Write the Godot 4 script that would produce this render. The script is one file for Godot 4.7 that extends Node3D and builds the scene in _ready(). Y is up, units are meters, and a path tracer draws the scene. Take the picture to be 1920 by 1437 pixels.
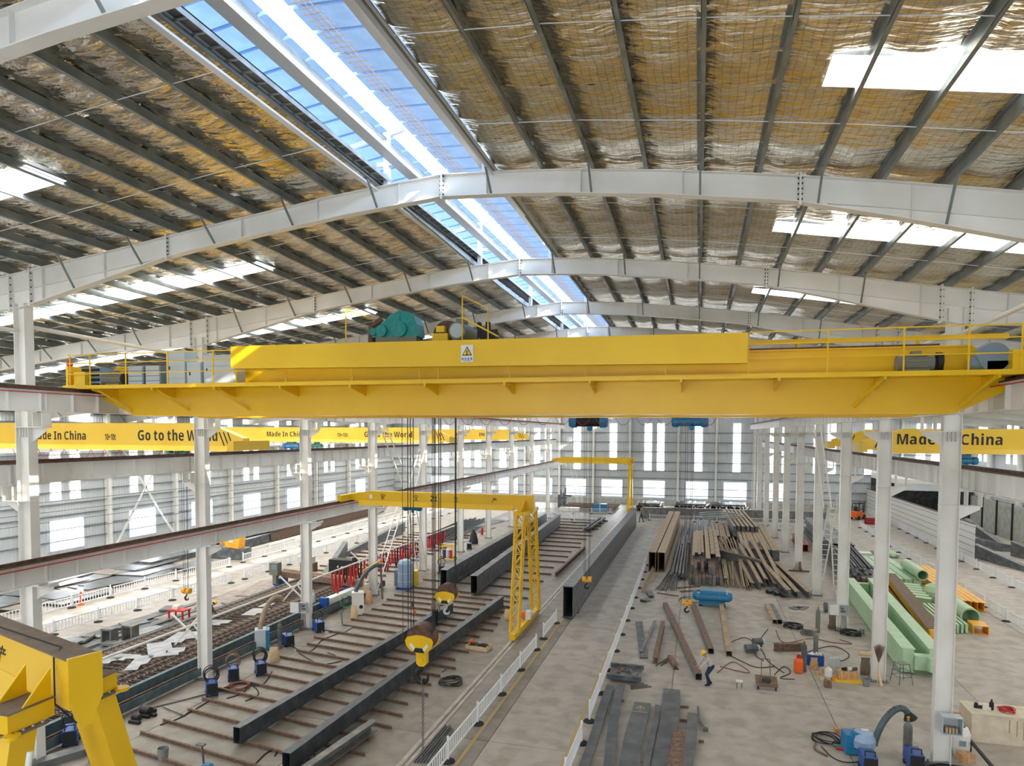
extends Node3D
# Steel fabrication hall: overhead cranes, box girders on trestle rails, barrier fences, stock piles.

const EYE := 11.7                      # camera height above the floor (m)
const YAW := 0.269
const PITCH := -0.0445
const ROLL := -0.0047
const FOC := 1268.46                   # focal length in pixels of a 1920 x 1437 frame
const CX := 960.0
const CY := 867.65
const XL := -22.28                     # column rows
const XR := 8.38
const WL := -53.0                      # side walls
const WR := 38.0
const ZF := 112.0                      # far wall
const ZB := -16.0                      # wall behind the camera
const FRAMES := [-7.5, 1.0, 8.8, 18.0, 26.5, 35.1, 43.6, 52.7, 62.0, 71.1, 80.6, 91.1, 101.7]
var M := {}
var names := {}
var rng := RandomNumberGenerator.new()
var cache := {}

# ---------------------------------------------------------------- camera rays
func _turn(a: float, b: float, c: float) -> Vector3:
	var cr := cos(ROLL); var sr := sin(ROLL)
	var a1 := cr * a + sr * b; var b1 := -sr * a + cr * b
	var cp := cos(PITCH); var sp := sin(PITCH)
	var c1 := cp * c - sp * b1; var b2 := sp * c + cp * b1
	var cw := cos(YAW); var sw := sin(YAW)
	return Vector3(cw * a1 - sw * c1, b2, -(sw * a1 + cw * c1))
func ray(u: float, v: float) -> Vector3:
	return _turn((u - CX) / FOC, (CY - v) / FOC, 1.0)
func g(u: float, v: float, h := 0.0) -> Vector3:      # point at height h (floor by default) under a pixel
	var d := ray(u, v)
	return Vector3(0, EYE, 0) + d * ((h - EYE) / d.y)
func pz(u: float, v: float, z: float) -> Vector3:     # point on the cross plane z metres ahead
	var d := ray(u, v)
	return Vector3(0, EYE, 0) + d * (z / -d.z)
func px(u: float, v: float, x: float) -> Vector3:     # point on the lengthwise plane at x
	var d := ray(u, v)
	return Vector3(0, EYE, 0) + d * (x / d.x)
func W(x: float, y: float, z: float) -> Vector3:      # z counted ahead of the camera
	return Vector3(x, y, -z)

# ---------------------------------------------------------------- mesh building
class MB:
	var v := PackedVector3Array()
	var n := PackedVector3Array()
	var uv := PackedVector2Array()
	var has_uv := false
	func tri(a: Vector3, b: Vector3, c: Vector3, na: Vector3, nb: Vector3, nc: Vector3) -> void:
		if (c - a).cross(b - a).dot(na + nb + nc) < 0.0:
			v.append(a); v.append(c); v.append(b); n.append(na); n.append(nc); n.append(nb)
		else:
			v.append(a); v.append(b); v.append(c); n.append(na); n.append(nb); n.append(nc)
	func flat(a: Vector3, b: Vector3, c: Vector3, out: Vector3) -> void:
		var nn := (c - a).cross(b - a).normalized()
		if nn.dot(out) < 0.0: nn = -nn
		tri(a, b, c, nn, nn, nn)
	func quad(a: Vector3, b: Vector3, c: Vector3, d: Vector3, out: Vector3) -> void:
		flat(a, b, c, out); flat(a, c, d, out)
	func hexa(p: Array) -> void:                          # 8 corners: bottom ring 0-3, top ring 4-7
		var m := Vector3.ZERO
		for q in p: m += q / 8.0
		for f in [[0, 1, 2, 3], [4, 5, 6, 7], [0, 1, 5, 4], [1, 2, 6, 5], [2, 3, 7, 6], [3, 0, 4, 7]]:
			var ce: Vector3 = (p[f[0]] + p[f[1]] + p[f[2]] + p[f[3]]) / 4.0
			quad(p[f[0]], p[f[1]], p[f[2]], p[f[3]], ce - m)
	func box(c: Vector3, s: Vector3, b := Basis()) -> void:
		var x := b.x * s.x / 2.0; var y := b.y * s.y / 2.0; var z := b.z * s.z / 2.0
		hexa([c - x - y - z, c + x - y - z, c + x - y + z, c - x - y + z, c - x + y - z, c + x + y - z, c + x + y + z, c - x + y + z])
	func bar(a: Vector3, b: Vector3, w: float, h: float, up := Vector3.UP) -> void:
		var f := (b - a)
		var l := f.length()
		if l < 1e-5: return
		f /= l
		if absf(f.dot(up)) > 0.99: up = Vector3.RIGHT if absf(f.x) < 0.9 else Vector3.BACK
		var r := f.cross(up).normalized()
		box((a + b) / 2.0, Vector3(w, h, l), Basis(r, r.cross(f).normalized(), -f))
	func ibeam(a: Vector3, b: Vector3, h: float, w: float, tf: float, tw: float, up := Vector3.UP) -> void:
		var f := (b - a).normalized()
		var r := f.cross(up).normalized()
		var u := r.cross(f).normalized()
		bar(a + u * (h - tf) / 2.0, b + u * (h - tf) / 2.0, w, tf, up)
		bar(a - u * (h - tf) / 2.0, b - u * (h - tf) / 2.0, w, tf, up)
		bar(a, b, tw, h - 2.0 * tf, up)
	func hollow(a: Vector3, b: Vector3, w: float, h: float, t: float, inset := 0.0) -> void:  # open box girder standing on a-b
		var f := (b - a).normalized()
		var r := f.cross(Vector3.UP).normalized() * (w / 2.0 - t / 2.0 - inset)
		var up := Vector3.UP
		bar(a + up * t / 2.0, b + up * t / 2.0, w, t); bar(a + up * (h - t / 2.0), b + up * (h - t / 2.0), w, t)
		bar(a + up * h / 2.0 + r, b + up * h / 2.0 + r, t, h - 2.0 * t); bar(a + up * h / 2.0 - r, b + up * h / 2.0 - r, t, h - 2.0 * t)
	func cyl(a: Vector3, b: Vector3, r0: float, r1 := -1.0, k := 10, caps := true) -> void:
		if r1 < 0.0: r1 = r0
		var f := (b - a).normalized()
		var s := f.cross(Vector3.UP if absf(f.y) < 0.9 else Vector3.RIGHT).normalized()
		var t := f.cross(s)
		for i in k:
			var a0 := TAU * i / k; var a1 := TAU * (i + 1) / k
			var d0 := s * cos(a0) + t * sin(a0); var d1 := s * cos(a1) + t * sin(a1)
			tri(a + d0 * r0, a + d1 * r0, b + d1 * r1, d0, d1, d1)
			tri(a + d0 * r0, b + d1 * r1, b + d0 * r1, d0, d1, d0)
			if caps:
				if r0 > 0.001: flat(a, a + d0 * r0, a + d1 * r0, -f)
				if r1 > 0.001: flat(b, b + d0 * r1, b + d1 * r1, f)
	func tube(p: Array, r: float, k := 6) -> void:
		for i in p.size() - 1:
			cyl(p[i], p[i + 1], r, r, k, i == 0 or i == p.size() - 2)
	func lathe(o: Vector3, ax: Vector3, prof: Array, k := 16) -> void:   # prof: [radius, height along ax]
		ax = ax.normalized()
		var s := ax.cross(Vector3.UP if absf(ax.y) < 0.9 else Vector3.RIGHT).normalized()
		var t := ax.cross(s)
		for j in prof.size() - 1:
			var r0: float = prof[j][0]; var h0: float = prof[j][1]; var r1: float = prof[j + 1][0]; var h1: float = prof[j + 1][1]
			var sl := Vector2(h1 - h0, r0 - r1).normalized()
			for i in k:
				var a0 := TAU * i / k; var a1 := TAU * (i + 1) / k
				var d0 := s * cos(a0) + t * sin(a0); var d1 := s * cos(a1) + t * sin(a1)
				var n0 := d0 * sl.x + ax * sl.y; var n1 := d1 * sl.x + ax * sl.y
				if r0 > 1e-4: tri(o + d0 * r0 + ax * h0, o + d1 * r0 + ax * h0, o + d1 * r1 + ax * h1, n0, n1, n1)
				if r1 > 1e-4: tri(o + d0 * r0 + ax * h0, o + d1 * r1 + ax * h1, o + d0 * r1 + ax * h1, n0, n1, n0)
	func ring(c: Vector3, ax: Vector3, R: float, r: float, k := 18, kk := 6, a0 := 0.0, a1 := TAU) -> void:
		ax = ax.normalized()
		var s := ax.cross(Vector3.UP if absf(ax.y) < 0.9 else Vector3.RIGHT).normalized()
		var t := ax.cross(s)
		var pts := []
		for i in k + 1:
			var a := a0 + (a1 - a0) * i / k
			pts.append(c + (s * cos(a) + t * sin(a)) * R)
		tube(pts, r, kk)
	func prism(poly: Array, o: Vector3, ex: Vector3, ey: Vector3, depth: float) -> void:   # outline in the ex-ey plane, thickness across it
		var w := ex.cross(ey).normalized()
		var pl := PackedVector2Array()
		for q in poly: pl.append(Vector2(q[0], q[1]))
		var m := Vector2.ZERO
		for q in pl: m += q / pl.size()
		var idx := Geometry2D.triangulate_polygon(pl)
		for sd in [-0.5, 0.5]:
			for i in range(0, idx.size(), 3):
				var q := []
				for j in 3: q.append(o + ex * pl[idx[i + j]].x + ey * pl[idx[i + j]].y + w * depth * sd)
				flat(q[0], q[1], q[2], w * sd)
		var cw := Geometry2D.is_polygon_clockwise(pl)
		for i in pl.size():
			var a := pl[i]; var b := pl[(i + 1) % pl.size()]
			var e := b - a
			var nn := Vector2(-e.y, e.x) if cw else Vector2(e.y, -e.x)
			var A := o + ex * a.x + ey * a.y; var B := o + ex * b.x + ey * b.y
			quad(A - w * depth / 2.0, B - w * depth / 2.0, B + w * depth / 2.0, A + w * depth / 2.0, ex * nn.x + ey * nn.y)
	func done(at := Vector3.ZERO) -> ArrayMesh:
		var vv := v
		if at != Vector3.ZERO:
			vv = PackedVector3Array()
			vv.resize(v.size())
			for i in v.size(): vv[i] = v[i] - at
		var ar := []
		ar.resize(Mesh.ARRAY_MAX)
		ar[Mesh.ARRAY_VERTEX] = vv
		ar[Mesh.ARRAY_NORMAL] = n
		if has_uv: ar[Mesh.ARRAY_TEX_UV] = uv
		var m := ArrayMesh.new()
		m.add_surface_from_arrays(Mesh.PRIMITIVE_TRIANGLES, ar)
		return m

# ---------------------------------------------------------------- nodes
func numbered(called: String) -> String:
	var k: int = names.get(called, 0)
	names[called] = k + 1
	return called if k == 0 else "%s_%03d" % [called, k]
func tag(o: Node, label: String, category: String, group := "", kind := "") -> Node:
	if label: o.set_meta("label", label)
	if category: o.set_meta("category", category)
	if group: o.set_meta("group", group)
	if kind: o.set_meta("kind", kind)
	return o
func thing(called: String, label: String, category: String, at := Vector3.ZERO, group := "", turn := 0.0) -> Node3D:
	var o := Node3D.new()
	o.name = numbered(called)
	add_child(o)
	o.position = at
	o.rotation.y = turn
	tag(o, label, category, group)
	return o
func struct(called: String, at := Vector3.ZERO, label := "", category := "") -> Node3D:
	var o := Node3D.new()
	o.name = numbered(called)
	add_child(o)
	o.position = at
	tag(o, label, category, "", "structure")
	return o
func part(parent: Node, called: String, mesh: Mesh, mat: Material, at := Vector3.ZERO, label := "") -> MeshInstance3D:
	var o := MeshInstance3D.new()
	o.name = called
	o.mesh = mesh
	o.material_override = mat
	o.position = at
	if label: o.set_meta("label", label)
	parent.add_child(o, true)
	return o
func solo(called: String, mb: MB, mat: Material, at: Vector3, label: String, category: String, group := "") -> MeshInstance3D:  # a thing of one mesh, drawn in world coordinates
	var o := MeshInstance3D.new()
	o.name = numbered(called)
	o.mesh = mb.done(at)
	o.material_override = mat
	add_child(o)
	o.position = at
	tag(o, label, category, group)
	return o
func copy(o: Node3D, base: String, at: Vector3, turn := 0.0, label := "", group := "") -> Node3D:
	var c: Node3D = o.duplicate()
	c.name = numbered(base)
	add_child(c)
	c.position = at
	c.rotation.y = turn
	if label: c.set_meta("label", label)
	if group: c.set_meta("group", group)
	return c
func ubox(s: Vector3) -> Mesh:
	var key := "b%.3f,%.3f,%.3f" % [s.x, s.y, s.z]
	if not cache.has(key):
		var mb := MB.new(); mb.box(Vector3.ZERO, s); cache[key] = mb.done()
	return cache[key]
func heading(a: Vector3, b: Vector3) -> float:        # turn about y that lays local -z along a -> b
	return atan2(-(b.x - a.x), -(b.z - a.z))

# ---------------------------------------------------------------- materials
func mat(c: Color, rough := 0.6, metal := 0.0) -> StandardMaterial3D:
	var m := StandardMaterial3D.new()
	m.albedo_color = c
	m.roughness = rough
	m.metallic = metal
	m.metallic_specular = 0.5
	return m
func noise_tex(a: Color, b: Color, freq: float, seed_ := 1, oct := 4, size := 256, c = null, normal := 0.0) -> NoiseTexture2D:
	var nz := FastNoiseLite.new()
	nz.seed = seed_
	nz.noise_type = FastNoiseLite.TYPE_SIMPLEX_SMOOTH
	nz.frequency = freq
	nz.fractal_octaves = oct
	var t := NoiseTexture2D.new()
	t.width = size
	t.height = size
	t.seamless = true
	t.noise = nz
	if normal > 0.0:
		t.as_normal_map = true
		t.bump_strength = normal
	else:
		var gr := Gradient.new()
		gr.set_color(0, a)
		gr.set_color(1, b)
		gr.set_offset(0, 0.25)
		gr.set_offset(1, 0.75)
		if c != null: gr.add_point(0.5, c)
		t.color_ramp = gr
	return t
func worn(a: Color, b: Color, rough: float, metal: float, scale: float, freq := 0.02, seed_ := 1, c = null, local := false) -> StandardMaterial3D:
	var m := mat(Color.WHITE, rough, metal)
	m.albedo_texture = noise_tex(a, b, freq, seed_, 5, 256, c)
	m.uv1_triplanar = true
	m.uv1_world_triplanar = not local
	m.uv1_scale = Vector3.ONE * scale
	return m
func glow(c: Color, e: float) -> StandardMaterial3D:
	var m := mat(Color(0.9, 0.9, 0.9), 0.5)
	m.emission_enabled = true
	m.emission = c
	m.emission_energy_multiplier = e
	return m
func c8(r: int, gg: int, b: int) -> Color:
	return Color(r / 255.0, gg / 255.0, b / 255.0)

func make_materials() -> void:
	M.white_steel = worn(c8(226, 225, 219), c8(236, 235, 231), 0.45, 0.0, 0.12, 0.012, 3)
	M.purlin = worn(c8(122, 132, 134), c8(146, 154, 154), 0.42, 0.55, 0.2, 0.02, 4)
	M.white_bright = mat(c8(228, 231, 236), 0.4)
	M.galv = worn(c8(150, 156, 158), c8(176, 180, 180), 0.4, 0.6, 0.3, 0.02, 5)
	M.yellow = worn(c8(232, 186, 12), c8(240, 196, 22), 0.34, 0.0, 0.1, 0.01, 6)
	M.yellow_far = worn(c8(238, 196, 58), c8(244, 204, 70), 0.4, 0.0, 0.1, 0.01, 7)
	M.rail = worn(c8(84, 62, 54), c8(112, 84, 72), 0.6, 0.3, 0.4, 0.03, 8)
	M.rust = worn(c8(106, 86, 74), c8(140, 114, 98), 0.75, 0.1, 0.6, 0.03, 9, c8(122, 100, 86))
	M.dark_steel = worn(c8(80, 86, 91), c8(116, 119, 120), 0.42, 0.2, 0.35, 0.012, 10, c8(94, 99, 103))
	M.grey_steel = worn(c8(104, 106, 106), c8(134, 134, 131), 0.45, 0.25, 0.35, 0.012, 11)
	M.tan_steel = worn(c8(158, 138, 112), c8(180, 160, 134), 0.6, 0.15, 0.4, 0.015, 12)
	M.black = mat(c8(28, 29, 31), 0.6)
	M.rubber = mat(c8(42, 42, 44), 0.75)
	M.rope = mat(c8(58, 58, 58), 0.5, 0.4)
	M.teal = worn(c8(10, 128, 126), c8(24, 146, 142), 0.4, 0.0, 0.8, 0.02, 13)
	M.blue = worn(c8(16, 70, 150), c8(28, 86, 168), 0.4, 0.0, 1.0, 0.02, 14)
	M.hoist_blue = worn(c8(24, 112, 160), c8(40, 132, 180), 0.4, 0.0, 1.0, 0.02, 15)
	M.red = mat(c8(196, 44, 44), 0.5)
	M.orange = mat(c8(236, 104, 36), 0.45)
	M.cabinet = mat(c8(184, 194, 198), 0.5)
	M.cabinet_blue = mat(c8(120, 142, 158), 0.5)
	M.motor = mat(c8(120, 122, 110), 0.5, 0.1)
	M.mint = worn(c8(172, 206, 168), c8(184, 216, 180), 0.45, 0.0, 0.3, 0.015, 16)
	M.amber = worn(c8(238, 168, 32), c8(246, 182, 48), 0.42, 0.0, 0.3, 0.015, 17)
	M.carton = worn(c8(190, 146, 104), c8(206, 164, 122), 0.85, 0.0, 0.8, 0.02, 18)
	M.wood = worn(c8(206, 180, 140), c8(224, 200, 162), 0.8, 0.0, 1.2, 0.03, 19)
	M.skin = mat(c8(196, 148, 118), 0.6)
	M.denim = mat(c8(34, 52, 76), 0.85)
	M.shirt = mat(c8(198, 194, 190), 0.85)
	M.tan_shirt = mat(c8(176, 158, 142), 0.85)
	M.dark_shirt = mat(c8(58, 64, 72), 0.85)
	M.helmet = mat(c8(244, 206, 30), 0.35)
	M.green = mat(c8(60, 150, 110), 0.5)
	M.fence = mat(c8(232, 236, 242), 0.5)
	M.panel_white = worn(c8(196, 202, 205), c8(206, 211, 213), 0.5, 0.0, 0.1, 0.01, 21)
	M.panel_grey = worn(c8(196, 204, 208), c8(208, 214, 217), 0.5, 0.1, 0.1, 0.01, 22)
	M.girt = mat(c8(112, 124, 132), 0.5, 0.3)
	M.skylight = glow(Color(1.0, 1.0, 0.99), 2.2)
	M.window = glow(Color(0.97, 0.985, 1.0), 1.6)
	M.window_low = glow(Color(0.86, 0.93, 1.0), 1.15)
	M.mullion = mat(c8(196, 204, 212), 0.5)
	M.ridge_sheet = worn(c8(146, 176, 210), c8(160, 188, 220), 0.45, 0.0, 0.3, 0.02, 23)
	M.ridge_sheet.backlight_enabled = true
	M.ridge_sheet.backlight = Color(0.06, 0.075, 0.1)
	M.black_text = mat(c8(44, 44, 40), 0.7)
	M.glass_wrap = mat(c8(170, 190, 214), 0.15)
	M.plastic_white = mat(c8(226, 226, 222), 0.4)
	for i in 6:                                        # 0-2 general floor, 3-5 work floor, darkened for dust and painted-in crane shade
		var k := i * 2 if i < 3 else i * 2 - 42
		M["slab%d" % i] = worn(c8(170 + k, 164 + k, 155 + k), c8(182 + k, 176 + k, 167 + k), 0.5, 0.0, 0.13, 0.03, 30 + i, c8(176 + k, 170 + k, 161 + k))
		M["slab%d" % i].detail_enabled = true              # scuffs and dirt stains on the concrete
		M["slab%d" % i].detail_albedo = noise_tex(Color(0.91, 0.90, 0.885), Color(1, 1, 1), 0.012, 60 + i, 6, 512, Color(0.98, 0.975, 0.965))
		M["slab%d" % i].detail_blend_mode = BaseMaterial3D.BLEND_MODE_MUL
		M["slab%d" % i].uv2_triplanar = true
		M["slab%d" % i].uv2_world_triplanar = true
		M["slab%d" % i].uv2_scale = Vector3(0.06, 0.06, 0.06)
	M.dust = worn(c8(112, 98, 84), c8(128, 112, 96), 0.8, 0.0, 0.5, 0.02, 24)
	M.line_yellow = worn(c8(198, 166, 96), c8(178, 160, 128), 0.7, 0.0, 0.3, 0.03, 25)
	M.navy_steel = worn(c8(60, 68, 76), c8(88, 94, 99), 0.4, 0.2, 0.35, 0.012, 70, c8(72, 80, 87))
	M.dark_plate = worn(c8(84, 88, 90), c8(106, 109, 110), 0.45, 0.2, 0.3, 0.012, 26)
	M.sheet_light = worn(c8(132, 134, 138), c8(160, 161, 164), 0.42, 0.3, 0.25, 0.02, 27)
	M.sheet_mid = worn(c8(138, 124, 114), c8(164, 152, 142), 0.45, 0.25, 0.25, 0.02, 28)
	M.table_steel = worn(c8(74, 92, 98), c8(94, 110, 114), 0.5, 0.2, 0.3, 0.02, 29)
	M.slag = worn(c8(40, 34, 30), c8(96, 84, 74), 0.9, 0.1, 0.8, 0.08, 36)
	M.slat_steel = worn(c8(40, 38, 38), c8(182, 168, 152), 0.7, 0.2, 0.35, 0.03, 37, c8(74, 70, 68))
	M.red_paint = worn(c8(150, 40, 44), c8(170, 52, 54), 0.5, 0.0, 0.4, 0.02, 38)
	M.panel_dull = worn(c8(164, 168, 162), c8(186, 188, 182), 0.6, 0.0, 0.2, 0.02, 39)
	M.chalk = mat(c8(206, 190, 110), 0.9)
	M.hose_red = mat(c8(132, 84, 74), 0.7)
	M.film = mat(c8(150, 176, 206), 0.25)
	M.carton_orange = mat(c8(214, 140, 84), 0.8)
	M.pale_tank = worn(c8(208, 196, 174), c8(222, 211, 190), 0.6, 0.0, 0.3, 0.02, 40)
	M.rust_pale = mat(c8(188, 160, 128), 0.8)
	M.person = mat(Color.WHITE, 0.8)
	M.person.vertex_color_use_as_albedo = true
	M.joint = mat(c8(96, 92, 86), 0.9)
	# crumpled foil facing of the roof insulation
	M.foil = mat(c8(238, 235, 229), 0.2, 0.95)
	M.foil.albedo_texture = noise_tex(c8(214, 210, 203), c8(255, 253, 248), 0.012, 41, 4)
	M.foil.normal_enabled = true
	M.foil.normal_texture = noise_tex(Color.BLACK, Color.WHITE, 0.02, 42, 5, 256, null, 9.0)
	M.foil.normal_scale = 0.6
	M.foil.uv1_triplanar = true
	M.foil.uv1_world_triplanar = true
	M.foil.uv1_scale = Vector3(0.22, 0.5, 0.6)
	# the same foil behind support wire: thin crossing wires are part of its surface
	var im := Image.create(512, 512, false, Image.FORMAT_RGB8)
	var nz := FastNoiseLite.new()
	nz.seed = 44
	nz.frequency = 0.02
	for y in 512:
		for x in 512:
			var k := 0.93 + 0.10 * nz.get_noise_2d(x, y)
			var wire := (x + int(1.5 * sin(y * 0.025))) % 16 < 1 or (y + int(4.0 * sin(x * 0.05))) % 64 < 3
			if wire: k *= 0.7
			im.set_pixel(x, y, Color(minf(k, 1.0), minf(k * 0.985, 1.0), minf(k * 0.95, 1.0)))
	M.foil_wire = M.foil.duplicate()
	M.foil_wire.albedo_texture = ImageTexture.create_from_image(im)
	M.foil_wire.albedo_color = c8(242, 237, 226)
	M.foil_wire.roughness = 0.26
	M.foil_wire.uv1_scale = Vector3(0.2, 0.5, 0.8)

func _ready() -> void:
	rng.seed = 7
	# camera
	var cam := Camera3D.new()
	cam.name = "camera"
	add_child(cam)
	cam.transform = Transform3D(Basis(_turn(1, 0, 0), _turn(0, 1, 0), -_turn(0, 0, 1)), Vector3(0, EYE, 0))
	cam.projection = Camera3D.PROJECTION_FRUSTUM
	cam.near = 0.1
	cam.far = 400.0
	cam.size = cam.near * 1437.0 / FOC
	cam.frustum_offset = Vector2(0.0, cam.near * (CY - 718.5) / FOC)
	cam.current = true
	# sky
	var env := Environment.new()
	env.background_mode = Environment.BG_SKY
	var sky := Sky.new()
	var sm := ProceduralSkyMaterial.new()
	sm.sky_top_color = c8(178, 203, 233)
	sm.sky_horizon_color = c8(222, 232, 243)
	sm.ground_horizon_color = c8(200, 204, 204)
	sm.ground_bottom_color = c8(150, 148, 142)
	sm.sky_energy_multiplier = 3.2
	sm.ground_energy_multiplier = 1.6
	sky.sky_material = sm
	env.sky = sky
	env.tonemap_mode = Environment.TONE_MAPPER_LINEAR
	env.tonemap_exposure = 1.08
	env.sdfgi_enabled = true
	env.ssao_enabled = true
	env.ssil_enabled = true
	var we := WorldEnvironment.new()
	we.name = "environment"
	we.environment = env
	add_child(we)
	# low sun that reaches in through the ridge vent
	var sun := DirectionalLight3D.new()
	sun.name = "sun"
	sun.light_color = Color(1.0, 0.96, 0.88)
	sun.light_energy = 6.0
	sun.light_angular_distance = 0.6
	sun.shadow_enabled = true
	add_child(sun)
	sun.look_at_from_position(Vector3.ZERO, Vector3(-0.84, -0.5, -0.2), Vector3.UP)
	make_materials()
	build_shell()
	build_frames()
	build_runways()
	build_main_crane()
	build_more()

# ---------------------------------------------------------------- room shell
const PROF := [[-53.4, 13.2], [-40.0, 14.75], [-30.9, 15.85], [-22.4, 16.85], [-18.2, 17.37], [-15.6, 17.72], [-13.0, 18.06], [-10.0, 18.42], [-7.0, 18.68], [-4.2, 18.55], [-1.0, 18.22], [1.8, 17.84], [4.3, 17.45], [6.7, 17.02], [9.5, 16.55], [14.0, 15.9], [24.0, 14.7], [38.4, 13.2]]
func roof_y(x: float, z: float) -> float:             # underside of purlins, top of rafters
	var y := 0.0
	for i in PROF.size() - 1:
		if x <= PROF[i + 1][0] or i == PROF.size() - 2:
			y = lerpf(PROF[i][1], PROF[i + 1][1], (x - PROF[i][0]) / (PROF[i + 1][0] - PROF[i][0]))
			break
	return y + lerpf(0.22, -0.16, smoothstep(14.0, 33.0, z))
const RIDGE_A := -8.95
const RIDGE_B := -5.55
func purlin_xs() -> Array:
	var xs := []
	var x := RIDGE_B
	while x < WR: xs.append(x); x += 1.37
	x = RIDGE_A
	while x > WL: xs.append(x); x -= 1.37
	return xs
const SKY_R := 2.1
const SKY_L := -15.7
func sky_mid(i: int) -> float:                        # centre line of the translucent strip in bay i
	return (FRAMES[i] + (FRAMES[i + 1] if i + 1 < FRAMES.size() else ZF)) / 2.0

func build_shell() -> void:
	# floor: concrete bays with sawn joints
	var fl := struct("floor")
	part(fl, "floor_base", ubox(Vector3(WR - WL + 2.0, 0.4, ZF - ZB + 2.0)), M.joint, W((WL + WR) / 2.0, -0.235, (ZF + ZB) / 2.0))
	var sx := 6.5; var sz := 8.0
	var slab := ubox(Vector3(sx - 0.025, 0.2, sz - 0.025))
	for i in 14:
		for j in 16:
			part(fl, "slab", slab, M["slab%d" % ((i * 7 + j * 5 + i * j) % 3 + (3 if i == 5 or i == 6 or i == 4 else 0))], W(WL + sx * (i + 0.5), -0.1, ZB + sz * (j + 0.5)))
	# roof: insulation blankets laid from ridge to eaves, purlins, translucent strips
	var ce := struct("ceiling")
	var nz := FastNoiseLite.new(); nz.seed = 5; nz.frequency = 0.55
	var xs := purlin_xs(); xs.sort()
	for i in FRAMES.size():
		var z0: float = FRAMES[i]; var z1: float = FRAMES[i + 1] if i + 1 < FRAMES.size() else ZF
		if i == 0: z0 = ZB
		var mid := sky_mid(i)
		for side in [-1, 1]:
			var cuts := [z0]
			var k := int(round((mid - 0.55 - z0) / 1.2)); k = maxi(k, 1)
			for q in range(1, k + 1): cuts.append(lerpf(z0, mid - 0.55, float(q) / k))
			cuts.append(mid + 0.55)
			k = maxi(int(round((z1 - mid - 0.55) / 1.2)), 1)
			for q in range(1, k + 1): cuts.append(lerpf(mid + 0.55, z1, float(q) / k))
			for c in cuts.size() - 1:
				var za: float = cuts[c]; var zb: float = cuts[c + 1]
				var strip := absf((za + zb) / 2.0 - mid) < 0.3
				var x0: float; var x1: float
				if side > 0: x0 = RIDGE_B; x1 = SKY_R if strip else WR + 0.3
				else: x0 = SKY_L if strip else WL - 0.3; x1 = RIDGE_A
				foil(ce, x0, x1, za, zb, nz, (4 if i < 6 else 2), M.foil_wire if side > 0 else M.foil)
			# translucent strip with its light
			var xa := SKY_R if side > 0 else WL - 0.3
			var xb := WR + 0.3 if side > 0 else SKY_L
			var mb := MB.new()
			var steps := 10
			for q in steps:
				var p := lerpf(xa, xb, float(q) / steps); var r := lerpf(xa, xb, float(q + 1) / steps)
				mb.quad(W(p, roof_y(p, mid) + 0.15, mid - 0.55), W(r, roof_y(r, mid) + 0.15, mid - 0.55), W(r, roof_y(r, mid) + 0.15, mid + 0.55), W(p, roof_y(p, mid) + 0.15, mid + 0.55), Vector3.DOWN)
			part(ce, "skylight_panel", mb.done(), M.skylight, Vector3.ZERO, "white translucent roof strip letting daylight in")
			for q in 2:
				var p := lerpf(xa, xb, q / 2.0); var r := lerpf(xa, xb, (q + 1) / 2.0)
				sheet_light("skylight_light", W(p, roof_y(p, mid) + 0.12, mid), W(r, roof_y(r, mid) + 0.12, mid), 1.1, Color(1.0, 0.99, 0.97), SKY_E)
	# outer sheeting over the foil keeps the sky out
	for side in [-1, 1]:
		var mb := MB.new()
		for i in 24:
			var a := lerpf(RIDGE_B - 0.05 if side > 0 else RIDGE_A + 0.05, WR + 0.5 if side > 0 else WL - 0.5, i / 24.0)
			var b := lerpf(RIDGE_B - 0.05 if side > 0 else RIDGE_A + 0.05, WR + 0.5 if side > 0 else WL - 0.5, (i + 1) / 24.0)
			for zz in [[ZB - 0.3, 14.0], [14.0, 24.0], [24.0, 33.0], [33.0, ZF + 0.3]]:
				mb.quad(W(a, roof_y(a, zz[0]) + 0.45, zz[0]), W(b, roof_y(b, zz[0]) + 0.45, zz[0]), W(b, roof_y(b, zz[1]) + 0.45, zz[1]), W(a, roof_y(a, zz[1]) + 0.45, zz[1]), Vector3.UP)
		part(ce, "roof_sheet", mb.done(), M.galv)
	for x in xs:
		var mb := MB.new()
		var pts := [ZB, 9.5, 14.0, 18.0, 22.0, 26.5, 30.0, 33.0, 60.0, ZF]
		for q in pts.size() - 1:
			var a := W(x, roof_y(x, pts[q]), pts[q]); var b := W(x, roof_y(x, pts[q + 1]), pts[q + 1])
			mb.bar(a + Vector3(0, 0.125, 0), b + Vector3(0, 0.125, 0), 0.012, 0.25)
			mb.bar(a + Vector3(0.035, 0.006, 0), b + Vector3(0.035, 0.006, 0), 0.08, 0.012)
			mb.bar(a + Vector3(-0.035, 0.244, 0), b + Vector3(-0.035, 0.244, 0), 0.08, 0.012)
			mb.bar(a + Vector3(0.075, 0.016, 0), b + Vector3(0.075, 0.016, 0), 0.01, 0.03)
		part(ce, "purlin", mb.done(), M.purlin)
	for i in FRAMES.size() - 5:                       # sag rods tying the purlins
		for f in [0.3, 0.7]:
			var z: float = lerpf(FRAMES[i], FRAMES[i + 1], f)
			if z < 8.0: continue
			for side in [-1, 1]:
				var pts := []
				for q in 16:
					var x := lerpf(RIDGE_B, WR, q / 15.0) if side > 0 else lerpf(RIDGE_A, WL, q / 15.0)
					pts.append(W(x, roof_y(x, z) + 0.06, z))
				var mb := MB.new(); mb.tube(pts, 0.011, 4)
				part(ce, "sag_rod", mb.done(), M.white_bright)
	build_ridge(ce)
	build_walls()

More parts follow.
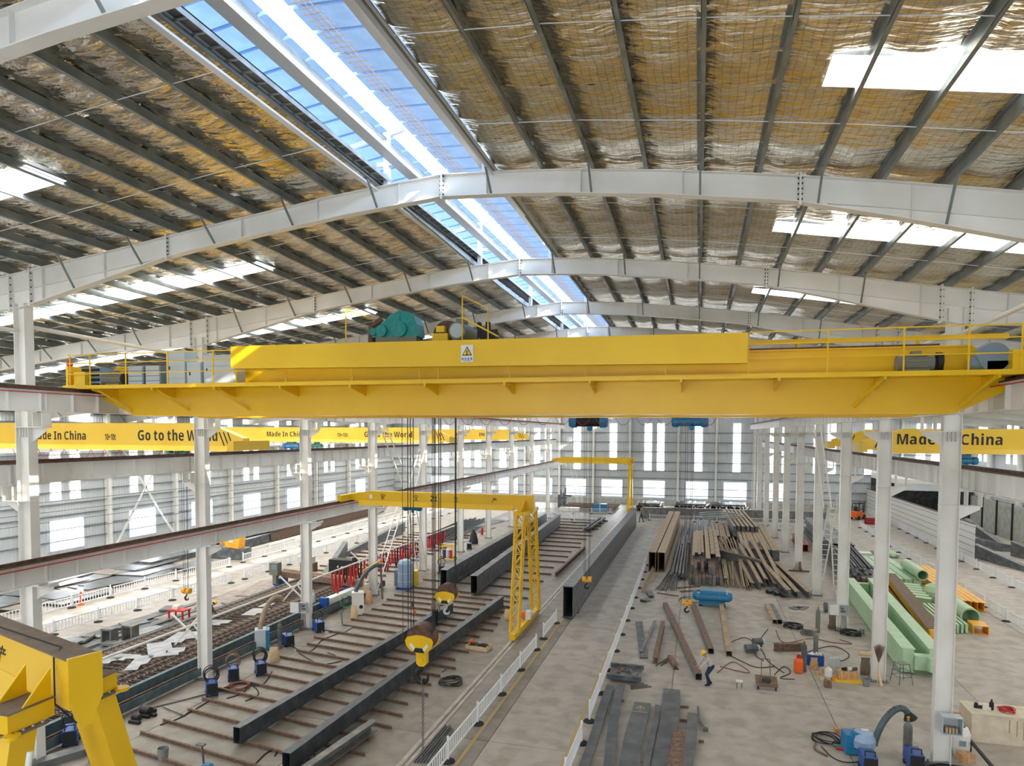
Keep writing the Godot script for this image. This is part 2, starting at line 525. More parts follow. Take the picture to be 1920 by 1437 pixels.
const SKY_E := 5.0
func sheet_light(called: String, a: Vector3, b: Vector3, w: float, col: Color, e: float) -> void:   # downward area light along a - b
	var l := AreaLight3D.new()
	l.name = numbered(called)
	l.area_size = Vector2(a.distance_to(b), w)
	l.area_normalize_energy = false
	l.light_energy = e
	l.light_color = col
	l.shadow_enabled = true
	l.area_range = 150.0
	l.area_attenuation = 2.0
	add_child(l)
	var x := (b - a).normalized()
	var z := x.cross(Vector3(0, 0, -1)).normalized()
	if z.y < 0: z = -z
	l.transform = Transform3D(Basis(x, z.cross(x), z), (a + b) / 2.0)
func face_light(called: String, at: Vector3, to: Vector3, w: float, h: float, e: float) -> void:     # area light looking along to
	var l := AreaLight3D.new()
	l.name = numbered(called)
	l.area_size = Vector2(w, h)
	l.area_normalize_energy = false
	l.light_energy = e
	l.light_color = Color(0.94, 0.97, 1.0)
	l.shadow_enabled = true
	l.area_range = 150.0
	l.area_attenuation = 2.0
	add_child(l)
	var z := -to.normalized()
	l.transform = Transform3D(Basis(Vector3.UP.cross(z), Vector3.UP, z), at)

func foil(ce: Node3D, x0: float, x1: float, za: float, zb: float, nz: FastNoiseLite, per: int, m: Material) -> void:
	# one blanket: sags between purlins, pinched under its stapled seams
	var nx := int(ceil((x1 - x0) / 1.37)) * per
	var nzz := 4 if per > 2 else 2
	var P := []
	for i in nx + 1:
		var row := []
		var x := lerpf(x0, x1, float(i) / nx)
		var ph := fposmod((x - RIDGE_B) if x > -7.0 else (RIDGE_A - x), 1.37) / 1.37
		var sag := 0.10 * sin(PI * ph)
		for j in nzz + 1:
			var z := lerpf(za, zb, float(j) / nzz)
			var e := 1.0 if j > 0 and j < nzz else 0.25
			row.append(W(x, roof_y(x, z) + 0.30 - sag * (0.6 + 0.4 * e) + 0.05 * e * nz.get_noise_2d(x * 3.0, z * 3.0) - 0.07 * (1.0 - e), z))
		P.append(row)
	var mb := MB.new()
	var N := []
	for i in nx + 1:
		var row := []
		for j in nzz + 1:
			var a: Vector3 = P[mini(i + 1, nx)][j] - P[maxi(i - 1, 0)][j]
			var b: Vector3 = P[i][mini(j + 1, nzz)] - P[i][maxi(j - 1, 0)]
			var nn := a.cross(b).normalized()
			row.append(nn if nn.y < 0 else -nn)
		N.append(row)
	for i in nx:
		for j in nzz:
			mb.tri(P[i][j], P[i + 1][j], P[i + 1][j + 1], N[i][j], N[i + 1][j], N[i + 1][j + 1])
			mb.tri(P[i][j], P[i + 1][j + 1], P[i][j + 1], N[i][j], N[i + 1][j + 1], N[i][j + 1])
	part(ce, "foil_blanket", mb.done(), m)

func ridge_run(ce: Node3D, called: String, x: float, y: float, w: float, h: float, m: Material) -> void:
	var b := MB.new(); b.bar(W(x, y, ZB), W(x, y, ZF), w, h); part(ce, called, b.done(), m)

func build_ridge(ce: Node3D) -> void:
	# raised ridge vent: open sides, ribbed sheets above, trays and pipes running along it
	var y0 := 18.95
	var zs := ZB; var ze := ZF
	for s in [[-11.2, 20.2, -8.95, 20.52], [-8.35, 20.52, -4.7, 20.35]]:
		var mb := MB.new()
		var z := zs
		while z < ze:
			mb.quad(W(s[0], s[1], z), W(s[2], s[3], z), W(s[2], s[3], z + 0.78), W(s[0], s[1], z + 0.78), Vector3.DOWN)
			mb.quad(W(s[0], s[1], z + 0.78), W(s[2], s[3], z + 0.78), W(s[2], s[3] + 0.16, z + 0.80), W(s[0], s[1] + 0.16, z + 0.80), Vector3.DOWN)
			mb.quad(W(s[0], s[1] + 0.16, z + 0.80), W(s[2], s[3] + 0.16, z + 0.80), W(s[2], s[3] + 0.16, z + 0.88), W(s[0], s[1] + 0.16, z + 0.88), Vector3.DOWN); mb.quad(W(s[0], s[1] + 0.16, z + 0.88), W(s[2], s[3] + 0.16, z + 0.88), W(s[2], s[3], z + 0.9), W(s[0], s[1], z + 0.9), Vector3.DOWN)
			z += 0.9
		part(ce, "ridge_vent_sheet", mb.done(), M.ridge_sheet)
	ridge_run(ce, "ridge_skylight", -8.65, 20.55, 0.66, 0.05, M.skylight)
	ridge_run(ce, "ridge_beam", -8.35, 19.3, 0.34, 0.06, M.white_bright)
	ridge_run(ce, "ridge_beam", -8.35, 19.42, 0.03, 0.22, M.white_bright)
	ridge_run(ce, "ridge_beam", -6.05, 19.35, 0.30, 0.06, M.white_bright)
	ridge_run(ce, "edge_angle", RIDGE_A - 0.1, 18.62, 0.16, 0.05, M.white_bright)
	ridge_run(ce, "edge_angle", RIDGE_B + 0.02, 18.85, 0.05, 0.30, M.white_bright)
	ridge_run(ce, "ridge_pipe", -9.0, 20.0, 0.09, 0.09, M.galv)
	ridge_run(ce, "ridge_pipe", -8.84, 20.0, 0.09, 0.09, M.white_bright)
	ridge_run(ce, "ridge_pipe", -8.7, 20.0, 0.06, 0.06, M.galv)
	# ladder cable tray
	var tr := MB.new()
	for x in [-8.92, -8.62]: tr.bar(W(x, 18.86, 0), W(x, 18.86, ze), 0.02, 0.1)
	part(ce, "cable_tray_side", tr.done(), M.galv)
	var rb := MB.new()
	var z := 6.0
	while z < ze:
		rb.bar(W(-8.92, 18.82, z), W(-8.62, 18.82, z), 0.05, 0.03); z += 0.45
	part(ce, "cable_tray_rungs", rb.done(), M.galv).set_meta("kind", "stuff")
	ridge_run(ce, "tray_cables", -8.77, 18.87, 0.22, 0.04, M.grey_steel)
	# bird mesh ladder on the other slope
	var lm := MB.new()
	for x in [-7.6, -7.47, -7.34]: lm.bar(W(x, 19.95, 4), W(x, 19.95, ze), 0.012, 0.012)
	z = 4.0
	while z < 70.0:
		lm.bar(W(-7.7, 19.95, z), W(-7.24, 19.95, z), 0.02, 0.014); z += 0.2
	part(ce, "vent_grille", lm.done(), mat(c8(206, 176, 158), 0.6)).set_meta("kind", "stuff")
	for f in FRAMES:                                   # posts and cross arms that carry the vent
		for s in [[RIDGE_A + 0.25, -1], [RIDGE_B - 0.2, 1]]:
			var b := MB.new()
			var yy := roof_y(s[0], f)
			b.bar(W(s[0], yy, f), W(s[0], 20.2, f), 0.16, 0.16)
			b.bar(W(s[0] + s[1] * 1.2, 19.9, f), W(s[0] - s[1] * 0.5, 20.25, f), 0.1, 0.12)
			b.bar(W(s[0] - 0.3, yy + 0.62, f), W(s[0] + 0.3, yy + 0.62, f), 0.1, 0.12)
			part(ce, "vent_post", b.done(), M.white_bright)

func ribbed(a: Vector3, b: Vector3, y0: float, y1: float, out: Vector3, to_roof := false) -> MB:
	# profiled wall sheet from a to b: a trapezoid rib every 0.30 m
	var mb := MB.new()
	var l := a.distance_to(b)
	var k := int(l / 0.30)
	for i in k:
		var q := []
		for f in [0.0, 0.72, 0.8, 0.92, 1.0]:
			q.append(a.lerp(b, (i + f) / k))
		q[2] += out * 0.03; q[3] += out * 0.03
		for j in 4:
			mb.quad(Vector3(q[j].x, y0, q[j].z), Vector3(q[j + 1].x, y0, q[j + 1].z), Vector3(q[j + 1].x, (roof_y(q[j + 1].x, -q[j + 1].z) + 0.42 if to_roof else y1), q[j + 1].z), Vector3(q[j].x, (roof_y(q[j].x, -q[j].z) + 0.42 if to_roof else y1), q[j].z), out)
	return mb

func window_unit(called: String, lab: String, at: Vector3, w: float, h: float, face: Vector3, big: bool) -> void:
	# glazed unit on a wall; at is the middle of its sill, face points into the hall
	var o := struct(called, at, lab, "window")
	var side := Vector3.UP.cross(face)
	var b := Basis(side, Vector3.UP, face)
	var mb := MB.new()
	if big:
		var hl := h * 0.42
		mb.box(Vector3(0, (h + hl) / 2.0, 0), Vector3(w, h - hl, 0.03), b)
		part(o, "pane", mb.done(), M.window)
		var lo := MB.new(); lo.box(Vector3(0, hl / 2.0, 0), Vector3(w, hl, 0.03), b)
		part(o, "pane", lo.done(), M.window_low)
		var fr := MB.new()
		for f in [-0.5, 0.0, 0.5]: fr.box(side * w * f * 0.5 + Vector3(0, hl / 2.0, 0) + face * 0.02, Vector3(0.03, hl, 0.03), b)
		fr.box(Vector3(0, hl, 0) + face * 0.02, Vector3(w, 0.035, 0.03), b)
		for f in [-0.5, 0.5]: fr.box(side * w * f + Vector3(0, h / 2.0, 0) + face * 0.03, Vector3(0.09, h + 0.1, 0.08), b)
		fr.box(face * 0.03, Vector3(w, 0.08, 0.08), b)
		fr.box(Vector3(0, h, 0) + face * 0.03, Vector3(w, 0.08, 0.08), b)
		part(o, "window_frame", fr.done(), M.mullion)
	else:
		mb.box(Vector3(0, h / 2.0, 0), Vector3(w, h, 0.03), b)
		part(o, "pane", mb.done(), M.window)

func build_walls() -> void:
	# left wall
	var wl := struct("wall_left")
	part(wl, "sheeting", ribbed(W(WL, 0, ZB), W(WL, 0, ZF), 0.9, 0, Vector3.RIGHT, true).done(), M.panel_white)
	var pl := MB.new(); pl.box(W(WL - 0.1, 0.45, (ZB + ZF) / 2.0), Vector3(0.3, 0.9, ZF - ZB)); part(wl, "plinth", pl.done(), M.panel_dull)
	for y in [2.15, 3.15, 4.35, 5.35, 6.4, 7.3, 8.3, 9.6, 11.2, 12.4]:
		var gm := MB.new(); gm.bar(W(WL + 0.1, y, ZB), W(WL + 0.1, y, ZF), 0.16, 0.05); part(wl, "girt", gm.done(), M.girt)
	var wz := [33.7, 42.0, 50.3, 58.6, 67.3, 76.3, 85.5, 95.0, 104.0]
	for z in wz:
		var cm := MB.new(); cm.ibeam(W(WL + 0.35, 0, z), W(WL + 0.35, 13.4, z), 0.5, 0.32, 0.02, 0.015, Vector3.RIGHT); part(wl, "wall_post", cm.done(), M.white_steel)
		if z < 100.0:
			var m: float = z + 4.2
			window_unit("window_1", "wide daylight window low in the long ribbed side wall", W(WL + 0.08, 1.35, m), 3.4, 2.65, Vector3.RIGHT, true)
			face_light("window_light", W(WL + 0.3, 2.7, m), Vector3.RIGHT, 3.3, 2.6, WIN_E)
			for dz in [-0.95, 0.95]:
				for yy in [[12.55, 0.72], [9.1, 1.45], [5.7, 2.05]]:
					window_unit("window_2", "narrow daylight strip high in the long ribbed side wall", W(WL + 0.08, yy[0], m + dz), 0.95, yy[1], Vector3.RIGHT, false)
	# far wall
	var wf := struct("wall_back")
	part(wf, "sheeting", ribbed(W(WL, 0, ZF), W(WR, 0, ZF), 0.9, 0, Vector3.BACK, true).done(), M.panel_grey)
	var pf := MB.new(); pf.box(W((WL + WR) / 2.0, 0.45, ZF + 0.1), Vector3(WR - WL, 0.9, 0.3)); part(wf, "plinth", pf.done(), M.panel_dull)
	for y in [1.6, 2.75, 4.35, 5.55, 6.95, 8.65, 10.2, 11.75]:
		var gm := MB.new(); gm.bar(W(WL, y, ZF - 0.1), W(WR, y, ZF - 0.1), 0.16, 0.09); part(wf, "girt", gm.done(), M.girt)
	for x in [-47.0, -40.5, -34.5, -28.5, -22.5, -16.77, -10.79, -3.13, 2.71, 8.47, 15.0, 22.0, 29.0]:
		var cm := MB.new(); cm.ibeam(W(x, 0, ZF - 0.3), W(x, minf(14.5, roof_y(x, ZF)), ZF - 0.3), 0.45, 0.3, 0.02, 0.015, Vector3.BACK); part(wf, "wall_post", cm.done(), M.white_steel)
	for x in [-44.0, -38.0, -31.5, -25.5, -19.7, -13.7, -6.9, -0.15, 5.65, 12.0, 18.5, 25.5, 32.5]:
		if x < 14.0:
			window_unit("window_3", "wide daylight window low in the ribbed gable wall", W(x, 1.2, ZF - 0.08), 3.5, 2.8, Vector3.BACK, true)
			if absf(x + 10) < 20: face_light("window_light", W(x, 2.6, ZF - 0.3), Vector3.BACK, 3.4, 2.7, WIN_E)
		for dx in ([-1.0, 1.0] if absf(x + 6.9) < 0.1 or x < -22 or x > 8 else [0.15]):
			window_unit("window_4", "tall narrow daylight strip in the ribbed gable wall", W(x + dx, 5.55, ZF - 0.08), 1.15, 7.7, Vector3.BACK, false)
	# right wall and the wall behind the camera
	var wr := struct("wall_right")
	part(wr, "sheeting", ribbed(W(WR, 0, ZB), W(WR, 0, ZF), 0.0, 0, Vector3.LEFT, true).done(), M.panel_white)
	for y in [3.0, 6.0, 9.0, 11.5]:
		var gm := MB.new(); gm.bar(W(WR - 0.1, y, ZB), W(WR - 0.1, y, ZF), 0.16, 0.05); part(wr, "girt", gm.done(), M.girt)
	for z in [18.0, 35.0, 52.0, 60.6, 69.0, 78.0, 86.5, 95.0, 104.0]:
		var cm := MB.new(); cm.cyl(W(WR - 0.5, 0, z), W(WR - 0.5, 13.3, z), 0.35, 0.35, 12); part(wr, "wall_post", cm.done(), M.white_steel)
		for dz in [2.6, 4.6]:
			for yy in [[11.9, 1.0], [8.0, 1.6]]:
				window_unit("window_5", "narrow daylight strip high in the wall behind the sheet-metal shed", W(WR - 0.08, yy[0], z + dz), 0.95, yy[1], Vector3.LEFT, false)
	var wb := struct("wall_front")
	part(wb, "sheeting", ribbed(W(WL, 0, ZB), W(WR, 0, ZB), 0.0, 0, Vector3.FORWARD, true).done(), M.panel_white)
	for x in [-38.0, -25.5, -13.7, -6.9, -0.15, 12.0, 25.5]:  # unseen windows with lights, added so daylight from behind brightens the crane front
		window_unit("window_6", "wide unseen window in the gable wall behind, added to light the crane", W(x, 1.2, ZB + 0.08), 3.5, 2.8, Vector3.FORWARD, true)
		window_unit("window_7", "tall unseen window strip in the gable wall behind, added to light the crane", W(x, 5.55, ZB + 0.08), 2.3, 7.7, Vector3.FORWARD, false)
		face_light("window_light", W(x, 9.4, ZB + 0.3), Vector3.FORWARD, 2.3, 7.6, WIN_E)
const WIN_E := 3.6

# ---------------------------------------------------------------- portal frames and columns
func raft_depth(x: float) -> float:
	var d := 0.62
	for c in [XL, XR]:
		var t := absf(x - c)
		if t < 6.2: d = maxf(d, lerpf(1.2, 0.62, t / 6.2))
	return d

func build_frames() -> void:
	for fi in FRAMES.size():
		var z: float = FRAMES[fi]
		var o := struct("portal_frame", W(XL, 0, z), "white steel roof frame with haunched rafters under the foil roof", "roof frame")
		var at := W(XL, 0, z)
		var xs := []
		var x := WL
		while x < WR - 0.3: xs.append(x); x += 1.3
		for q in [-7.0, XL, XR, WR, -16.25, 2.27]: xs.append(q)
		xs.sort()
		var top := MB.new(); var web := MB.new(); var bot := MB.new(); var midf := MB.new()
		for i in xs.size() - 1:
			var a: float = xs[i]; var b: float = xs[i + 1]
			if b - a < 0.01: continue
			var ya := roof_y(a, z); var yb := roof_y(b, z); var da := raft_depth(a); var db := raft_depth(b)
			top.bar(W(a, ya - 0.012, z), W(b, yb - 0.012, z), 0.28, 0.024)
			bot.bar(W(a, ya - da + 0.012, z), W(b, yb - db + 0.012, z), 0.28, 0.024)
			web.hexa([W(a, ya - da, z - 0.008), W(b, yb - db, z - 0.008), W(b, yb - db, z + 0.008), W(a, ya - da, z + 0.008), W(a, ya, z - 0.008), W(b, yb, z - 0.008), W(b, yb, z + 0.008), W(a, ya, z + 0.008)])
			if da > 0.7 or db > 0.7: midf.bar(W(a, ya - 0.6, z), W(b, yb - 0.6, z), 0.16, 0.02)
		part(o, "top_flange", top.done(at), M.white_steel); part(o, "web", web.done(at), M.white_steel); part(o, "bottom_flange", bot.done(at), M.white_steel); part(o, "mid_flange", midf.done(at), M.white_steel)
		for sx in [-16.25, -7.0, 2.27, XL - 0.45, XL + 0.45, XR - 0.45, XR + 0.45]:
			var d := raft_depth(sx)
			var y := roof_y(sx, z)
			var mb := MB.new()
			mb.box(W(sx, y - d / 2.0, z), Vector3(0.05, d + 0.14, 0.3))
			part(o, "splice_plate", mb.done(at), M.white_steel)
			if fi >= 2 and fi < 8:
				var bl := MB.new()
				for k in 5:
					for q in [-0.1, 0.1]: bl.cyl(W(sx - 0.06, y - d * (k + 0.5) / 5.0, z + q), W(sx + 0.06, y - d * (k + 0.5) / 5.0, z + q), 0.022, 0.022, 6)
				part(o, "bolts", bl.done(at), M.black)
		for k in range(-11, 11):                       # web stiffeners
			var sx := -7.0 + k * 2.6 + 1.3
			if absf(sx + 16.25) < 0.5 or absf(sx - 2.27) < 0.5: continue
			var mb := MB.new(); var d := raft_depth(sx)
			mb.box(W(sx, roof_y(sx, z) - d / 2.0, z), Vector3(0.012, d - 0.03, 0.22)); part(o, "stiffener", mb.done(at), M.white_steel)
		if fi >= 2 and fi < 9:
			var pxs := purlin_xs()
			for k in pxs.size():                        # fly braces from the lower flange up to every second purlin
				if k % 2 == 1 or absf(pxs[k] - XL) < 1.5 or absf(pxs[k] - XR) < 1.5: continue
				var q: float = pxs[k]
				var mb := MB.new(); mb.bar(W(q, roof_y(q, z) - raft_depth(q) + 0.03, z - 0.14), W(q, roof_y(q, z) + 0.02, z - 0.75), 0.05, 0.05); part(o, "fly_brace", mb.done(at), M.purlin)
	# columns: one prototype for each row
	var proto := {}
	for fi in FRAMES.size():
		var z: float = FRAMES[fi]
		for s in [1, -1]:
			var x: float = XR if s > 0 else XL
			var lab := "tall white steel column beside the girders laid on trestle rails" if s < 0 else "tall white steel column between the main hall and the road bay"
			if not proto.has(s):
				proto[s] = make_column(s, lab)
				proto[s].position = W(x, 0, z)
			else:
				var c: Node3D = proto[s].duplicate(); c.name = numbered("column"); add_child(c); c.position = W(x, 0, z)
	for s in [XL, XR]:                                # pipes between neighbouring columns under the roof
		for fi in range(2, 8):
			var st := struct("trim_1")
			var mb := MB.new(); mb.cyl(W(s, 15.25, FRAMES[fi] + 0.2), W(s, 15.05, FRAMES[fi + 1] - 0.2), 0.075, 0.075, 8); part(st, "strut_pipe", mb.done(), M.white_steel)

func make_column(s: int, lab: String) -> Node3D:
	# s: +1 row XR (main crane corbel towards -x), -1 row XL
	var o := struct("column", Vector3.ZERO, lab, "column")
	var mb := MB.new()
	mb.ibeam(Vector3(0, 0.03, 0), Vector3(0, 12.35, 0), 0.56, 0.34, 0.02, 0.014, Vector3.RIGHT)
	part(o, "shaft", mb.done(), M.white_steel)
	var up := MB.new(); up.ibeam(Vector3(0, 12.35, 0), Vector3(0, 16.0, 0), 0.48, 0.34, 0.02, 0.014, Vector3.RIGHT)
	part(o, "upper_shaft", up.done(), M.white_steel)
	var bp := MB.new(); bp.box(Vector3(0, 0.02, 0), Vector3(0.8, 0.04, 0.55))
	for q in [-1, 1]:
		for r in [-1, 1]: bp.cyl(Vector3(q * 0.33, 0.04, r * 0.2), Vector3(q * 0.33, 0.14, r * 0.2), 0.025, 0.025, 6)
	part(o, "base_plate", bp.done(), M.grey_steel)
	var corbel := func(dir: float, y: float, reach: float, h: float) -> void:
		var c := MB.new()
		c.box(Vector3(dir * (0.28 + reach / 2.0), y, 0), Vector3(reach, 0.025, 0.4))
		c.prism([[0.28, -0.02], [0.28 + reach, -0.02], [0.28 + reach, -0.12], [0.28, -0.5]], Vector3(0, y, 0), Vector3(dir, 0, 0), Vector3.UP, 0.02)
		c.box(Vector3(dir * (0.28 + reach * 0.35), y + h / 2.0, 0), Vector3(0.02, h, 0.36)); c.box(Vector3(dir * (0.28 + reach), y + h / 2.0, 0), Vector3(0.02, h, 0.36))
		c.box(Vector3(0, y, 0), Vector3(0.6, 0.02, 0.35))
		part(o, "corbel", c.done(), M.white_steel)
	corbel.call(-s, 11.8, 0.62, 0.5)
	corbel.call(s, 9.25, 0.66, 0.5)
	if s < 0: corbel.call(1.0, 6.35, 0.75, 0.12)
	var st := MB.new()
	for k in 3: st.box(Vector3(-0.12 + 0.12 * k, 11.62, 0.0), Vector3(0.014, 0.34, 0.3))
	part(o, "stiffener", st.done(), M.white_steel)
	var cd := MB.new(); cd.cyl(Vector3(0.33 * s, 0.4, -0.1), Vector3(0.33 * s, 8.4, -0.1), 0.03, 0.03, 6)
	part(o, "conduit", cd.done(), M.plastic_white)
	return o

func runway(called: String, lab: String, x: float, y_top: float, h: float, w: float, stiff: bool) -> void:
	for fi in range(1, FRAMES.size()):
		var z0: float = FRAMES[fi]; var z1: float = FRAMES[fi + 1] if fi + 1 < FRAMES.size() else ZF - 0.6
		var o := struct(called, W(x, y_top - h, z0), lab, "crane rail")
		var at := W(x, y_top - h, z0)
		var mb := MB.new(); mb.ibeam(W(x, y_top - h / 2.0, z0 + 0.01), W(x, y_top - h / 2.0, z1 - 0.01), h, w, 0.025, 0.015)
		part(o, "beam", mb.done(at), M.white_steel)
		var rl := MB.new()
		rl.bar(W(x, y_top + 0.02, z0), W(x, y_top + 0.02, z1), 0.34, 0.04); rl.bar(W(x, y_top + 0.09, z0), W(x, y_top + 0.09, z1), 0.06, 0.12)
		part(o, "rail", rl.done(at), M.rail)
		if stiff and fi < 9:
			var k := int((z1 - z0) / 1.05)
			for i in k + 1:
				var s := MB.new(); s.box(W(x, y_top - h / 2.0, z0 + 0.1 + i * (z1 - z0 - 0.2) / k), Vector3(w * 0.9, h - 0.06, 0.012)); part(o, "stiffener", s.done(at), M.white_steel)

func build_runways() -> void:
	runway("trim_2", "white crane runway beam with dark rail under the big crane", -21.6, 13.05, 0.72, 0.3, true)
	runway("trim_3", "white crane runway beam of the road bay side", 7.7, 13.05, 0.72, 0.3, true)
	runway("trim_4", "white runway beam carrying the cranes of the plate bay", -23.05, 10.5, 0.72, 0.3, true)
	runway("trim_5", "white runway beam carrying the crane of the road bay", 9.1, 10.48, 0.72, 0.3, true)
	runway("trim_6", "low white runway beam with a red cable for the half gantry cranes", -21.55, 7.22, 0.72, 0.26, true)
	runway("trim_7", "runway beam fixed along the long side wall", WL + 0.95, 10.5, 0.6, 0.3, false)
	runway("trim_8", "runway beam fixed along the road bay wall", WR - 1.1, 10.45, 0.6, 0.3, false)
	var mb := MB.new()                                # red conductor line along the low runway
	mb.tube([W(-21.37, 7.1, 4.0), W(-21.37, 7.1, 108.0)], 0.022, 6)
	part(struct("trim_9"), "conductor_line", mb.done(), M.red)
	for x in [-21.2, 7.35]:
		var r := MB.new(); r.tube([W(x, 12.95, 4.0), W(x, 12.95, 108.0)], 0.018, 6)
		part(struct("trim_9"), "conductor_line", r.done(), M.red)

# ---------------------------------------------------------------- the big crane
func build_main_crane() -> void:
	var at := W(-7.0, 12.25, 20.9)
	var o := thing("overhead_crane", "huge yellow double girder bridge crane spanning the main hall", "bridge crane", at)
	var zg := 20.9
	for zz in [zg, zg + 3.4]:                         # main girders: boxes with sloped ends
		var mb := MB.new()
		mb.prism([[-21.9, 13.0], [-20.2, 12.27], [6.55, 12.27], [7.95, 12.95], [7.95, 13.75], [6.9, 14.02], [-21.0, 14.02], [-21.9, 13.75]], W(0, 0, zz), Vector3.RIGHT, Vector3.UP, 0.8)
		part(o, "girder", mb.done(at), M.yellow)
		var fl := MB.new(); fl.box(W(-6.85, 12.26, zz), Vector3(26.6, 0.03, 0.95)); fl.box(W(-7.0, 14.04, zz), Vector3(27.8, 0.04, 0.95))
		part(o, "flange", fl.done(at), M.yellow)
		var rl := MB.new(); rl.box(W(-7.0, 14.11, zz), Vector3(26.5, 0.1, 0.09)); part(o, "trolley_rail", rl.done(at), M.rail)
	for x in [-21.6, 7.7]:                            # end carriages with wheels
		var mb := MB.new(); mb.box(W(x, 13.5, zg + 1.7), Vector3(0.5, 0.62, 6.2)); part(o, "end_carriage", mb.done(at), M.yellow)
		for zz in [zg - 0.9, zg + 4.3]:
			var wm := MB.new(); wm.cyl(W(x - 0.08, 13.42, zz), W(x + 0.08, 13.42, zz), 0.28, 0.28, 16); part(o, "wheel", wm.done(at), M.black)
	# raised box beam in front, with its brackets
	var ub := MB.new(); ub.prism([[-14.76, 13.74], [1.2, 13.56], [1.2, 14.36], [-12.9, 14.46], [-14.76, 14.46]], W(0, 0, 19.1), Vector3.RIGHT, Vector3.UP, 0.3)
	part(o, "upper_box_beam", ub.done(at), M.yellow)
	for i in 9:
		var b := MB.new(); b.box(W(-14.2 + i * 1.85, 13.86, 19.85), Vector3(0.06, 0.12, 1.3)); part(o, "beam_bracket", b.done(at), M.yellow)
	# walkway
	var pf := MB.new(); pf.box(W(-7.0, 13.24, 19.95), Vector3(30.4, 0.05, 1.12)); part(o, "walkway_plate", pf.done(at), M.yellow)
	var ed := MB.new(); ed.box(W(-7.0, 13.25, 19.38), Vector3(30.4, 0.13, 0.03)); part(o, "walkway_edge", ed.done(at), M.yellow)
	for i in 12:                                      # gusset brackets below the walkway
		var x := -20.9 + i * 2.55
		var big := i < 3 or i > 9
		var b := MB.new()
		b.prism([[0, 0], [1.05, 0], [1.05, -0.1], [0.0, -0.32]], W(x, 13.21, 20.49), Vector3(0, 0, 1), Vector3.UP, 0.03)
		b.box(W(x, 13.16, 19.95), Vector3(0.06, 0.08, 1.1))
		if big: b.bar(W(x, 13.15, 19.6), W(x + (0.6 if i < 5 else -0.5), 12.45, 20.48), 0.06, 0.06)
		part(o, "bracket", b.done(at), M.yellow)
	var rail_post := func(x: float, y1: float) -> void:
		var b := MB.new(); b.bar(W(x, 13.27, 19.4), W(x, y1, 19.4), 0.035, 0.035); part(o, "railing_post", b.done(at), M.yellow)
	for x in [-21.9, -21.0, -19.43, -17.65, -15.8]: rail_post.call(x, 14.4)
	for x in [-14.9, -13.0, -10.6, -8.31, -7.69, -5.43, -3.17, -0.92]: rail_post.call(x, 13.95)
	for x in [1.26, 3.22, 5.01, 6.46, 7.6]: rail_post.call(x, 14.42)
	for r in [[-22.0, -15.1, 14.4], [-22.0, -15.1, 14.1], [-22.0, -15.1, 13.72], [-15.1, 1.26, 13.7], [-15.1, 1.26, 13.94], [1.26, 7.9, 14.42], [1.26, 7.9, 14.1], [1.26, 7.9, 13.72]]:
		var b := MB.new(); b.bar(W(r[0], r[2], 19.4), W(r[1], r[2], 19.4), 0.03, 0.03); part(o, "railing", b.done(at), M.yellow)
	# rail of the far walkway
	var fr := MB.new(); fr.bar(W(1.2, 14.5, 22.3), W(8.4, 14.5, 22.3), 0.05, 0.14); part(o, "railing", fr.done(at), M.yellow)
	for x in [2.9, 6.1]:
		var b := MB.new(); b.bar(W(x, 14.0, 22.3), W(x, 14.6, 22.3), 0.09, 0.09); part(o, "railing_post", b.done(at), M.yellow)
	# electrical cabinets at one end
	for c in [[-21.75, -20.85, 13.98, M.cabinet_blue, 1], [-19.66, -18.98, 14.0, M.cabinet, 4], [-18.9, -18.25, 14.0, M.cabinet, 4], [-18.0, -17.2, 14.5, M.cabinet, 0], [-17.15, -16.55, 14.08, M.cabinet, 0], [-16.45, -15.2, 14.3, M.cabinet, 0]]:
		var w: float = c[1] - c[0]; var h: float = c[2] - 13.27
		var mb := MB.new(); mb.box(W((c[0] + c[1]) / 2.0, 13.27 + h / 2.0, 20.0), Vector3(w, h, 0.55))
		var cab := part(o, "cabinet", mb.done(at), c[3] if c[4] == 0 else M.cabinet_blue, Vector3.ZERO, "grey electrical cabinet on the walkway")
		if c[4] > 0:
			for k in 4:
				var d := MB.new()
				if c[4] == 4: d.box(W((c[0] + c[1]) / 2.0, 13.27 + h * (k + 0.5) / 4.0, 19.715), Vector3(w - 0.08, h / 4.0 - 0.03, 0.03))
				else: d.cyl(W(c[0] + 0.08, 13.27 + h * (k + 0.5) / 4.0, 19.71), W(c[1] - 0.08, 13.27 + h * (k + 0.5) / 4.0, 19.71), 0.05, 0.05, 8)
				part(cab, "resistor_tray", d.done(at), M.cabinet if c[4] == 4 else M.black)
		else:
			var d := MB.new(); d.box(W((c[0] + c[1]) / 2.0 + 0.04, 13.27 + h / 2.0, 19.71), Vector3(w - 0.1, h - 0.08, 0.03)); part(cab, "door", d.done(at), M.cabinet)
			var hd := MB.new(); hd.box(W(c[0] + 0.16, 13.27 + h / 2.0, 19.68), Vector3(0.03, 0.12, 0.03)); part(cab, "handle", hd.done(at), M.black)
	# travel drives
	for x in [-20.3, 5.45]:
		var mb := MB.new()
		mb.cyl(W(x - 0.5, 13.55, 19.85), W(x + 0.35, 13.55, 19.85), 0.21, 0.21, 16); mb.box(W(x - 0.05, 13.33, 19.85), Vector3(0.6, 0.12, 0.3)); mb.box(W(x - 0.05, 13.8, 19.85), Vector3(0.22, 0.12, 0.2))
		for k in 12: mb.box(W(x - 0.05, 13.55, 19.85) + Vector3(0, cos(k * TAU / 12), sin(k * TAU / 12)) * 0.22, Vector3(0.5, 0.02, 0.02))
		part(o, "travel_motor", mb.done(at), M.motor)
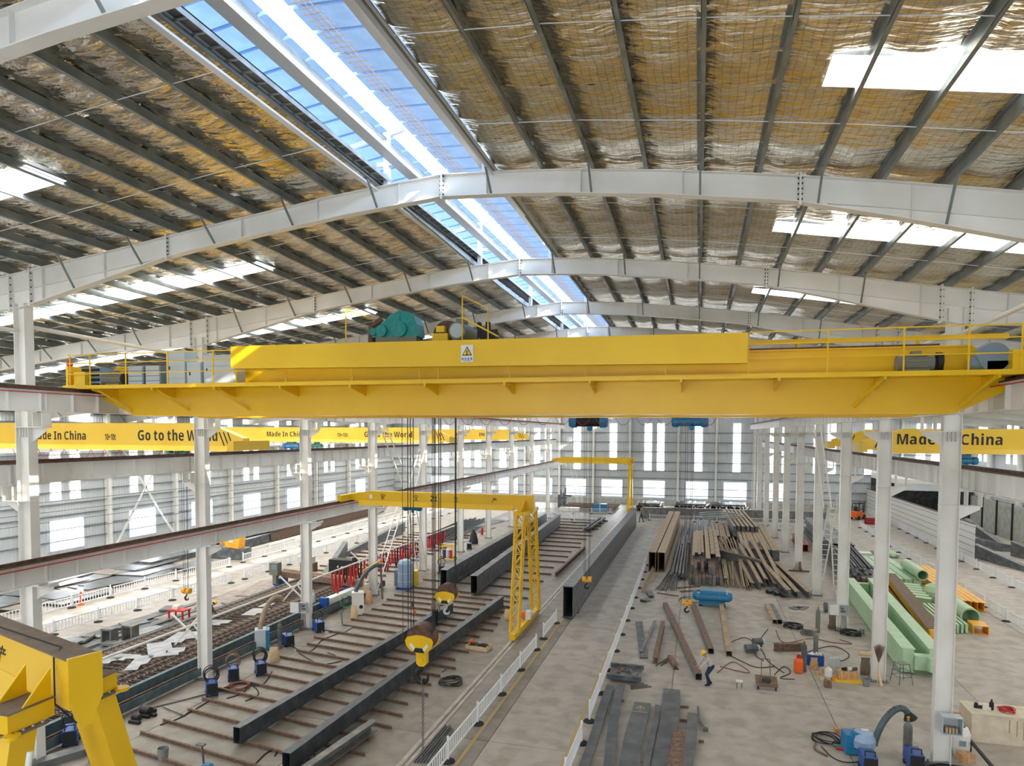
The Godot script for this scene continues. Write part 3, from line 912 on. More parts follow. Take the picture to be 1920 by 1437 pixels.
		var br := MB.new(); br.cyl(W(x + 0.42, 13.58, 19.85), W(x + 0.55, 13.58, 19.85), 0.24, 0.24, 12); br.box(W(x + 0.48, 13.5, 19.85), Vector3(0.2, 0.5, 0.15)); part(o, "brake", br.done(at), M.black)
	var gb := MB.new()
	gb.lathe(W(7.15, 13.66, 19.95), Vector3.BACK, [[0.0, -0.2], [0.36, -0.2], [0.38, -0.1], [0.38, 0.1], [0.36, 0.2], [0.0, 0.2]], 20); gb.cyl(W(6.65, 13.5, 19.95), W(6.95, 13.5, 19.95), 0.17, 0.17, 14); gb.box(W(7.4, 13.42, 19.95), Vector3(0.8, 0.28, 0.4))
	part(o, "gearbox", gb.done(at), M.cabinet_blue)
	var lampm := MB.new(); lampm.lathe(W(-22.15, 14.12, 19.6), Vector3.BACK, [[0.0, -0.09], [0.12, -0.06], [0.13, 0.02], [0.0, 0.1]], 14); part(o, "warning_bell", lampm.done(at), M.red)
	var be := MB.new(); be.box(W(-22.1, 13.65, 19.9), Vector3(0.1, 0.75, 0.9)); be.box(W(-21.95, 13.3, 20.0), Vector3(0.5, 0.08, 1.1)); part(o, "end_panel", be.done(at), M.yellow)
	# warning sign
	var sg := MB.new(); sg.box(W(-6.6, 14.01, 18.93), Vector3(0.38, 0.5, 0.02))
	var sn := part(o, "warning_sign", sg.done(at), M.plastic_white)
	var t1 := MB.new(); t1.prism([[-0.155, -0.06], [0.155, -0.06], [0, 0.21]], W(-6.6, 14.01, 18.915), Vector3.RIGHT, Vector3.UP, 0.01); part(sn, "triangle_border", t1.done(at), M.black_text)
	var t2 := MB.new(); t2.prism([[-0.115, -0.035], [0.115, -0.035], [0, 0.165]], W(-6.6, 14.01, 18.908), Vector3.RIGHT, Vector3.UP, 0.01); part(sn, "triangle_field", t2.done(at), M.helmet)
	var t3 := MB.new()
	t3.box(W(-6.6, 14.09, 18.9), Vector3(0.02, 0.06, 0.008)); t3.box(W(-6.6, 14.05, 18.9), Vector3(0.09, 0.015, 0.008)); t3.box(W(-6.6, 14.005, 18.9), Vector3(0.03, 0.05, 0.008)); t3.box(W(-6.6, 13.985, 18.9), Vector3(0.07, 0.015, 0.008))
	part(sn, "pictogram", t3.done(at), M.black_text)
	var t4 := MB.new()
	for k in 4:
		var gx := -6.735 + k * 0.09
		for st in [[0.0, 0.025, 0.055, 0.01], [0.0, 0.0, 0.06, 0.01], [0.0, -0.025, 0.055, 0.01], [-0.02, 0.0, 0.01, 0.06], [0.02 - k * 0.008, 0.0, 0.01, 0.05]]:
			t4.box(W(gx + st[0], 13.855 + st[1], 18.915), Vector3(st[2], st[3], 0.006))
	t4.box(W(-6.6, 13.795, 18.915), Vector3(0.22, 0.012, 0.006))
	part(sn, "sign_lettering", t4.done(at), M.blue)
	build_trolley(zg)
	# hooks
	hook_block("main_hook_block", "large yellow crane hook block with a chain hanging to the floor", W(-9.42, 4.25, 22.2), 0.47, 12.2, 6, true)
	hook_block("auxiliary_hook_block", "small round yellow hook block hanging above the worker in a tan shirt", W(-8.6, 5.86, 22.5), 0.33, 12.2, 4, false)
	var sl := MB.new()                                # loose tackle ropes beside the main hook
	for q in [[-10.05, 21.9], [-9.1, 22.6]]: sl.tube([W(q[0], 12.2, q[1]), W(q[0] + 0.02, 4.3, q[1])], 0.011, 5)
	solo("tackle_rope", sl, M.rope, W(-9.5, 12.2, 22.2), "pair of thin ropes dropping beside the large hook block", "rope")

func build_trolley(zg: float) -> void:
	var at := W(-8.8, 14.16, zg + 1.7)
	var o := thing("crane_trolley", "hoist trolley with a teal gearbox standing on the big crane", "crane trolley", at)
	var z0 := zg; var z1 := zg + 3.4
	var mb := MB.new()
	mb.box(W(-8.9, 14.42, (z0 + z1) / 2.0), Vector3(4.9, 0.2, 3.9)); part(o, "frame", mb.done(at), M.yellow)
	for x in [-10.9, -6.9]:
		for z in [z0, z1]:
			var w := MB.new(); w.cyl(W(x, 14.3, z - 0.06), W(x, 14.3, z + 0.06), 0.15, 0.15, 14); part(o, "wheel", w.done(at), M.black)
	var zc := zg + 0.6
	var lo := MB.new(); lo.box(W(-9.95, 14.72, zc), Vector3(1.5, 0.42, 0.6)); part(o, "gearbox_base", lo.done(at), M.motor)
	var gbx := MB.new()
	var prof := [[-0.92, 0.0], [-0.95, 0.25], [-0.6, 0.42], [-0.25, 0.75], [0.05, 0.86], [0.35, 0.84], [0.6, 0.68], [0.72, 0.4], [0.76, 0.0]]
	gbx.prism(prof, W(-9.9, 14.92, zc), Vector3.RIGHT, Vector3.UP, 0.62)
	for q in [[-0.55, 0.2, 0.2], [0.12, 0.24, 0.26], [-0.85, 0.18, 0.13]]: gbx.cyl(W(-9.9 + q[0], 14.92 + q[1], zc - 0.42), W(-9.9 + q[0], 14.92 + q[1], zc - 0.3), q[2], q[2], 18)
	gbx.prism([[0.05, 0.0], [0.12, 0.0], [0.12, 0.86], [0.05, 0.86]], W(-9.9, 14.92, zc), Vector3.RIGHT, Vector3.UP, 0.7)
	part(o, "gearbox", gbx.done(at), M.teal)
	var br := MB.new(); br.cyl(W(-11.0, 14.55, zc), W(-11.0, 15.35, zc), 0.14, 0.12, 12); br.bar(W(-11.0, 15.35, zc), W(-10.6, 15.6, zc), 0.12, 0.14); part(o, "brake_thruster", br.done(at), M.rail)
	var dr := MB.new(); dr.cyl(W(-8.35, 15.02, zc + 0.3), W(-8.35, 15.02, zc + 2.4), 0.48, 0.48, 22); part(o, "rope_drum", dr.done(at), M.rail)
	var rg := MB.new()
	for k in 14: rg.ring(W(-8.35, 15.02, zc + 0.45 + k * 0.13), Vector3.BACK, 0.485, 0.02, 20, 4)
	part(o, "wound_rope", rg.done(at), M.rope)
	var bk := MB.new(); bk.box(W(-8.4, 14.75, zc - 0.05), Vector3(0.55, 0.5, 0.25)); bk.box(W(-8.4, 15.15, zc - 0.05), Vector3(0.3, 0.2, 0.2)); part(o, "drum_bearing", bk.done(at), M.yellow)
	var mo := MB.new(); mo.cyl(W(-7.75, 15.05, zc - 0.3), W(-7.75, 15.05, zc + 0.9), 0.3, 0.3, 20); mo.box(W(-7.75, 15.42, zc + 0.2), Vector3(0.32, 0.16, 0.3)); mo.box(W(-7.75, 14.7, zc + 0.3), Vector3(0.5, 0.2, 0.9)); part(o, "motor", mo.done(at), M.motor)
	var mc := MB.new(); mc.cyl(W(-7.75, 15.05, zc - 0.33), W(-7.75, 15.05, zc - 0.29), 0.24, 0.24, 18); part(o, "motor_cap", mc.done(at), M.cabinet)
	var sm := MB.new(); sm.cyl(W(-7.0, 14.85, zc + 0.1), W(-6.5, 14.85, zc + 0.1), 0.26, 0.26, 14); sm.box(W(-6.8, 15.0, zc + 0.1), Vector3(0.12, 0.7, 0.2)); sm.box(W(-7.1, 15.1, zc + 0.1), Vector3(0.1, 0.5, 0.2)); part(o, "auxiliary_winch", sm.done(at), M.black)
	var rp := MB.new()
	var rq := MB.new()
	for x in [-7.42, -6.55]: rp.bar(W(x, 14.5, z0 - 0.1), W(x, 16.1 if x < -7 else 15.65, z0 - 0.1), 0.035, 0.035)
	rp.bar(W(-7.42, 16.1, z0 - 0.1), W(-6.55, 15.65, z0 - 0.1), 0.03, 0.03); rp.bar(W(-7.42, 15.4, z0 - 0.1), W(-6.2, 14.75, z0 - 0.1), 0.03, 0.05)
	rq.bar(W(-11.6, 14.1, z0 - 0.1), W(-11.6, 15.85, z0 - 0.1), 0.035, 0.035); rq.bar(W(-11.6, 15.85, z0 - 0.1), W(-11.2, 15.7, z0 + 1.0), 0.03, 0.03); rq.bar(W(-11.6, 14.4, z0 - 0.1), W(-11.2, 14.42, z0), 0.04, 0.06)
	part(o, "mast_rail", rq.done(at), M.yellow)
	part(o, "railing", rp.done(at), M.yellow)

func hook_shape(mb: MB, c: Vector3, R: float, r: float, ax := Vector3.BACK) -> void:
	# open hook: shank, thick bow, tapering tip
	mb.cyl(c + Vector3(0, R * 1.15, 0), c + Vector3(0, R * 2.0, 0), r * 0.9, r * 0.8, 10)
	var k := 16
	for i in k:
		var a0 := lerpf(PI * 0.5, PI * 2.1, float(i) / k); var a1 := lerpf(PI * 0.5, PI * 2.1, float(i + 1) / k)
		var f0 := float(i) / k; var f1 := float(i + 1) / k
		var w0 := r * (0.85 + 0.5 * sin(PI * minf(1.0, f0 * 1.15))) * (1.0 if f0 < 0.75 else lerpf(1.0, 0.4, (f0 - 0.75) * 4.0))
		var w1 := r * (0.85 + 0.5 * sin(PI * minf(1.0, f1 * 1.15))) * (1.0 if f1 < 0.75 else lerpf(1.0, 0.4, (f1 - 0.75) * 4.0))
		var e := Vector3.UP.cross(ax)
		mb.cyl(c + (e * cos(a0) + Vector3.UP * sin(a0)) * R, c + (e * cos(a1) + Vector3.UP * sin(a1)) * R, w0, w1, 8, i == k - 1)

func hook_block(called: String, lab: String, c: Vector3, r: float, y_top: float, ropes: int, chain: bool) -> void:
	var o := thing(called, lab, "crane hook", c)
	var sh := MB.new(); sh.cyl(Vector3(0, r * 0.25, -r * 0.7), Vector3(0, r * 0.25, r * 0.55), r * 1.05, r * 1.05, 24); part(o, "sheave_guard", sh.done(), M.rail)
	var pl := []
	for i in 15:
		var a := PI + PI * i / 14.0
		pl.append([cos(a) * r * 1.12, sin(a) * r * 0.95 + r * 0.12])
	pl.append([r * 0.95, r * 0.38]); pl.append([r * 0.3, r * 0.55]); pl.append([-r * 0.3, r * 0.55]); pl.append([-r * 0.95, r * 0.38])
	for zz in [r * 0.62, -r * 0.78]:
		var mb := MB.new(); mb.prism(pl, Vector3(0, 0, zz), Vector3.RIGHT, Vector3.UP, 0.05); part(o, "cheek_plate", mb.done(), M.yellow)
	var op := MB.new()
	for s in [-1, 1]: op.prism([[s * 0.2 * r, -0.5 * r], [s * 0.65 * r, -0.05 * r], [s * 0.75 * r, -0.25 * r], [s * 0.45 * r, -0.6 * r]], Vector3(0, 0, r * 0.62 + 0.03), Vector3.RIGHT, Vector3.UP, 0.012)
	part(o, "side_opening", op.done(), M.plastic_white)
	var bt := MB.new(); bt.prism([[-0.45 * r, -0.75 * r], [0.45 * r, -0.75 * r], [0.3 * r, -0.4 * r], [-0.3 * r, -0.4 * r]], Vector3(0, 0, r * 0.62 + 0.034), Vector3.RIGHT, Vector3.UP, 0.012); part(o, "lower_opening", bt.done(), M.black)
	var pn := MB.new(); pn.cyl(Vector3(0, r * 0.1, -r * 0.85), Vector3(0, r * 0.1, r * 0.72), r * 0.13, r * 0.13, 12); part(o, "pin", pn.done(), M.amber)
	if chain:
		var yo := MB.new(); yo.prism([[-r * 0.42, -r * 0.75], [r * 0.42, -r * 0.75], [r * 0.4, -r * 1.75], [r * 0.2, -r * 1.95], [-r * 0.2, -r * 1.95], [-r * 0.4, -r * 1.75]], Vector3.ZERO, Vector3.RIGHT, Vector3.UP, r * 0.5); yo.cyl(Vector3(0, -r * 1.45, r * 0.2), Vector3(0, -r * 1.45, r * 0.34), r * 0.2, r * 0.2, 14); part(o, "crosshead", yo.done(), M.yellow)
		var hk := MB.new(); hook_shape(hk, Vector3(0, -r * 2.75, 0), r * 0.48, r * 0.19); part(o, "hook", hk.done(), M.black)
		var ch := MB.new()
		var y := -r * 3.25
		var i := 0
		while y > -c.y + 0.12:
			ch.ring(Vector3(0.02, y - 0.05, 0), Vector3.BACK if i % 2 == 0 else Vector3.RIGHT, 0.045, 0.014, 8, 4); y -= 0.072; i += 1
		part(o, "lifting_chain", ch.done(), M.grey_steel)
		var rg := MB.new(); rg.ring(Vector3(0.02, -r * 3.2, 0), Vector3.RIGHT, 0.13, 0.025, 14, 6); part(o, "chain_ring", rg.done(), M.rust)
	else:
		var hk := MB.new(); hook_shape(hk, Vector3(0, -r * 1.75, 0), r * 0.3, r * 0.12); part(o, "hook", hk.done(), M.cabinet)
	for i in ropes:
		var f := (i % 2) * 2 - 1
		var xx := f * r * (0.88 + 0.05 * (i / 2))
		var rp := MB.new(); rp.cyl(Vector3(xx, r * 0.3, -r * 0.4 + 0.4 * r * (i / 2)), Vector3(xx * 1.02, y_top - c.y, -r * 0.4 + 0.4 * r * (i / 2)), 0.016, 0.016, 5); part(o, "rope", rp.done(), M.rope)

func build_more() -> void:
	build_cranes()
	build_girders()
	build_fences()
	build_piles()
	build_plate_bay()
	build_road_bay()
	build_small_things()
	build_people()

# ---------------------------------------------------------------- lettering
const ORD := ["first", "second", "third", "fourth", "fifth", "sixth", "seventh", "eighth", "ninth", "tenth"]
func nth(i: int) -> String:
	return ORD[i] if i < 10 else "%dth" % (i + 1) if (i + 1) % 10 > 3 or (i + 1) % 100 < 20 else "%d%s" % [i + 1, ["th", "st", "nd", "rd"][(i + 1) % 10]]
func lettering(parent: Node, text: String, at: Vector3, w: float, h: float, m: Material, called := "lettering", serif := false) -> void:
	# flat letters facing the camera side (+z), at = lower left corner, in the parent's coordinates
	var t := TextMesh.new()
	var f := SystemFont.new()
	f.font_names = PackedStringArray(["Droid Sans"])
	f.font_weight = 700
	t.font = f
	t.text = text
	t.font_size = 32
	t.pixel_size = 0.01
	t.depth = 0.004
	t.curve_step = 2.0
	t.horizontal_alignment = HORIZONTAL_ALIGNMENT_LEFT
	var bb := t.get_aabb()
	var o := MeshInstance3D.new()
	o.name = called
	o.mesh = t
	o.material_override = m
	o.scale = Vector3(w / bb.size.x, h / bb.size.y, 1.0)
	o.position = at - Vector3(bb.position.x * o.scale.x, bb.position.y * o.scale.y, 0)
	parent.add_child(o, true)
const GLYPHS := {   # brush strokes of the four stencilled characters on a 10 x 10 grid
	"an": [[5, 10, 5, 8.8], [1, 8.6, 9, 8.6], [1, 8.6, 1, 7.2], [9, 8.6, 9, 7.2], [4.6, 7.6, 2.6, 3.4], [2.6, 3.4, 8, 0.3], [7, 5.6, 2, 0.3], [0.8, 5.6, 9.2, 5.6]],
	"quan": [[5, 10, 1, 6.4], [5, 10, 9, 6.4], [2.6, 6, 7.4, 6], [2.8, 3.4, 7.2, 3.4], [1, 0.6, 9, 0.6], [5, 6, 5, 0.6]],
	"sheng": [[3, 9.6, 1.4, 6], [2.4, 7.4, 8.6, 7.4], [2.4, 4, 8, 4], [0.8, 0.6, 9.2, 0.6], [5.2, 9.8, 5.2, 0.6]],
	"chan": [[5, 10, 5, 8.6], [1.4, 8.2, 8.8, 8.2], [3.2, 8, 3.8, 6.2], [7, 8, 6.2, 6.2], [2, 5.8, 9, 5.8], [2, 5.8, 0.8, 0.6]],
}
func glyph(parent: Node, key: String, at: Vector3, s: float, m: Material) -> void:
	var mb := MB.new()
	for q in GLYPHS[key]:
		mb.bar(Vector3(q[0], q[1], 0) * s / 10.0, Vector3(q[2], q[3], 0) * s / 10.0, s * 0.09, 0.006, Vector3.BACK)
	part(parent, "lettering", mb.done(), m, at)

# ---------------------------------------------------------------- other cranes
func bridge(lab: String, z: float, x0: float, x1: float, y: float, h: float, texts: Array, tapered_at: float, mirrored := false) -> Node3D:
	# single girder crane between two runways; y = top of the rails
	var at := W((x0 + x1) / 2.0, y, z)
	var o := thing("single_girder_crane", lab, "bridge crane", at)
	var half := (x1 - x0) / 2.0
	var mb := MB.new()
	mb.prism([[-half + 0.2, 0.25], [-half + 1.2, 0.12], [half - 1.2, 0.12], [half - 0.2, 0.25], [half - 0.2, 0.7], [half - 2.4, h], [-half + 2.4, h], [-half + 0.2, 0.7]], Vector3.ZERO, Vector3.RIGHT, Vector3.UP, 0.55)
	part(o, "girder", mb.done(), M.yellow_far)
	var lf := MB.new()
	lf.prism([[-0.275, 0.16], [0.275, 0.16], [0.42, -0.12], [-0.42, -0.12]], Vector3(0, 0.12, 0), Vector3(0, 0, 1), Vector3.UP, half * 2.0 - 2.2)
	part(o, "lower_flange", lf.done(), M.yellow_far)
	for s in [-1, 1]:
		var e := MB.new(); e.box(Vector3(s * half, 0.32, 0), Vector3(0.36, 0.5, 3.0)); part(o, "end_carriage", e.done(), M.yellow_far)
		for q in [-1.2, 1.2]:
			var w := MB.new(); w.cyl(Vector3(s * half - 0.05, 0.26, q), Vector3(s * half + 0.05, 0.26, q), 0.2, 0.2, 12); part(o, "wheel", w.done(), M.black)
		var st := MB.new()
		for k in 3: st.bar(Vector3(s * (half - 1.65 + k * 0.26), 1.02, 0.285), Vector3(s * (half - 1.35 + k * 0.26), 0.3, 0.285), 0.07, 0.006, Vector3.BACK)
		part(o, "slanted_stripes", st.done(), M.black_text)
	for t in texts: lettering(o, t[0], Vector3(t[1] - at.x, h * 0.36, 0.28), t[2], t[3], M.black_text)
	return o
func hoist(lab: String, c: Vector3, w: float, drop: float, m: Material, group := "") -> void:
	# electric wire rope hoist: barrel, motor ends, trolley, ropes and hook
	var o := thing("electric_hoist", lab, "hoist", c, group)
	var mb := MB.new(); mb.cyl(Vector3(-w * 0.3, 0, 0), Vector3(w * 0.3, 0, 0), w * 0.13, w * 0.13, 16); part(o, "drum_housing", mb.done(), M.black if w > 1.9 and m == M.hoist_blue and drop > 8.5 else m)
	for s in [-1, 1]:
		var e := MB.new(); e.lathe(Vector3(s * w * 0.3, 0, 0), Vector3(s, 0, 0), [[0.16 * w, 0], [0.16 * w, 0.12 * w], [0.13 * w, 0.19 * w], [0.0, 0.2 * w]], 16); part(o, "motor_end", e.done(), m)
	var tr := MB.new(); tr.box(Vector3(0, w * 0.2, 0), Vector3(w * 0.4, w * 0.12, w * 0.3))
	for s in [-1, 1]: tr.cyl(Vector3(s * w * 0.15, w * 0.27, -w * 0.14), Vector3(s * w * 0.15, w * 0.27, w * 0.14), w * 0.06, w * 0.06, 10)
	part(o, "trolley", tr.done(), m)
	var cm := MB.new(); cm.lathe(Vector3(w * 0.05, -w * 0.12, w * 0.08), Vector3.DOWN, [[0.07 * w, 0], [0.07 * w, 0.1 * w], [0.0, 0.13 * w]], 12); part(o, "rope_guide", cm.done(), m)
	if drop > 0.0:
		var rp := MB.new()
		for s in [-1, 1]: rp.cyl(Vector3(s * 0.1, -w * 0.1, 0), Vector3(s * 0.09, -drop + 0.25, 0), 0.01, 0.01, 5)
		for s in [-1, 1]: rp.cyl(Vector3(s * 0.2, -w * 0.1, 0.05), Vector3(s * 0.15, -drop + 0.25, 0.05), 0.01, 0.01, 5)
		part(o, "rope", rp.done(), M.rope)
		var bl := MB.new(); bl.cyl(Vector3(-0.24, -drop + 0.2, 0), Vector3(-0.06, -drop + 0.2, 0), 0.16, 0.16, 14); bl.cyl(Vector3(0.06, -drop + 0.2, 0), Vector3(0.24, -drop + 0.2, 0), 0.16, 0.16, 14); bl.box(Vector3(0, -drop + 0.12, 0), Vector3(0.2, 0.14, 0.2)); part(o, "hook_sheave", bl.done(), M.amber)
		var hk := MB.new(); hook_shape(hk, Vector3(0, -drop - 0.2, 0), 0.11, 0.04); part(o, "hook", hk.done(), M.black)

func festoon(lab: String, a: Vector3, b: Vector3, n: int, sag: float, group: String) -> void:
	var mb := MB.new()
	for i in n:
		var p := a.lerp(b, float(i) / n); var q := a.lerp(b, float(i + 1) / n)
		var pts := []
		for k in 9:
			var t := k / 8.0
			pts.append(p.lerp(q, t) + Vector3(0, -sag * 4.0 * t * (1.0 - t), 0))
		mb.tube(pts, 0.014, 5)
	solo("festoon_cable", mb, M.red, a, lab, "cable", group)

func build_cranes() -> void:
	# plate bay
	bridge("yellow crane reading Made In China, Go to the World, in the plate bay", 31.0, -52.05, -23.05, 10.62, 1.5, [["Made In China", pz(58, 815, 30.7).x, 4.0, 0.52], ["10+10t", pz(196, 815, 30.7).x, 0.75, 0.36], ["Go to the World", pz(258, 815, 30.7).x, 5.2, 0.62]], 0.0)
	bridge("second yellow crane of the plate bay, behind the lettered one", 62.0, -52.05, -23.05, 10.62, 1.5, [["Made In China", pz(500, 815, 61.7).x, 4.5, 0.55], ["10+10t", pz(632, 815, 61.7).x, 1.2, 0.4], ["Go to the World", pz(683, 815, 61.7).x, 5.2, 0.6]], 0.0)
	bridge("distant yellow crane of the plate bay near the gable wall", 93.0, -52.05, -23.05, 10.62, 1.5, [["MADE", -34.0, 1.6, 0.45], ["IN", -30.5, 0.8, 0.45]], 0.0)
	hoist("dark teal hoist under the lettered crane of the plate bay", W(-27.9, 10.15, 31.0), 1.3, 0.0, M.teal)
	hoist("blue hoist under the second crane of the plate bay", W(-41.0, 10.15, 62.0), 2.0, 0.0, M.hoist_blue)
	hoist("teal hoist with a hook block hanging low over the barrier lane", W(-38.0, 10.25, 62.0), 1.2, 8.4, M.teal)
	hoist("hoist with a long chain hanging beside the red trestle cart", W(-27.2, 10.25, 31.0), 1.1, 7.6, M.teal)
	festoon("red looped cable under the lettered crane of the plate bay", W(-39.0, 10.66, 30.62), W(-25.5, 10.66, 30.62), 14, 0.55, "")
	festoon("red looped cable under the second crane of the plate bay", W(-43.0, 10.66, 61.62), W(-27.0, 10.66, 61.62), 14, 0.6, "")
	# road bay
	bridge("yellow crane reading Made In China over the road bay", 44.0, 9.1, 36.9, 10.6, 1.42, [["Made In China", pz(1682, 830, 43.7).x, pz(1880, 830, 43.7).x - pz(1682, 830, 43.7).x, 0.66]], 0.0)
	bridge("plain yellow crane behind the lettered one over the road bay", 53.5, 9.1, 36.9, 10.6, 1.42, [], 0.0)
	hoist("blue hoist under the lettered crane over the road bay", W(14.6, 10.2, 44.0), 1.4, 0.0, M.hoist_blue)
	hoist("blue hoist with a yellow hook in front of the sheet-metal shed", W(20.3, 10.25, 44.0), 2.2, 5.0, M.hoist_blue)
	# second crane of the main hall, behind the big one
	var o := thing("double_hoist_crane", "yellow girder hidden behind the big crane, carrying two blue hoists", "bridge crane", W(-7.0, 12.6, 36.0))
	var mb := MB.new(); mb.box(Vector3(0, 0.6, 0), Vector3(28.6, 0.85, 0.6)); part(o, "girder", mb.done(), M.yellow)
	for x in [-14.6, 14.7]:
		var e := MB.new(); e.box(Vector3(x, 0.72, 0), Vector3(0.4, 0.5, 3.0)); part(o, "end_carriage", e.done(), M.yellow)
	hoist("blue hoist with a black drum and a small hook over the long girder", W(-5.7, 12.3, 36.0), 2.1, 8.7, M.hoist_blue)
	hoist("all blue hoist with a hook over the square tubes", W(-0.45, 12.3, 36.0), 1.85, 9.6, M.hoist_blue)
	festoon("red looped cable strung along the plate side of the main hall", W(-14.0, 12.8, 35.68), W(1.0, 12.8, 35.68), 14, 0.7, "")
	half_gantry(39.0, "2t half gantry crane with a yellow lattice leg beside the barrier aisle", false)
	half_gantry(103.0, "distant yellow half gantry crane by the gable wall", true)
	near_gantry()
	hoist("dark blue hoist under the 2t half gantry", W(-17.2, 6.95, 39.0), 1.25, 0.0, M.hoist_blue)
	var pd := MB.new(); pd.tube([W(-17.1, 6.8, 38.8), W(-17.1, 1.0, 38.8)], 0.015, 5); pd.box(W(-17.1, 0.9, 38.8), Vector3(0.1, 0.3, 0.08))
	solo("pendant_control", pd, M.black, W(-17.1, 6.8, 38.8), "hanging pendant control under the 2t half gantry", "remote control")

func half_gantry(z: float, lab: String, plain: bool) -> void:
	var xl := -21.55; var xr := -9.85
	var o := thing("half_gantry_crane", lab, "gantry crane", W(xr, 0, z))
	var at := W(xr, 0, z)
	var mb := MB.new(); mb.prism([[xl + 0.2, 7.38], [xl + 1.4, 7.12], [xr + 0.5, 7.12], [xr + 0.5, 7.95], [xl + 1.4, 7.95], [xl + 0.2, 7.7]], W(0, 0, z), Vector3.RIGHT, Vector3.UP, 0.42)
	part(o, "girder", mb.done(at), M.yellow)
	var lf := MB.new(); lf.prism([[-0.21, 0.2], [0.21, 0.2], [0.32, -0.12], [-0.32, -0.12]], W((xl + xr) / 2.0, 7.15, z), Vector3(0, 0, 1), Vector3.UP, 10.2); part(o, "lower_flange", lf.done(at), M.yellow)
	var ec := MB.new(); ec.box(W(xl, 7.52, z), Vector3(0.3, 0.4, 2.6)); part(o, "end_carriage", ec.done(at), M.yellow)
	var bb := MB.new(); bb.box(W(xr, 0.28, z), Vector3(0.32, 0.34, 6.2)); part(o, "ground_beam", bb.done(at), M.yellow)
	for q in [-2.6, 2.6]:
		var w := MB.new(); w.cyl(W(xr - 0.06, 0.16, z + q), W(xr + 0.06, 0.16, z + q), 0.15, 0.15, 12); part(o, "wheel", w.done(at), M.black)
	var cap := MB.new(); cap.box(W(xr, 7.02, z), Vector3(0.75, 0.2, 3.2)); cap.box(W(xr + 0.42, 7.5, z), Vector3(0.05, 1.1, 0.5))
	for q in [-1, 1]: cap.prism([[0, 0], [1.0, 0], [0, 0.6]], W(xr, 7.12, z + q * 0.24), Vector3(0, 0, -q), Vector3.UP, 0.04)
	part(o, "leg_head", cap.done(at), M.yellow)
	for s in [-1, 1]:
		var t0 := W(xr, 6.92, z + s * 1.35); var b0 := W(xr, 0.45, z + s * 2.55)
		if plain:
			var pm := MB.new(); pm.bar(t0, b0, 0.45, 0.35, Vector3.RIGHT); part(o, "leg", pm.done(at), M.yellow); continue
		# lattice leg: four chords and zigzag lacing
		var cm := MB.new(); var lm := MB.new()
		var ch := []
		for dx in [-0.24, 0.24]:
			for dz in [-0.3, 0.3]:
				var a := t0 + Vector3(dx, 0, dz); var b := b0 + Vector3(dx, 0, dz * 0.62)
				cm.bar(a, b, 0.09, 0.09, Vector3.RIGHT); ch.append([a, b])
		part(o, "leg_chords", cm.done(at), M.yellow)
		var n := 9
		for k in n:
			var f0 := float(k) / n; var f1 := float(k + 1) / n
			for pr in [[0, 1], [2, 3], [0, 2], [1, 3]]:
				var A: Array = ch[pr[0]]; var B: Array = ch[pr[1]]
				if k % 2 == 0: lm.bar(A[0].lerp(A[1], f0), B[0].lerp(B[1], f1), 0.05, 0.05, Vector3.RIGHT)
				else: lm.bar(B[0].lerp(B[1], f0), A[0].lerp(A[1], f1), 0.05, 0.05, Vector3.RIGHT)
				lm.bar(A[0].lerp(A[1], f1), B[0].lerp(B[1], f1), 0.045, 0.045, Vector3.RIGHT)
		part(o, "leg_lacing", lm.done(at), M.yellow)
	if not plain:
		var mo := MB.new(); mo.cyl(W(xr + 0.1, 0.62, z + 0.6), W(xr + 0.1, 0.62, z + 1.0), 0.16, 0.16, 12); mo.box(W(xr + 0.12, 0.7, z + 0.2), Vector3(0.3, 0.5, 0.35)); part(o, "drive_box", mo.done(at), M.plastic_white)
		var rd := MB.new(); rd.cyl(W(xr - 0.25, 0.66, z + 0.1), W(xr - 0.25, 0.66, z + 0.5), 0.2, 0.2, 12); part(o, "drive_motor", rd.done(at), M.orange)
		var keys := ["an", "quan", "", "sheng", "chan"]
		var us := [713, 775, 807, 850, 922]
		for i in 5:
			var p := pz(us[i], 930, z - 0.22)
			if keys[i]: glyph(o, keys[i], Vector3(p.x, 7.42, p.z) - at, 0.36, M.black_text)
			else: lettering(o, "2t", Vector3(p.x, 7.42, p.z) - at, 0.42, 0.36, M.black_text)
		var sg := MB.new(); sg.box(W(-20.55 + 0.6, 7.6, z - 0.225), Vector3(0.2, 0.26, 0.01)); part(o, "warning_label", sg.done(at), M.plastic_white)

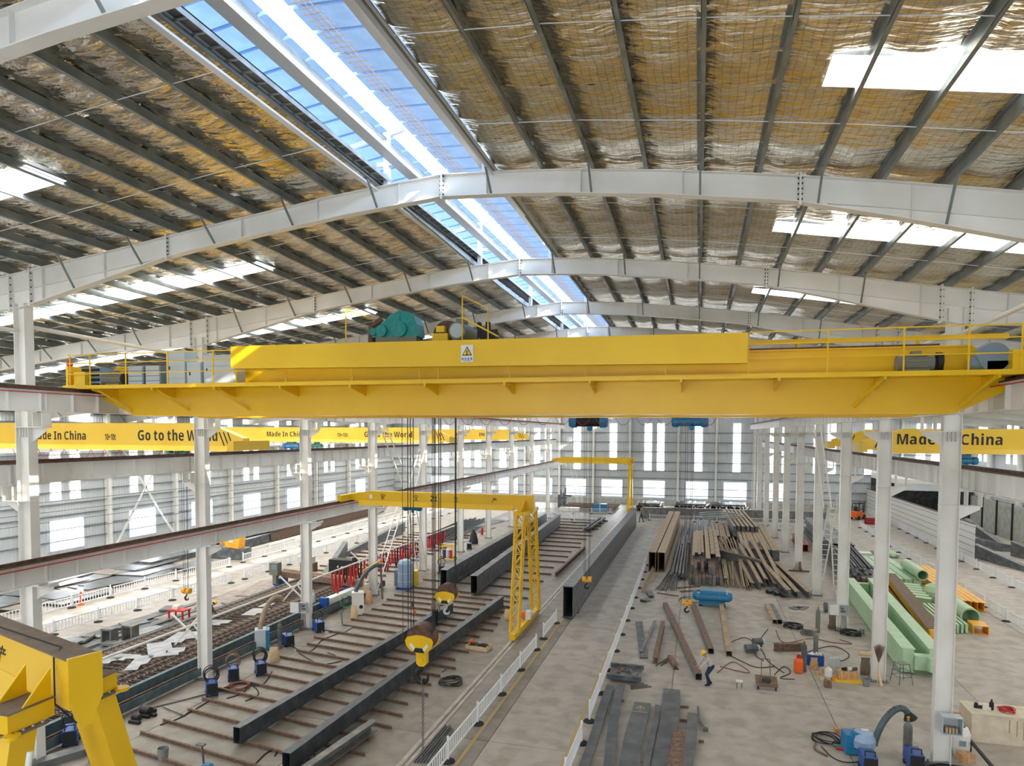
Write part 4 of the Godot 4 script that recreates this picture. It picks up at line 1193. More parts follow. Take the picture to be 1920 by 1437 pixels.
func near_gantry() -> void:
	# the half gantry close by: box girder, leg head and two box legs
	var xl := -21.55; var xr := -9.8; var z := 8.75
	var at := W(xr, 0, z)
	var o := thing("half_gantry_crane", "yellow half gantry crane with broad plate legs and brown girder top", "gantry crane", at)
	var dx := Vector3(1, 0, 0.33).normalized(); var nn := Vector3(-0.33, 0, 1).normalized(); var bs := Basis(dx, Vector3.UP, nn)
	var E := W(xr + 0.12, 0, z - 0.05); var L := 12.35      # the bridge stands slightly askew
	var mb := MB.new(); mb.box(E - dx * L / 2.0 + Vector3(0, 7.555, 0), Vector3(L, 0.81, 0.46), bs); part(o, "girder", mb.done(at), M.yellow)
	var tp := MB.new(); tp.box(E - dx * L / 2.0 + Vector3(0, 7.975, 0), Vector3(L + 0.1, 0.03, 0.5), bs); part(o, "girder_top", tp.done(at), M.dust, Vector3.ZERO, "brown dusty top plate")
	var lf := MB.new(); lf.prism([[-0.24, 0.2], [0.24, 0.2], [0.42, -0.14], [-0.42, -0.14]], E - dx * (L / 2.0 + 0.7) + Vector3(0, 7.1, 0), nn, Vector3.UP, L - 2.4); part(o, "lower_flange", lf.done(at), M.yellow)
	var ep := MB.new(); ep.prism([[-0.26, 8.02], [0.26, 8.02], [0.26, 7.3], [0.07, 6.86], [-0.07, 6.86], [-0.26, 7.3]], E + dx * 0.03, nn, Vector3.UP, 0.05); part(o, "end_plate", ep.done(at), M.yellow)
	for s in [-1, 1]:
		var hd := MB.new(); hd.box(W(xr - 0.62, 7.18, z + s * 0.62), Vector3(0.62, 0.3, 0.78)); part(o, "leg_head", hd.done(at), M.yellow)
		var tt := MB.new(); tt.box(W(xr - 0.62, 7.335, z + s * 0.62), Vector3(0.66, 0.015, 0.8)); part(o, "head_top", tt.done(at), M.dust)
		var fl := MB.new(); fl.box(W(xr - 0.62, 7.0, z + s * 0.72), Vector3(0.78, 0.04, 0.62)); part(o, "bolted_flange", fl.done(at), M.dust)
		for e in [-0.4, 0.4]:
			var lg := MB.new(); lg.cyl(W(xr - 0.62 + e, 6.99, z + s * 1.02), W(xr - 0.62 + e, 7.05, z + s * 1.02), 0.12, 0.12, 14); part(o, "lifting_lug", lg.done(at), M.yellow)
		for k in 4:
			for e in [-0.35, 0.35]:
				var bt := MB.new(); bt.cyl(W(xr - 0.62 + e, 7.0, z + s * (0.48 + 0.16 * k)), W(xr - 0.62 + e, 7.05, z + s * (0.48 + 0.16 * k)), 0.022, 0.022, 6); part(o, "bolt", bt.done(at), M.cabinet)
		var lg2 := MB.new()
		var t0 := W(xr - 0.62, 6.98, z + s * 0.74); var b0 := W(xr - 0.1, 0.4, z + s * 2.35)
		lg2.hexa([b0 + Vector3(-0.22, 0, 0.2), b0 + Vector3(0.22, 0, 0.2), b0 + Vector3(0.22, 0, -0.2), b0 + Vector3(-0.22, 0, -0.2), t0 + Vector3(-0.3, 0, 0.22), t0 + Vector3(0.3, 0, 0.22), t0 + Vector3(0.3, 0, -0.22), t0 + Vector3(-0.3, 0, -0.22)])
		part(o, "leg", lg2.done(at), M.yellow)
		for e in [-1, 1]:
			var gs := MB.new(); gs.prism([[0, 0], [0.5, 0], [0.0, 0.5]], W(xr - 0.62 + e * 0.26, 7.33, z + s * 0.25), Vector3(0, 0, -s), Vector3.UP, 0.03); part(o, "gusset", gs.done(at), M.yellow)
	var gb := MB.new(); gb.box(W(xr - 0.1, 0.25, z), Vector3(0.4, 0.34, 5.6)); part(o, "ground_beam", gb.done(at), M.yellow)
	var cp := MB.new(); cp.tube([W(xr + 0.05, 6.8, z - 0.95), W(xr + 0.25, 3.0, z - 1.85), W(xr + 0.25, 0.6, z - 2.4)], 0.045, 8); part(o, "conduit", cp.done(at), M.plastic_white)
	var cb := MB.new(); cb.tube([E - dx * 6.0 + Vector3(0, 8.0, 0), E - dx * 3.0 + Vector3(0, 8.0, 0.1), E - dx * 0.8 + Vector3(0, 8.0, 0), E - dx * 0.45 + Vector3(0, 7.95, 0) + nn * 0.26, E - dx * 0.4 + Vector3(0, 7.2, 0) + nn * 0.28, E - dx * 0.3 + Vector3(0, 6.8, 0)], 0.014, 5); part(o, "cable", cb.done(at), M.black)
	var gl := MB.new()
	for q in GLYPHS["chan"]: gl.bar(E - dx * (2.75 - q[0] * 0.034) + Vector3(0, 7.42 + q[1] * 0.034, 0) + nn * 0.235, E - dx * (2.75 - q[2] * 0.034) + Vector3(0, 7.42 + q[3] * 0.034, 0) + nn * 0.235, 0.03, 0.008, nn)
	part(o, "lettering", gl.done(at), M.black_text)
	var ec := MB.new(); ec.box(E - dx * L + Vector3(0, 7.5, 0), Vector3(0.3, 0.42, 3.0)); part(o, "end_carriage", ec.done(at), M.yellow)

# ---------------------------------------------------------------- girders on the trestle rails
func unit_beam(kind: String) -> Mesh:                 # 1 x 1 section, 1 m long along -z, standing on the origin
	if cache.has(kind): return cache[kind]
	var mb := MB.new()
	var a := Vector3.ZERO; var b := Vector3(0, 0, -1)
	match kind:
		"box": mb.hollow(a, b, 1.0, 1.0, 0.05)
		"girder": mb.hollow(a, b, 1.0, 1.0, 0.03, 0.07)
		"i": mb.ibeam(a + Vector3(0, 0.5, 0), b + Vector3(0, 0.5, 0), 1.0, 1.0, 0.07, 0.07)
		"channel": mb.bar(a + Vector3(0, 0.05, 0), b + Vector3(0, 0.05, 0), 1.0, 0.1); mb.bar(a + Vector3(0, 0.95, 0), b + Vector3(0, 0.95, 0), 1.0, 0.1); mb.bar(a + Vector3(-0.46, 0.5, 0), b + Vector3(-0.46, 0.5, 0), 0.08, 0.82)
		"angle": mb.bar(a + Vector3(0, 0.06, 0), b + Vector3(0, 0.06, 0), 1.0, 0.12); mb.bar(a + Vector3(-0.44, 0.5, 0), b + Vector3(-0.44, 0.5, 0), 0.12, 1.0)
		"plate": mb.box(Vector3(0, 0.5, -0.5), Vector3.ONE)
		"pipe": mb.lathe(Vector3(0, 0.5, 0), Vector3.FORWARD, [[0.42, 0], [0.5, 0], [0.5, 1], [0.42, 1], [0.42, 0]], 18)
		"round": mb.cyl(Vector3(0, 0.5, 0), Vector3(0, 0.5, -1), 0.5, 0.5, 8)
	cache[kind] = mb.done()
	return cache[kind]
func laid(called: String, lab: String, cat: String, group: String, kind: String, m: Material, a: Vector3, b: Vector3, w: float, h: float, roll := 0.0) -> MeshInstance3D:
	# a bar lying from a to b (points on its underside)
	var o := MeshInstance3D.new()
	o.name = numbered(called)
	o.mesh = unit_beam(kind)
	o.material_override = m
	add_child(o)
	var f := (b - a).normalized()
	var r := f.cross(Vector3.UP).normalized()
	var bs := Basis(r, r.cross(f), -f)
	if roll != 0.0: bs = bs.rotated(f, roll)
	o.transform = Transform3D(Basis(bs.x * w, bs.y * h, bs.z * a.distance_to(b)), a)
	tag(o, lab, cat, group)
	return o

func build_girders() -> void:
	# brown rails laid across the work floor
	var zl := 22.05
	var k := 0
	while zl < 90.0:
		var zr := zl - lerpf(1.55, 0.5, smoothstep(22.0, 60.0, zl))
		var xr := -11.6 + 0.25 * sin(k * 2.3)
		laid("trestle_rail", "rusty rail across the work floor, %s from the plate-legged half gantry" % nth(k + 3), "rail", "rails laid across the work floor", "i", M.rust, W(-20.6 + 0.2 * sin(k * 1.7), 0, zl), W(xr, 0, zr), 0.09, 0.13)
		zl += 1.14 if zl < 33.0 else (1.3 if zl < 46.0 else 2.7)
		k += 1
	for q in [20.9, 19.8, 18.6]:
		laid("trestle_rail", "rusty rail across the work floor, %s from the plate-legged half gantry" % nth(2 - [20.9, 19.8, 18.6].find(q)), "rail", "rails laid across the work floor", "i", M.rust, W(-20.6, 0, q), W(-11.7, 0, q - 1.6), 0.09, 0.13)
	var y := 0.135
	laid("box_girder", "long dark box girder, lower end open, beside the blue welding sets", "steel girder", "", "girder", M.navy_steel, W(-16.3, y, 20.97), W(-15.15, y, 40.4), 0.34, 0.62)
	laid("box_girder", "long dark box girder ending next to the wooden tray of scrap", "steel girder", "", "girder", M.navy_steel, W(-13.35, y, 19.7), W(-12.55, y, 43.0), 0.36, 0.64)
	laid("box_girder", "short grey girder lying at the aisle side of the dark box girders", "steel girder", "", "channel", M.grey_steel, W(-12.55, y, 18.6), W(-11.95, y, 23.4), 0.3, 0.42)
	laid("box_girder", "tall dark box girder closest to the yellow pump frame and columns", "steel girder", "", "girder", M.dark_steel, W(-18.08, y, 46.6), W(-18.7, y, 83.5), 0.6, 1.36)
	laid("box_girder", "tall dark box girder with a scarred end, behind the lattice leg", "steel girder", "", "girder", M.dark_steel, W(-15.33, y, 45.5), W(-16.7, y, 82.5), 0.55, 1.32)
	laid("box_girder", "tallest dark box girder, standing alone on the barrier aisle", "steel girder", "", "girder", M.dark_steel, W(-7.75, 0.06, 41.5), W(-7.7, 0.06, 85.5), 0.72, 2.0)
	laid("skid_block", "wooden skid under the girder standing alone on the aisle", "timber", "skids under the lone girder", "plate", M.rust, W(-8.2, 0, 43.0), W(-7.3, 0, 43.0), 0.2, 0.06)
	laid("skid_block", "wooden skid under the girder standing alone on the aisle", "timber", "skids under the lone girder", "plate", M.rust, W(-8.2, 0, 84.0), W(-7.3, 0, 84.0), 0.2, 0.06)
	for s in [[-3.62, "outer"], [-2.86, "inner"]]:
		laid("box_girder", "tan topped box girder, %s of the pair beside the steel heap" % s[1], "steel girder", "", "girder", M.tan_steel, W(s[0], 0.0, 57.6), W(s[0] + 0.42, 0.0, 88.5), 0.66, 1.72)
	laid("loose_beam", "rusty beam lying beside the rails, near the lone tall girder", "steel beam", "", "i", M.rust, W(-10.95, 0.12, 53.0), W(-10.75, 0.12, 66.5), 0.22, 0.3)
	var p := g(1100, 998)
	for i in 4:
		laid("bundled_bar", "dark steel bar in the small bundle at the far rail ends", "steel bar", "bundle at the rail ends", "i", M.dark_steel, p + Vector3(0.22 * i - 0.4, 0.12 + 0.12 * (i % 2), 0), p + Vector3(0.22 * i, 0.12 + 0.12 * (i % 2), -12.0), 0.18, 0.25)
	p = g(1128, 1022)
	for i in 2: laid("bundled_bar", "dark steel bar lying against the lone tall girder", "steel bar", "bars beside the lone girder", "i", M.dark_steel, p + Vector3(0.25 * i, 0, 0), p + Vector3(0.35 * i + 0.5, 0, -18.0), 0.2, 0.25)
	# floor rail of the half gantries, painted lines along the aisle
	var fr := struct("trim_10"); var mb := MB.new(); mb.bar(W(-9.83, 0.008, 0), W(-9.83, 0.008, ZF - 1), 0.42, 0.012); part(fr, "rail_bed", mb.done(), M.slab0)
	var rb := MB.new(); rb.bar(W(-9.83, 0.02, 0), W(-9.83, 0.02, ZF - 1), 0.07, 0.03); part(fr, "floor_rail", rb.done(), M.grey_steel)
	for x in [-8.05, -4.45]:
		var ln := MB.new(); ln.bar(W(x, 0.003, 2), W(x, 0.003, 90), 0.13, 0.004); part(struct("trim_11"), "painted_line", ln.done(), M.line_yellow)
	# loose thin bars beside the lower end of the aisle fence
	for i in 6:
		laid("thin_bar", "thin dark bar on the floor, %s counted towards the aisle fence" % nth(i), "steel bar", "thin bars by the aisle fence", "angle", M.grey_steel, g(778 + 5 * i, 1432) + Vector3(0.02 * i, 0, 0), g(838 + 2.5 * i, 1362 + 3 * (i % 3)), 0.09, 0.07)

# ---------------------------------------------------------------- barrier fences
func make_panel(l: float) -> Node3D:
	var o := thing("barrier_fence", "white barrier panel on black feet", "fence", Vector3.ZERO)
	var po := MB.new(); po.box(Vector3(0, 0.44, 0), Vector3(0.07, 0.88, 0.07)); po.lathe(Vector3(0, 0.88, 0), Vector3.UP, [[0.05, 0], [0.05, 0.03], [0.0, 0.07]], 8); part(o, "post", po.done(), M.fence)
	var ft := MB.new(); ft.lathe(Vector3.ZERO, Vector3.UP, [[0.26, 0], [0.24, 0.05], [0.08, 0.1], [0.0, 0.1]], 12); part(o, "foot", ft.done(), M.rubber)
	for y in [0.2, 0.74]:
		var r := MB.new(); r.bar(Vector3(0, y, 0), Vector3(0, y, -l), 0.04, 0.06); part(o, "fence_rail", r.done(), M.fence)
	var n := int(l / 0.2)
	var bm := ubox(Vector3(0.025, 0.52, 0.05))
	for i in n: part(o, "baluster", bm, M.fence, Vector3(0, 0.47, -l * (i + 0.5) / n))
	return o
func fence_line(proto: Node3D, l: float, a: Vector3, b: Vector3, lab: String, group: String, end := "from the gable wall") -> void:
	var n := maxi(1, int(round(a.distance_to(b) / l)))
	var turn := heading(a, b)
	for i in n:
		copy(proto, "barrier_fence", a.lerp(b, float(i) / n), turn, lab if n == 1 else lab + ", " + nth(n - 1 - i) + " " + end, group)
	var e := thing("barrier_post", "end post on a black foot, " + lab.trim_prefix("white barrier panel "), "fence post", b, group)
	var po := MB.new(); po.box(Vector3(0, 0.44, 0), Vector3(0.07, 0.88, 0.07)); part(e, "post", po.done(), M.fence)
	var ft := MB.new(); ft.lathe(Vector3.ZERO, Vector3.UP, [[0.26, 0], [0.24, 0.05], [0.08, 0.1], [0.0, 0.1]], 12); part(e, "foot", ft.done(), M.rubber)
func build_fences() -> void:
	var p := make_panel(3.1)
	p.position = W(-8.4, 0, 18.9); p.rotation.y = 0.0
	tag(p, "white barrier panel on the rail side of the main aisle", "fence", "panels on the rail side of the main aisle")
	fence_line(p, 3.2, W(-8.4, 0, 22.1), W(-8.25, 0, 35.0), "white barrier panel on the rail side of the main aisle", "panels on the rail side of the main aisle")
	fence_line(p, 3.4, W(-8.3, 0, 37.0), W(-8.25, 0, 40.3), "white barrier panel just before the lone tall girder", "panel before the lone girder")
	fence_line(p, 3.2, W(-4.1, 0, 18.6), W(-4.07, 0, 24.8), "white barrier panel between aisle and flat plates", "panels by the flat plates")
	fence_line(p, 3.2, W(-4.08, 0, 26.8), W(-4.25, 0, 60.5), "white barrier panel on the stock side of the main aisle", "panels on the stock side of the main aisle")
	fence_line(p, 2.9, W(-40.2, 0, 26.2), W(-38.75, 0, 49.2), "white barrier panel between lane and plate stacks", "panels between lane and plate stacks")
	fence_line(p, 3.0, W(-38.95, 0, 51.3), W(-38.4, 0, 100.0), "white barrier panel beyond the gap by the yellow machine", "panels beyond the gap by the yellow machine")
	fence_line(p, 2.9, W(-35.7, 0, 24.2), W(-34.5, 0, 44.0), "white barrier panel between lane and cutting table", "panels between lane and cutting table")
	fence_line(p, 3.0, W(-34.4, 0, 45.5), W(-34.4, 0, 100.0), "white barrier panel between lane and tapered girders", "panels between lane and tapered girders")
	fence_line(p, 3.6, W(18.7, 0, 45.0), W(19.6, 0, 92.5), "white barrier panel between green girders and road", "panels between green girders and road")
	fence_line(p, 3.6, W(23.2, 0, 56.0), W(24.0, 0, 92.5), "white barrier panel along the white sheet wall", "panels along the white sheet wall")
	fence_line(p, 3.0, g(1004, 964), g(1144, 964), "white barrier panel in front of the far rail rack", "panels before the far rail rack", "from the barrier aisle")
	fence_line(p, 3.0, g(1026, 979), g(1128, 983), "white barrier panel across the end of the work floor", "panels across the end of the work floor", "from the barrier aisle")
	fence_line(p, 3.0, W(-6.2, 0, 92.0), W(14.0, 0, 92.3), "white barrier panel before the long grey cross beam", "panels before the long cross beam", "from the road bay")
	fence_line(p, 3.0, W(3.0, 0, 87.0), W(16.0, 0, 87.3), "white barrier panel behind the steel heap", "panels behind the steel heap", "from the road bay")
	fence_line(p, 3.0, W(-20.5, 0, 90.0), W(-12.0, 0, 89.5), "white barrier panel behind the tall dark girders", "panels behind the tall dark girders", "from the barrier aisle")

# ---------------------------------------------------------------- stock piles
func topped(called: String, lab: String, cat: String, group: String, kind: String, m: Material, mt: Material, a: Vector3, b: Vector3, w: float, h: float, roll := 0.0) -> void:
	# a beam whose upper flange carries brown mill rust
	var o := laid(called, lab, cat, group, kind, m, a, b, w, h, roll)
	var t := MeshInstance3D.new()
	t.name = "rusty_flange"
	t.mesh = ubox(Vector3(1.0, 0.02, 1.0))
	t.material_override = mt
	t.position = Vector3(0, 1.011, -0.5)
	o.add_child(t, true)
func tier(n: int, x0: float, x1: float, z0: float, z1: float, y: float, h: float, kind: String, m: Material, mt, lab: String, group: String, jit := 0.6, skew := 0.0) -> void:
	var w := (x1 - x0) / n
	for i in n:
		var x := x0 + w * (i + 0.5)
		var j := rng.randf_range(-jit, jit)
		var a := W(x + rng.randf_range(-0.02, 0.02), y, z0 + j); var b := W(x + skew + rng.randf_range(-0.05, 0.05), y, z1 + j * 0.7)
		var lb := lab + ", " + nth(i) + " from the aisle"
		if mt != null: topped("stock_beam", lb, "steel beam", group, kind, m, mt, a, b, w * 0.9, h)
		else: laid("stock_beam", lb, "steel beam", group, kind, m, a, b, w * 0.9, h)
func rod_fan(n: int, a0: Vector3, a1: Vector3, b0: Vector3, b1: Vector3, lab: String, group: String, m: Material, r: float, lift: float, cross := 0.02) -> void:
	# bars laid side by side in staggered layers, ordered along a0 - a1
	for i in n:
		var f := (i + 0.5) / n
		var ly := lift * (i % 3) / 3.0
		var a := a0.lerp(a1, f) + Vector3(0, ly, rng.randf_range(-0.4, 0.4)); var b := b0.lerp(b1, clampf(f + rng.randf_range(-cross, cross), 0, 1)) + Vector3(0, ly, rng.randf_range(-0.6, 0.6))
		laid("steel_rod", lab + ", " + nth(i) + " from the aisle", "steel rod", group, "angle" if i % 3 == 0 else "round", m, a, b, r * rng.randf_range(0.8, 1.2), r)
func holed_strip(lab: String, a: Vector3, b: Vector3, w: float) -> void:
	var o := thing("perforated_strip", lab, "steel strip", a)
	var f := (b - a).normalized(); var l := a.distance_to(b)
	var mb := MB.new(); mb.bar(Vector3.ZERO, b - a, w, 0.03); part(o, "strip", mb.done(), M.tan_steel)
	var hm := MB.new()
	var n := int(l / 0.42)
	var r := f.cross(Vector3.UP).normalized(); var u := r.cross(f)
	for i in n:
		for s in [-0.25, 0.25]: hm.cyl(f * l * (i + 0.5) / n + r * s * w, f * l * (i + 0.5) / n + r * s * w + u * 0.024, 0.07, 0.07, 8)
	part(o, "bolt_hole", hm.done(), M.dark_steel)

func build_piles() -> void:
	var G1 := "boxes in the lower stack of the steel heap"
	tier(10, -0.6, 1.95, 53.6, 68.0, 0.0, 0.62, "plate", M.grey_steel, M.rust, "grey box in the bottom layer of the heap's front stack", G1, 0.5)
	tier(8, -0.5, 1.7, 56.0, 71.0, 0.65, 0.55, "plate", M.grey_steel, M.rust, "grey box in the second layer of the heap's front stack", G1, 1.6)
	tier(4, -0.4, 0.6, 59.0, 73.0, 1.23, 0.3, "i", M.grey_steel, M.tan_steel, "tan topped beam crowning the heap's front stack", G1, 1.2)
	tier(3, 0.7, 1.9, 58.0, 74.0, 1.23, 0.34, "channel", M.dark_steel, M.tan_steel, "tan topped channel crowning the heap's front stack", G1, 2.0)
	var L2 := "rusty topped beam in the heap's broad bundle"
	tier(9, 3.9, 7.0, 63.0, 80.0, 0.5, 0.98, "plate", M.dark_steel, M.tan_steel, L2, "beams of the broad bundle", 0.3, 0.2)
	var L3 := "rusty topped beam in the heap's spaced upper bundle"
	for i in 6:
		topped("stock_beam", L3 + ", " + nth(i) + " from the aisle", "steel beam", "beams of the spaced bundle", "plate", M.dark_steel, M.tan_steel, W(3.75 + i * 0.44, 1.52, 73.5 + 0.3 * (i % 2)), W(3.2 + i * 0.44, 1.52, 90.0), 0.3, 0.55)
	tier(8, 3.6, 6.6, 72.0, 86.0, 0.0, 0.5, "i", M.dark_steel, null, "dark bottom beam under the heap's spaced bundle", "beams under the spaced bundle", 1.0)
	tier(8, 3.6, 6.4, 73.0, 87.0, 0.52, 0.5, "i", M.dark_steel, null, "dark second layer beam under the heap's spaced bundle", "beams under the spaced bundle", 1.0)
	tier(7, 1.2, 3.6, 71.0, 86.0, 0.0, 0.6, "i", M.dark_steel, null, "dark bottom beam under the heap's grey trusses", "beams under the grey trusses", 1.5)
	tier(5, 1.6, 3.3, 72.0, 82.0, 0.62, 0.5, "box", M.dark_steel, M.tan_steel, "tan topped beam under the heap's grey trusses", "beams under the grey trusses", 1.0)
	# leaning beams sliding off the heap
	var lean := [[3.95, 53.6, 3.1, 63.0, 1.0], [4.55, 53.4, 3.6, 64.0, 1.35], [5.0, 54.4, 4.0, 65.0, 1.5], [5.6, 53.8, 4.7, 66.0, 1.7], [6.1, 55.0, 5.5, 66.0, 1.6], [6.35, 50.9, 5.2, 60.0, 0.7], [7.0, 51.4, 5.9, 61.0, 0.5], [7.75, 51.2, 6.6, 61.5, 0.3]]
	for i in lean.size():
		var q: Array = lean[i]
		topped("leaning_beam", "rusty topped I-beam sliding off the heap, %s from its front stack" % nth(i), "steel beam", "beams sliding off the heap", "i", M.grey_steel, M.tan_steel, W(q[0], 0.02 + 0.1 * (i % 3), q[1]), W(q[2], q[4], q[3]), 0.34, 0.45, 0.25 if i < 5 else -0.1)
	topped("leaning_beam", "brown I-beam lying crosswise on the middle of the steel heap", "steel beam", "", "i", M.grey_steel, M.rust, W(1.9, 0.95, 61.5), W(5.0, 0.75, 58.4), 0.36, 0.6)
	for i in 3: laid("end_plate_piece", "beam end with stiffener plates at the foot of the heap", "steel piece", "beam ends at the foot of the heap", "channel", M.dark_steel, W(5.0 + 0.45 * i, 0, 52.2 - 0.5 * i), W(5.6 + 0.45 * i, 0.1, 52.8 - 0.4 * i), 0.35, 0.3, 0.4)
	rod_fan(16, W(2.0, 0.02, 53.4), W(4.0, 0.02, 53.0), W(2.1, 0.5, 58.5), W(3.8, 0.9, 59.5), "short bar tangled between the heap's stack and leaning beams", "tangled bars of the heap", M.tan_steel, 0.09, 0.35, 0.12)
	rod_fan(14, W(2.2, 0.6, 60.5), W(4.0, 0.5, 60.5), W(1.2, 1.3, 69.0), W(3.9, 1.1, 70.0), "slim bar on the middle of the steel heap", "slim bars on the heap", M.tan_steel, 0.1, 0.4)
	rod_fan(26, W(-2.95, 0.0, 50.9), W(-1.35, 0.0, 51.2), W(-2.1, 0.05, 58.4), W(-1.5, 0.05, 58.8), "thin rod in the fanned bundle beside the tan girders", "fanned rods", M.grey_steel, 0.055, 0.25)
	rod_fan(14, W(-2.1, 0.0, 56.0), W(-0.8, 0.0, 55.0), W(-1.9, 0.3, 72.0), W(-0.8, 0.5, 74.0), "slim beam between the tan girders and the steel heap", "slim beams beside the tan girders", M.grey_steel, 0.2, 0.5)
	rod_fan(12, W(-1.9, 0.0, 68.0), W(0.6, 0.0, 70.0), W(-1.6, 0.4, 84.0), W(0.8, 0.6, 85.0), "slim beam at the back of the steel heap", "slim beams behind the heap", M.dark_steel, 0.24, 0.9)
	holed_strip("long perforated strip running down the front of the heap", W(2.25, 0.5, 54.4), W(2.2, 1.35, 70.0), 0.36)
	holed_strip("second perforated strip beside the long one on the heap", W(2.72, 0.4, 55.0), W(2.65, 1.3, 70.5), 0.32)
	holed_strip("narrow perforated strip at the edge of the lower stack", W(-0.95, 0.3, 60.0), W(-1.3, 0.7, 73.0), 0.3)
	# roof trusses on top of the heap
	for k in 3:
		var c := W(2.6, 1.3, 80.0 + 2.2 * k)
		var o := thing("roof_truss", "grey gabled truss frame lying on the steel heap", "truss", c, "gabled trusses on the heap")
		var mb := MB.new(); mb.bar(Vector3(-2.4, 0.75, 0), Vector3(0, 1.05, 0), 0.25, 0.14); mb.bar(Vector3(0, 1.05, 0), Vector3(2.4, 0.75, 0), 0.25, 0.14); part(o, "rafter", mb.done(), M.galv)
		for s in [-1.25, 1.25]:
			var p := MB.new(); p.bar(Vector3(s, -0.1, 0), Vector3(s, 0.9, 0), 0.22, 0.2); part(o, "post", p.done(), M.galv)
	# things in front of the heap
	laid("rust_bar", "rusty flat bar on the floor before the fanned rods", "steel bar", "", "plate", M.rust, g(1232, 1113), g(1272, 1119), 0.16, 0.07)
	laid("rust_bar", "pair of rusty bars behind the blue hoist", "steel bar", "bars behind the blue hoist", "plate", M.rust, g(1275, 1111), g(1312, 1109), 0.14, 0.1)
	laid("rust_bar", "pair of rusty bars behind the blue hoist", "steel bar", "bars behind the blue hoist", "plate", M.rust, g(1272, 1104), g(1312, 1101), 0.14, 0.1)
	laid("edge_beam", "slim tan beam leaning along the aisle fence by the tan girders", "steel beam", "", "angle", M.tan_steel, g(1206, 1112), g(1226, 1066, 0.4), 0.2, 0.2)
	for q in [[1222, 1122, 1216, 1112], [1205, 1130, 1216, 1126]]:
		laid("channel_offcut", "short channel offcut lying by the aisle fence", "steel piece", "offcuts by the aisle fence", "channel", M.dark_steel, g(q[0], q[1]), g(q[2], q[3]), 0.4, 0.18)
	# single tubes on the open floor
	topped("square_tube", "long square tube being handled by the worker in grey", "steel tube", "", "box", M.grey_steel, M.rust, g(1310, 1276), g(1247, 1139), 0.3, 0.32)
	topped("square_tube", "long square tube behind the worker, hook and chain above it", "steel tube", "", "box", M.grey_steel, M.rust, g(1333, 1227), g(1300, 1140), 0.3, 0.3)
	topped("square_tube", "tan square tube with its open end towards the pump motors", "steel tube", "", "box", M.tan_steel, M.tan_steel, g(1367, 1232), g(1352, 1138), 0.3, 0.3)
	for i in 2: laid("short_tube", "short square tube of the pair alone on the open floor", "steel tube", "pair of short tubes", "box", M.tan_steel if i == 0 else M.dark_steel, g(1453 + 9 * i, 1171), g(1438 + 8 * i, 1140), 0.28, 0.28)
	laid("brown_beam", "short brown I-beam with a white label beside the gas cylinders", "steel beam", "", "i", M.rust, g(1451, 1221), g(1507, 1221), 0.3, 0.42)
	# thin sections near the aisle
	for i in 5: laid("thin_pipe", "dark pipe in the small bundle beside the aisle fence", "steel pipe", "bundle of dark pipes", "round", M.dark_steel, g(1201 + 3 * i, 1236), g(1193 + 2.6 * i, 1168), 0.09, 0.09)
	laid("thin_pipe", "grey flat bar lying across the bundle of dark pipes", "steel bar", "", "plate", M.grey_steel, g(1202, 1223, 0.1), g(1228, 1165, 0.1), 0.16, 0.04)
	laid("rust_channel", "rusty T-beam standing next to the bundle of dark pipes", "steel beam", "", "i", M.rust, g(1228, 1245), g(1243, 1174), 0.24, 0.3)
	laid("rust_channel", "short rusty channel lying between T-beam and square tube", "steel beam", "", "channel", M.rust, g(1268, 1257), g(1256, 1238), 0.26, 0.25)
	for i in 6: laid("loose_bar", "short thin bar scattered beside the rusty T-beam", "steel bar", "short bars beside the T-beam", "angle", M.grey_steel, g(1230 + 3 * i, 1250 - 3 * (i % 3)), g(1252 + 2 * (i % 2), 1236 + 4 * i % 9), 0.06, 0.06)
	for i in 4: laid("loose_bar", "thin bar on the floor between scrap table and plates", "steel bar", "thin bars before the plates", "angle", M.grey_steel, g(1183, 1294 - 2 * i), g(1222 - 7 * i, 1289 - 3 * i), 0.06, 0.05)
	# scrap pallet by the aisle: grey trestle with odds and ends
	var c := g(1173, 1270)
	var t := thing("scrap_table", "low grey steel trestle loaded with offcuts by the aisle fence", "trestle", c)
	var tb := MB.new(); tb.box(Vector3(0, 0.16, 0), Vector3(1.5, 0.06, 1.7)); part(t, "top", tb.done(), M.grey_steel)
	for s in [-0.8, 0.8]:
		var b := MB.new(); b.box(Vector3(0, 0.26, s), Vector3(1.6, 0.2, 0.16)); part(t, "cross_beam", b.done(), M.dark_steel)
	for i in 9:
		var o := MB.new(); o.box(Vector3(rng.randf_range(-0.5, 0.5), 0.225, -0.55 + 0.14 * i), Vector3(rng.randf_range(0.1, 0.6), 0.07, rng.randf_range(0.06, 0.3)), Basis(Vector3.UP, rng.randf() * 3.0)); solo("offcut", o, M.rust if i % 4 == 0 else M.grey_steel, Vector3.ZERO, "steel offcut lying on the low grey trestle", "steel piece", "offcuts on the grey trestle").position = c
	# flat plates on skids
	var PL := [[1092, 1437, 1148, 1289, 0.36, "narrow dark plate closest to the aisle fence"], [1140, 1437, 1165, 1288, 0.36, "narrow plate with a rusty end, second from the fence"], [1184, 1437, 1203, 1318, 0.7, "broad dark plate with a yellow chalk arrow"], [1216, 1437, 1230, 1325, 0.22, "strip of plate between the two broad ones"], [1243, 1437, 1258, 1296, 0.74, "longest broad plate with a faint chalk ring"], [1284, 1437, 1301, 1338, 0.4, "narrow dark plate on the open floor side"]]
	for i in PL.size():
		var q: Array = PL[i]
		var far := g(q[2], q[3], 0.12); var nr := g(q[0], q[1], 0.12)
		var ext := (nr - far).normalized() * 4.0
		bent_plate(q[5], nr + ext, far, q[4], 0.06, i)
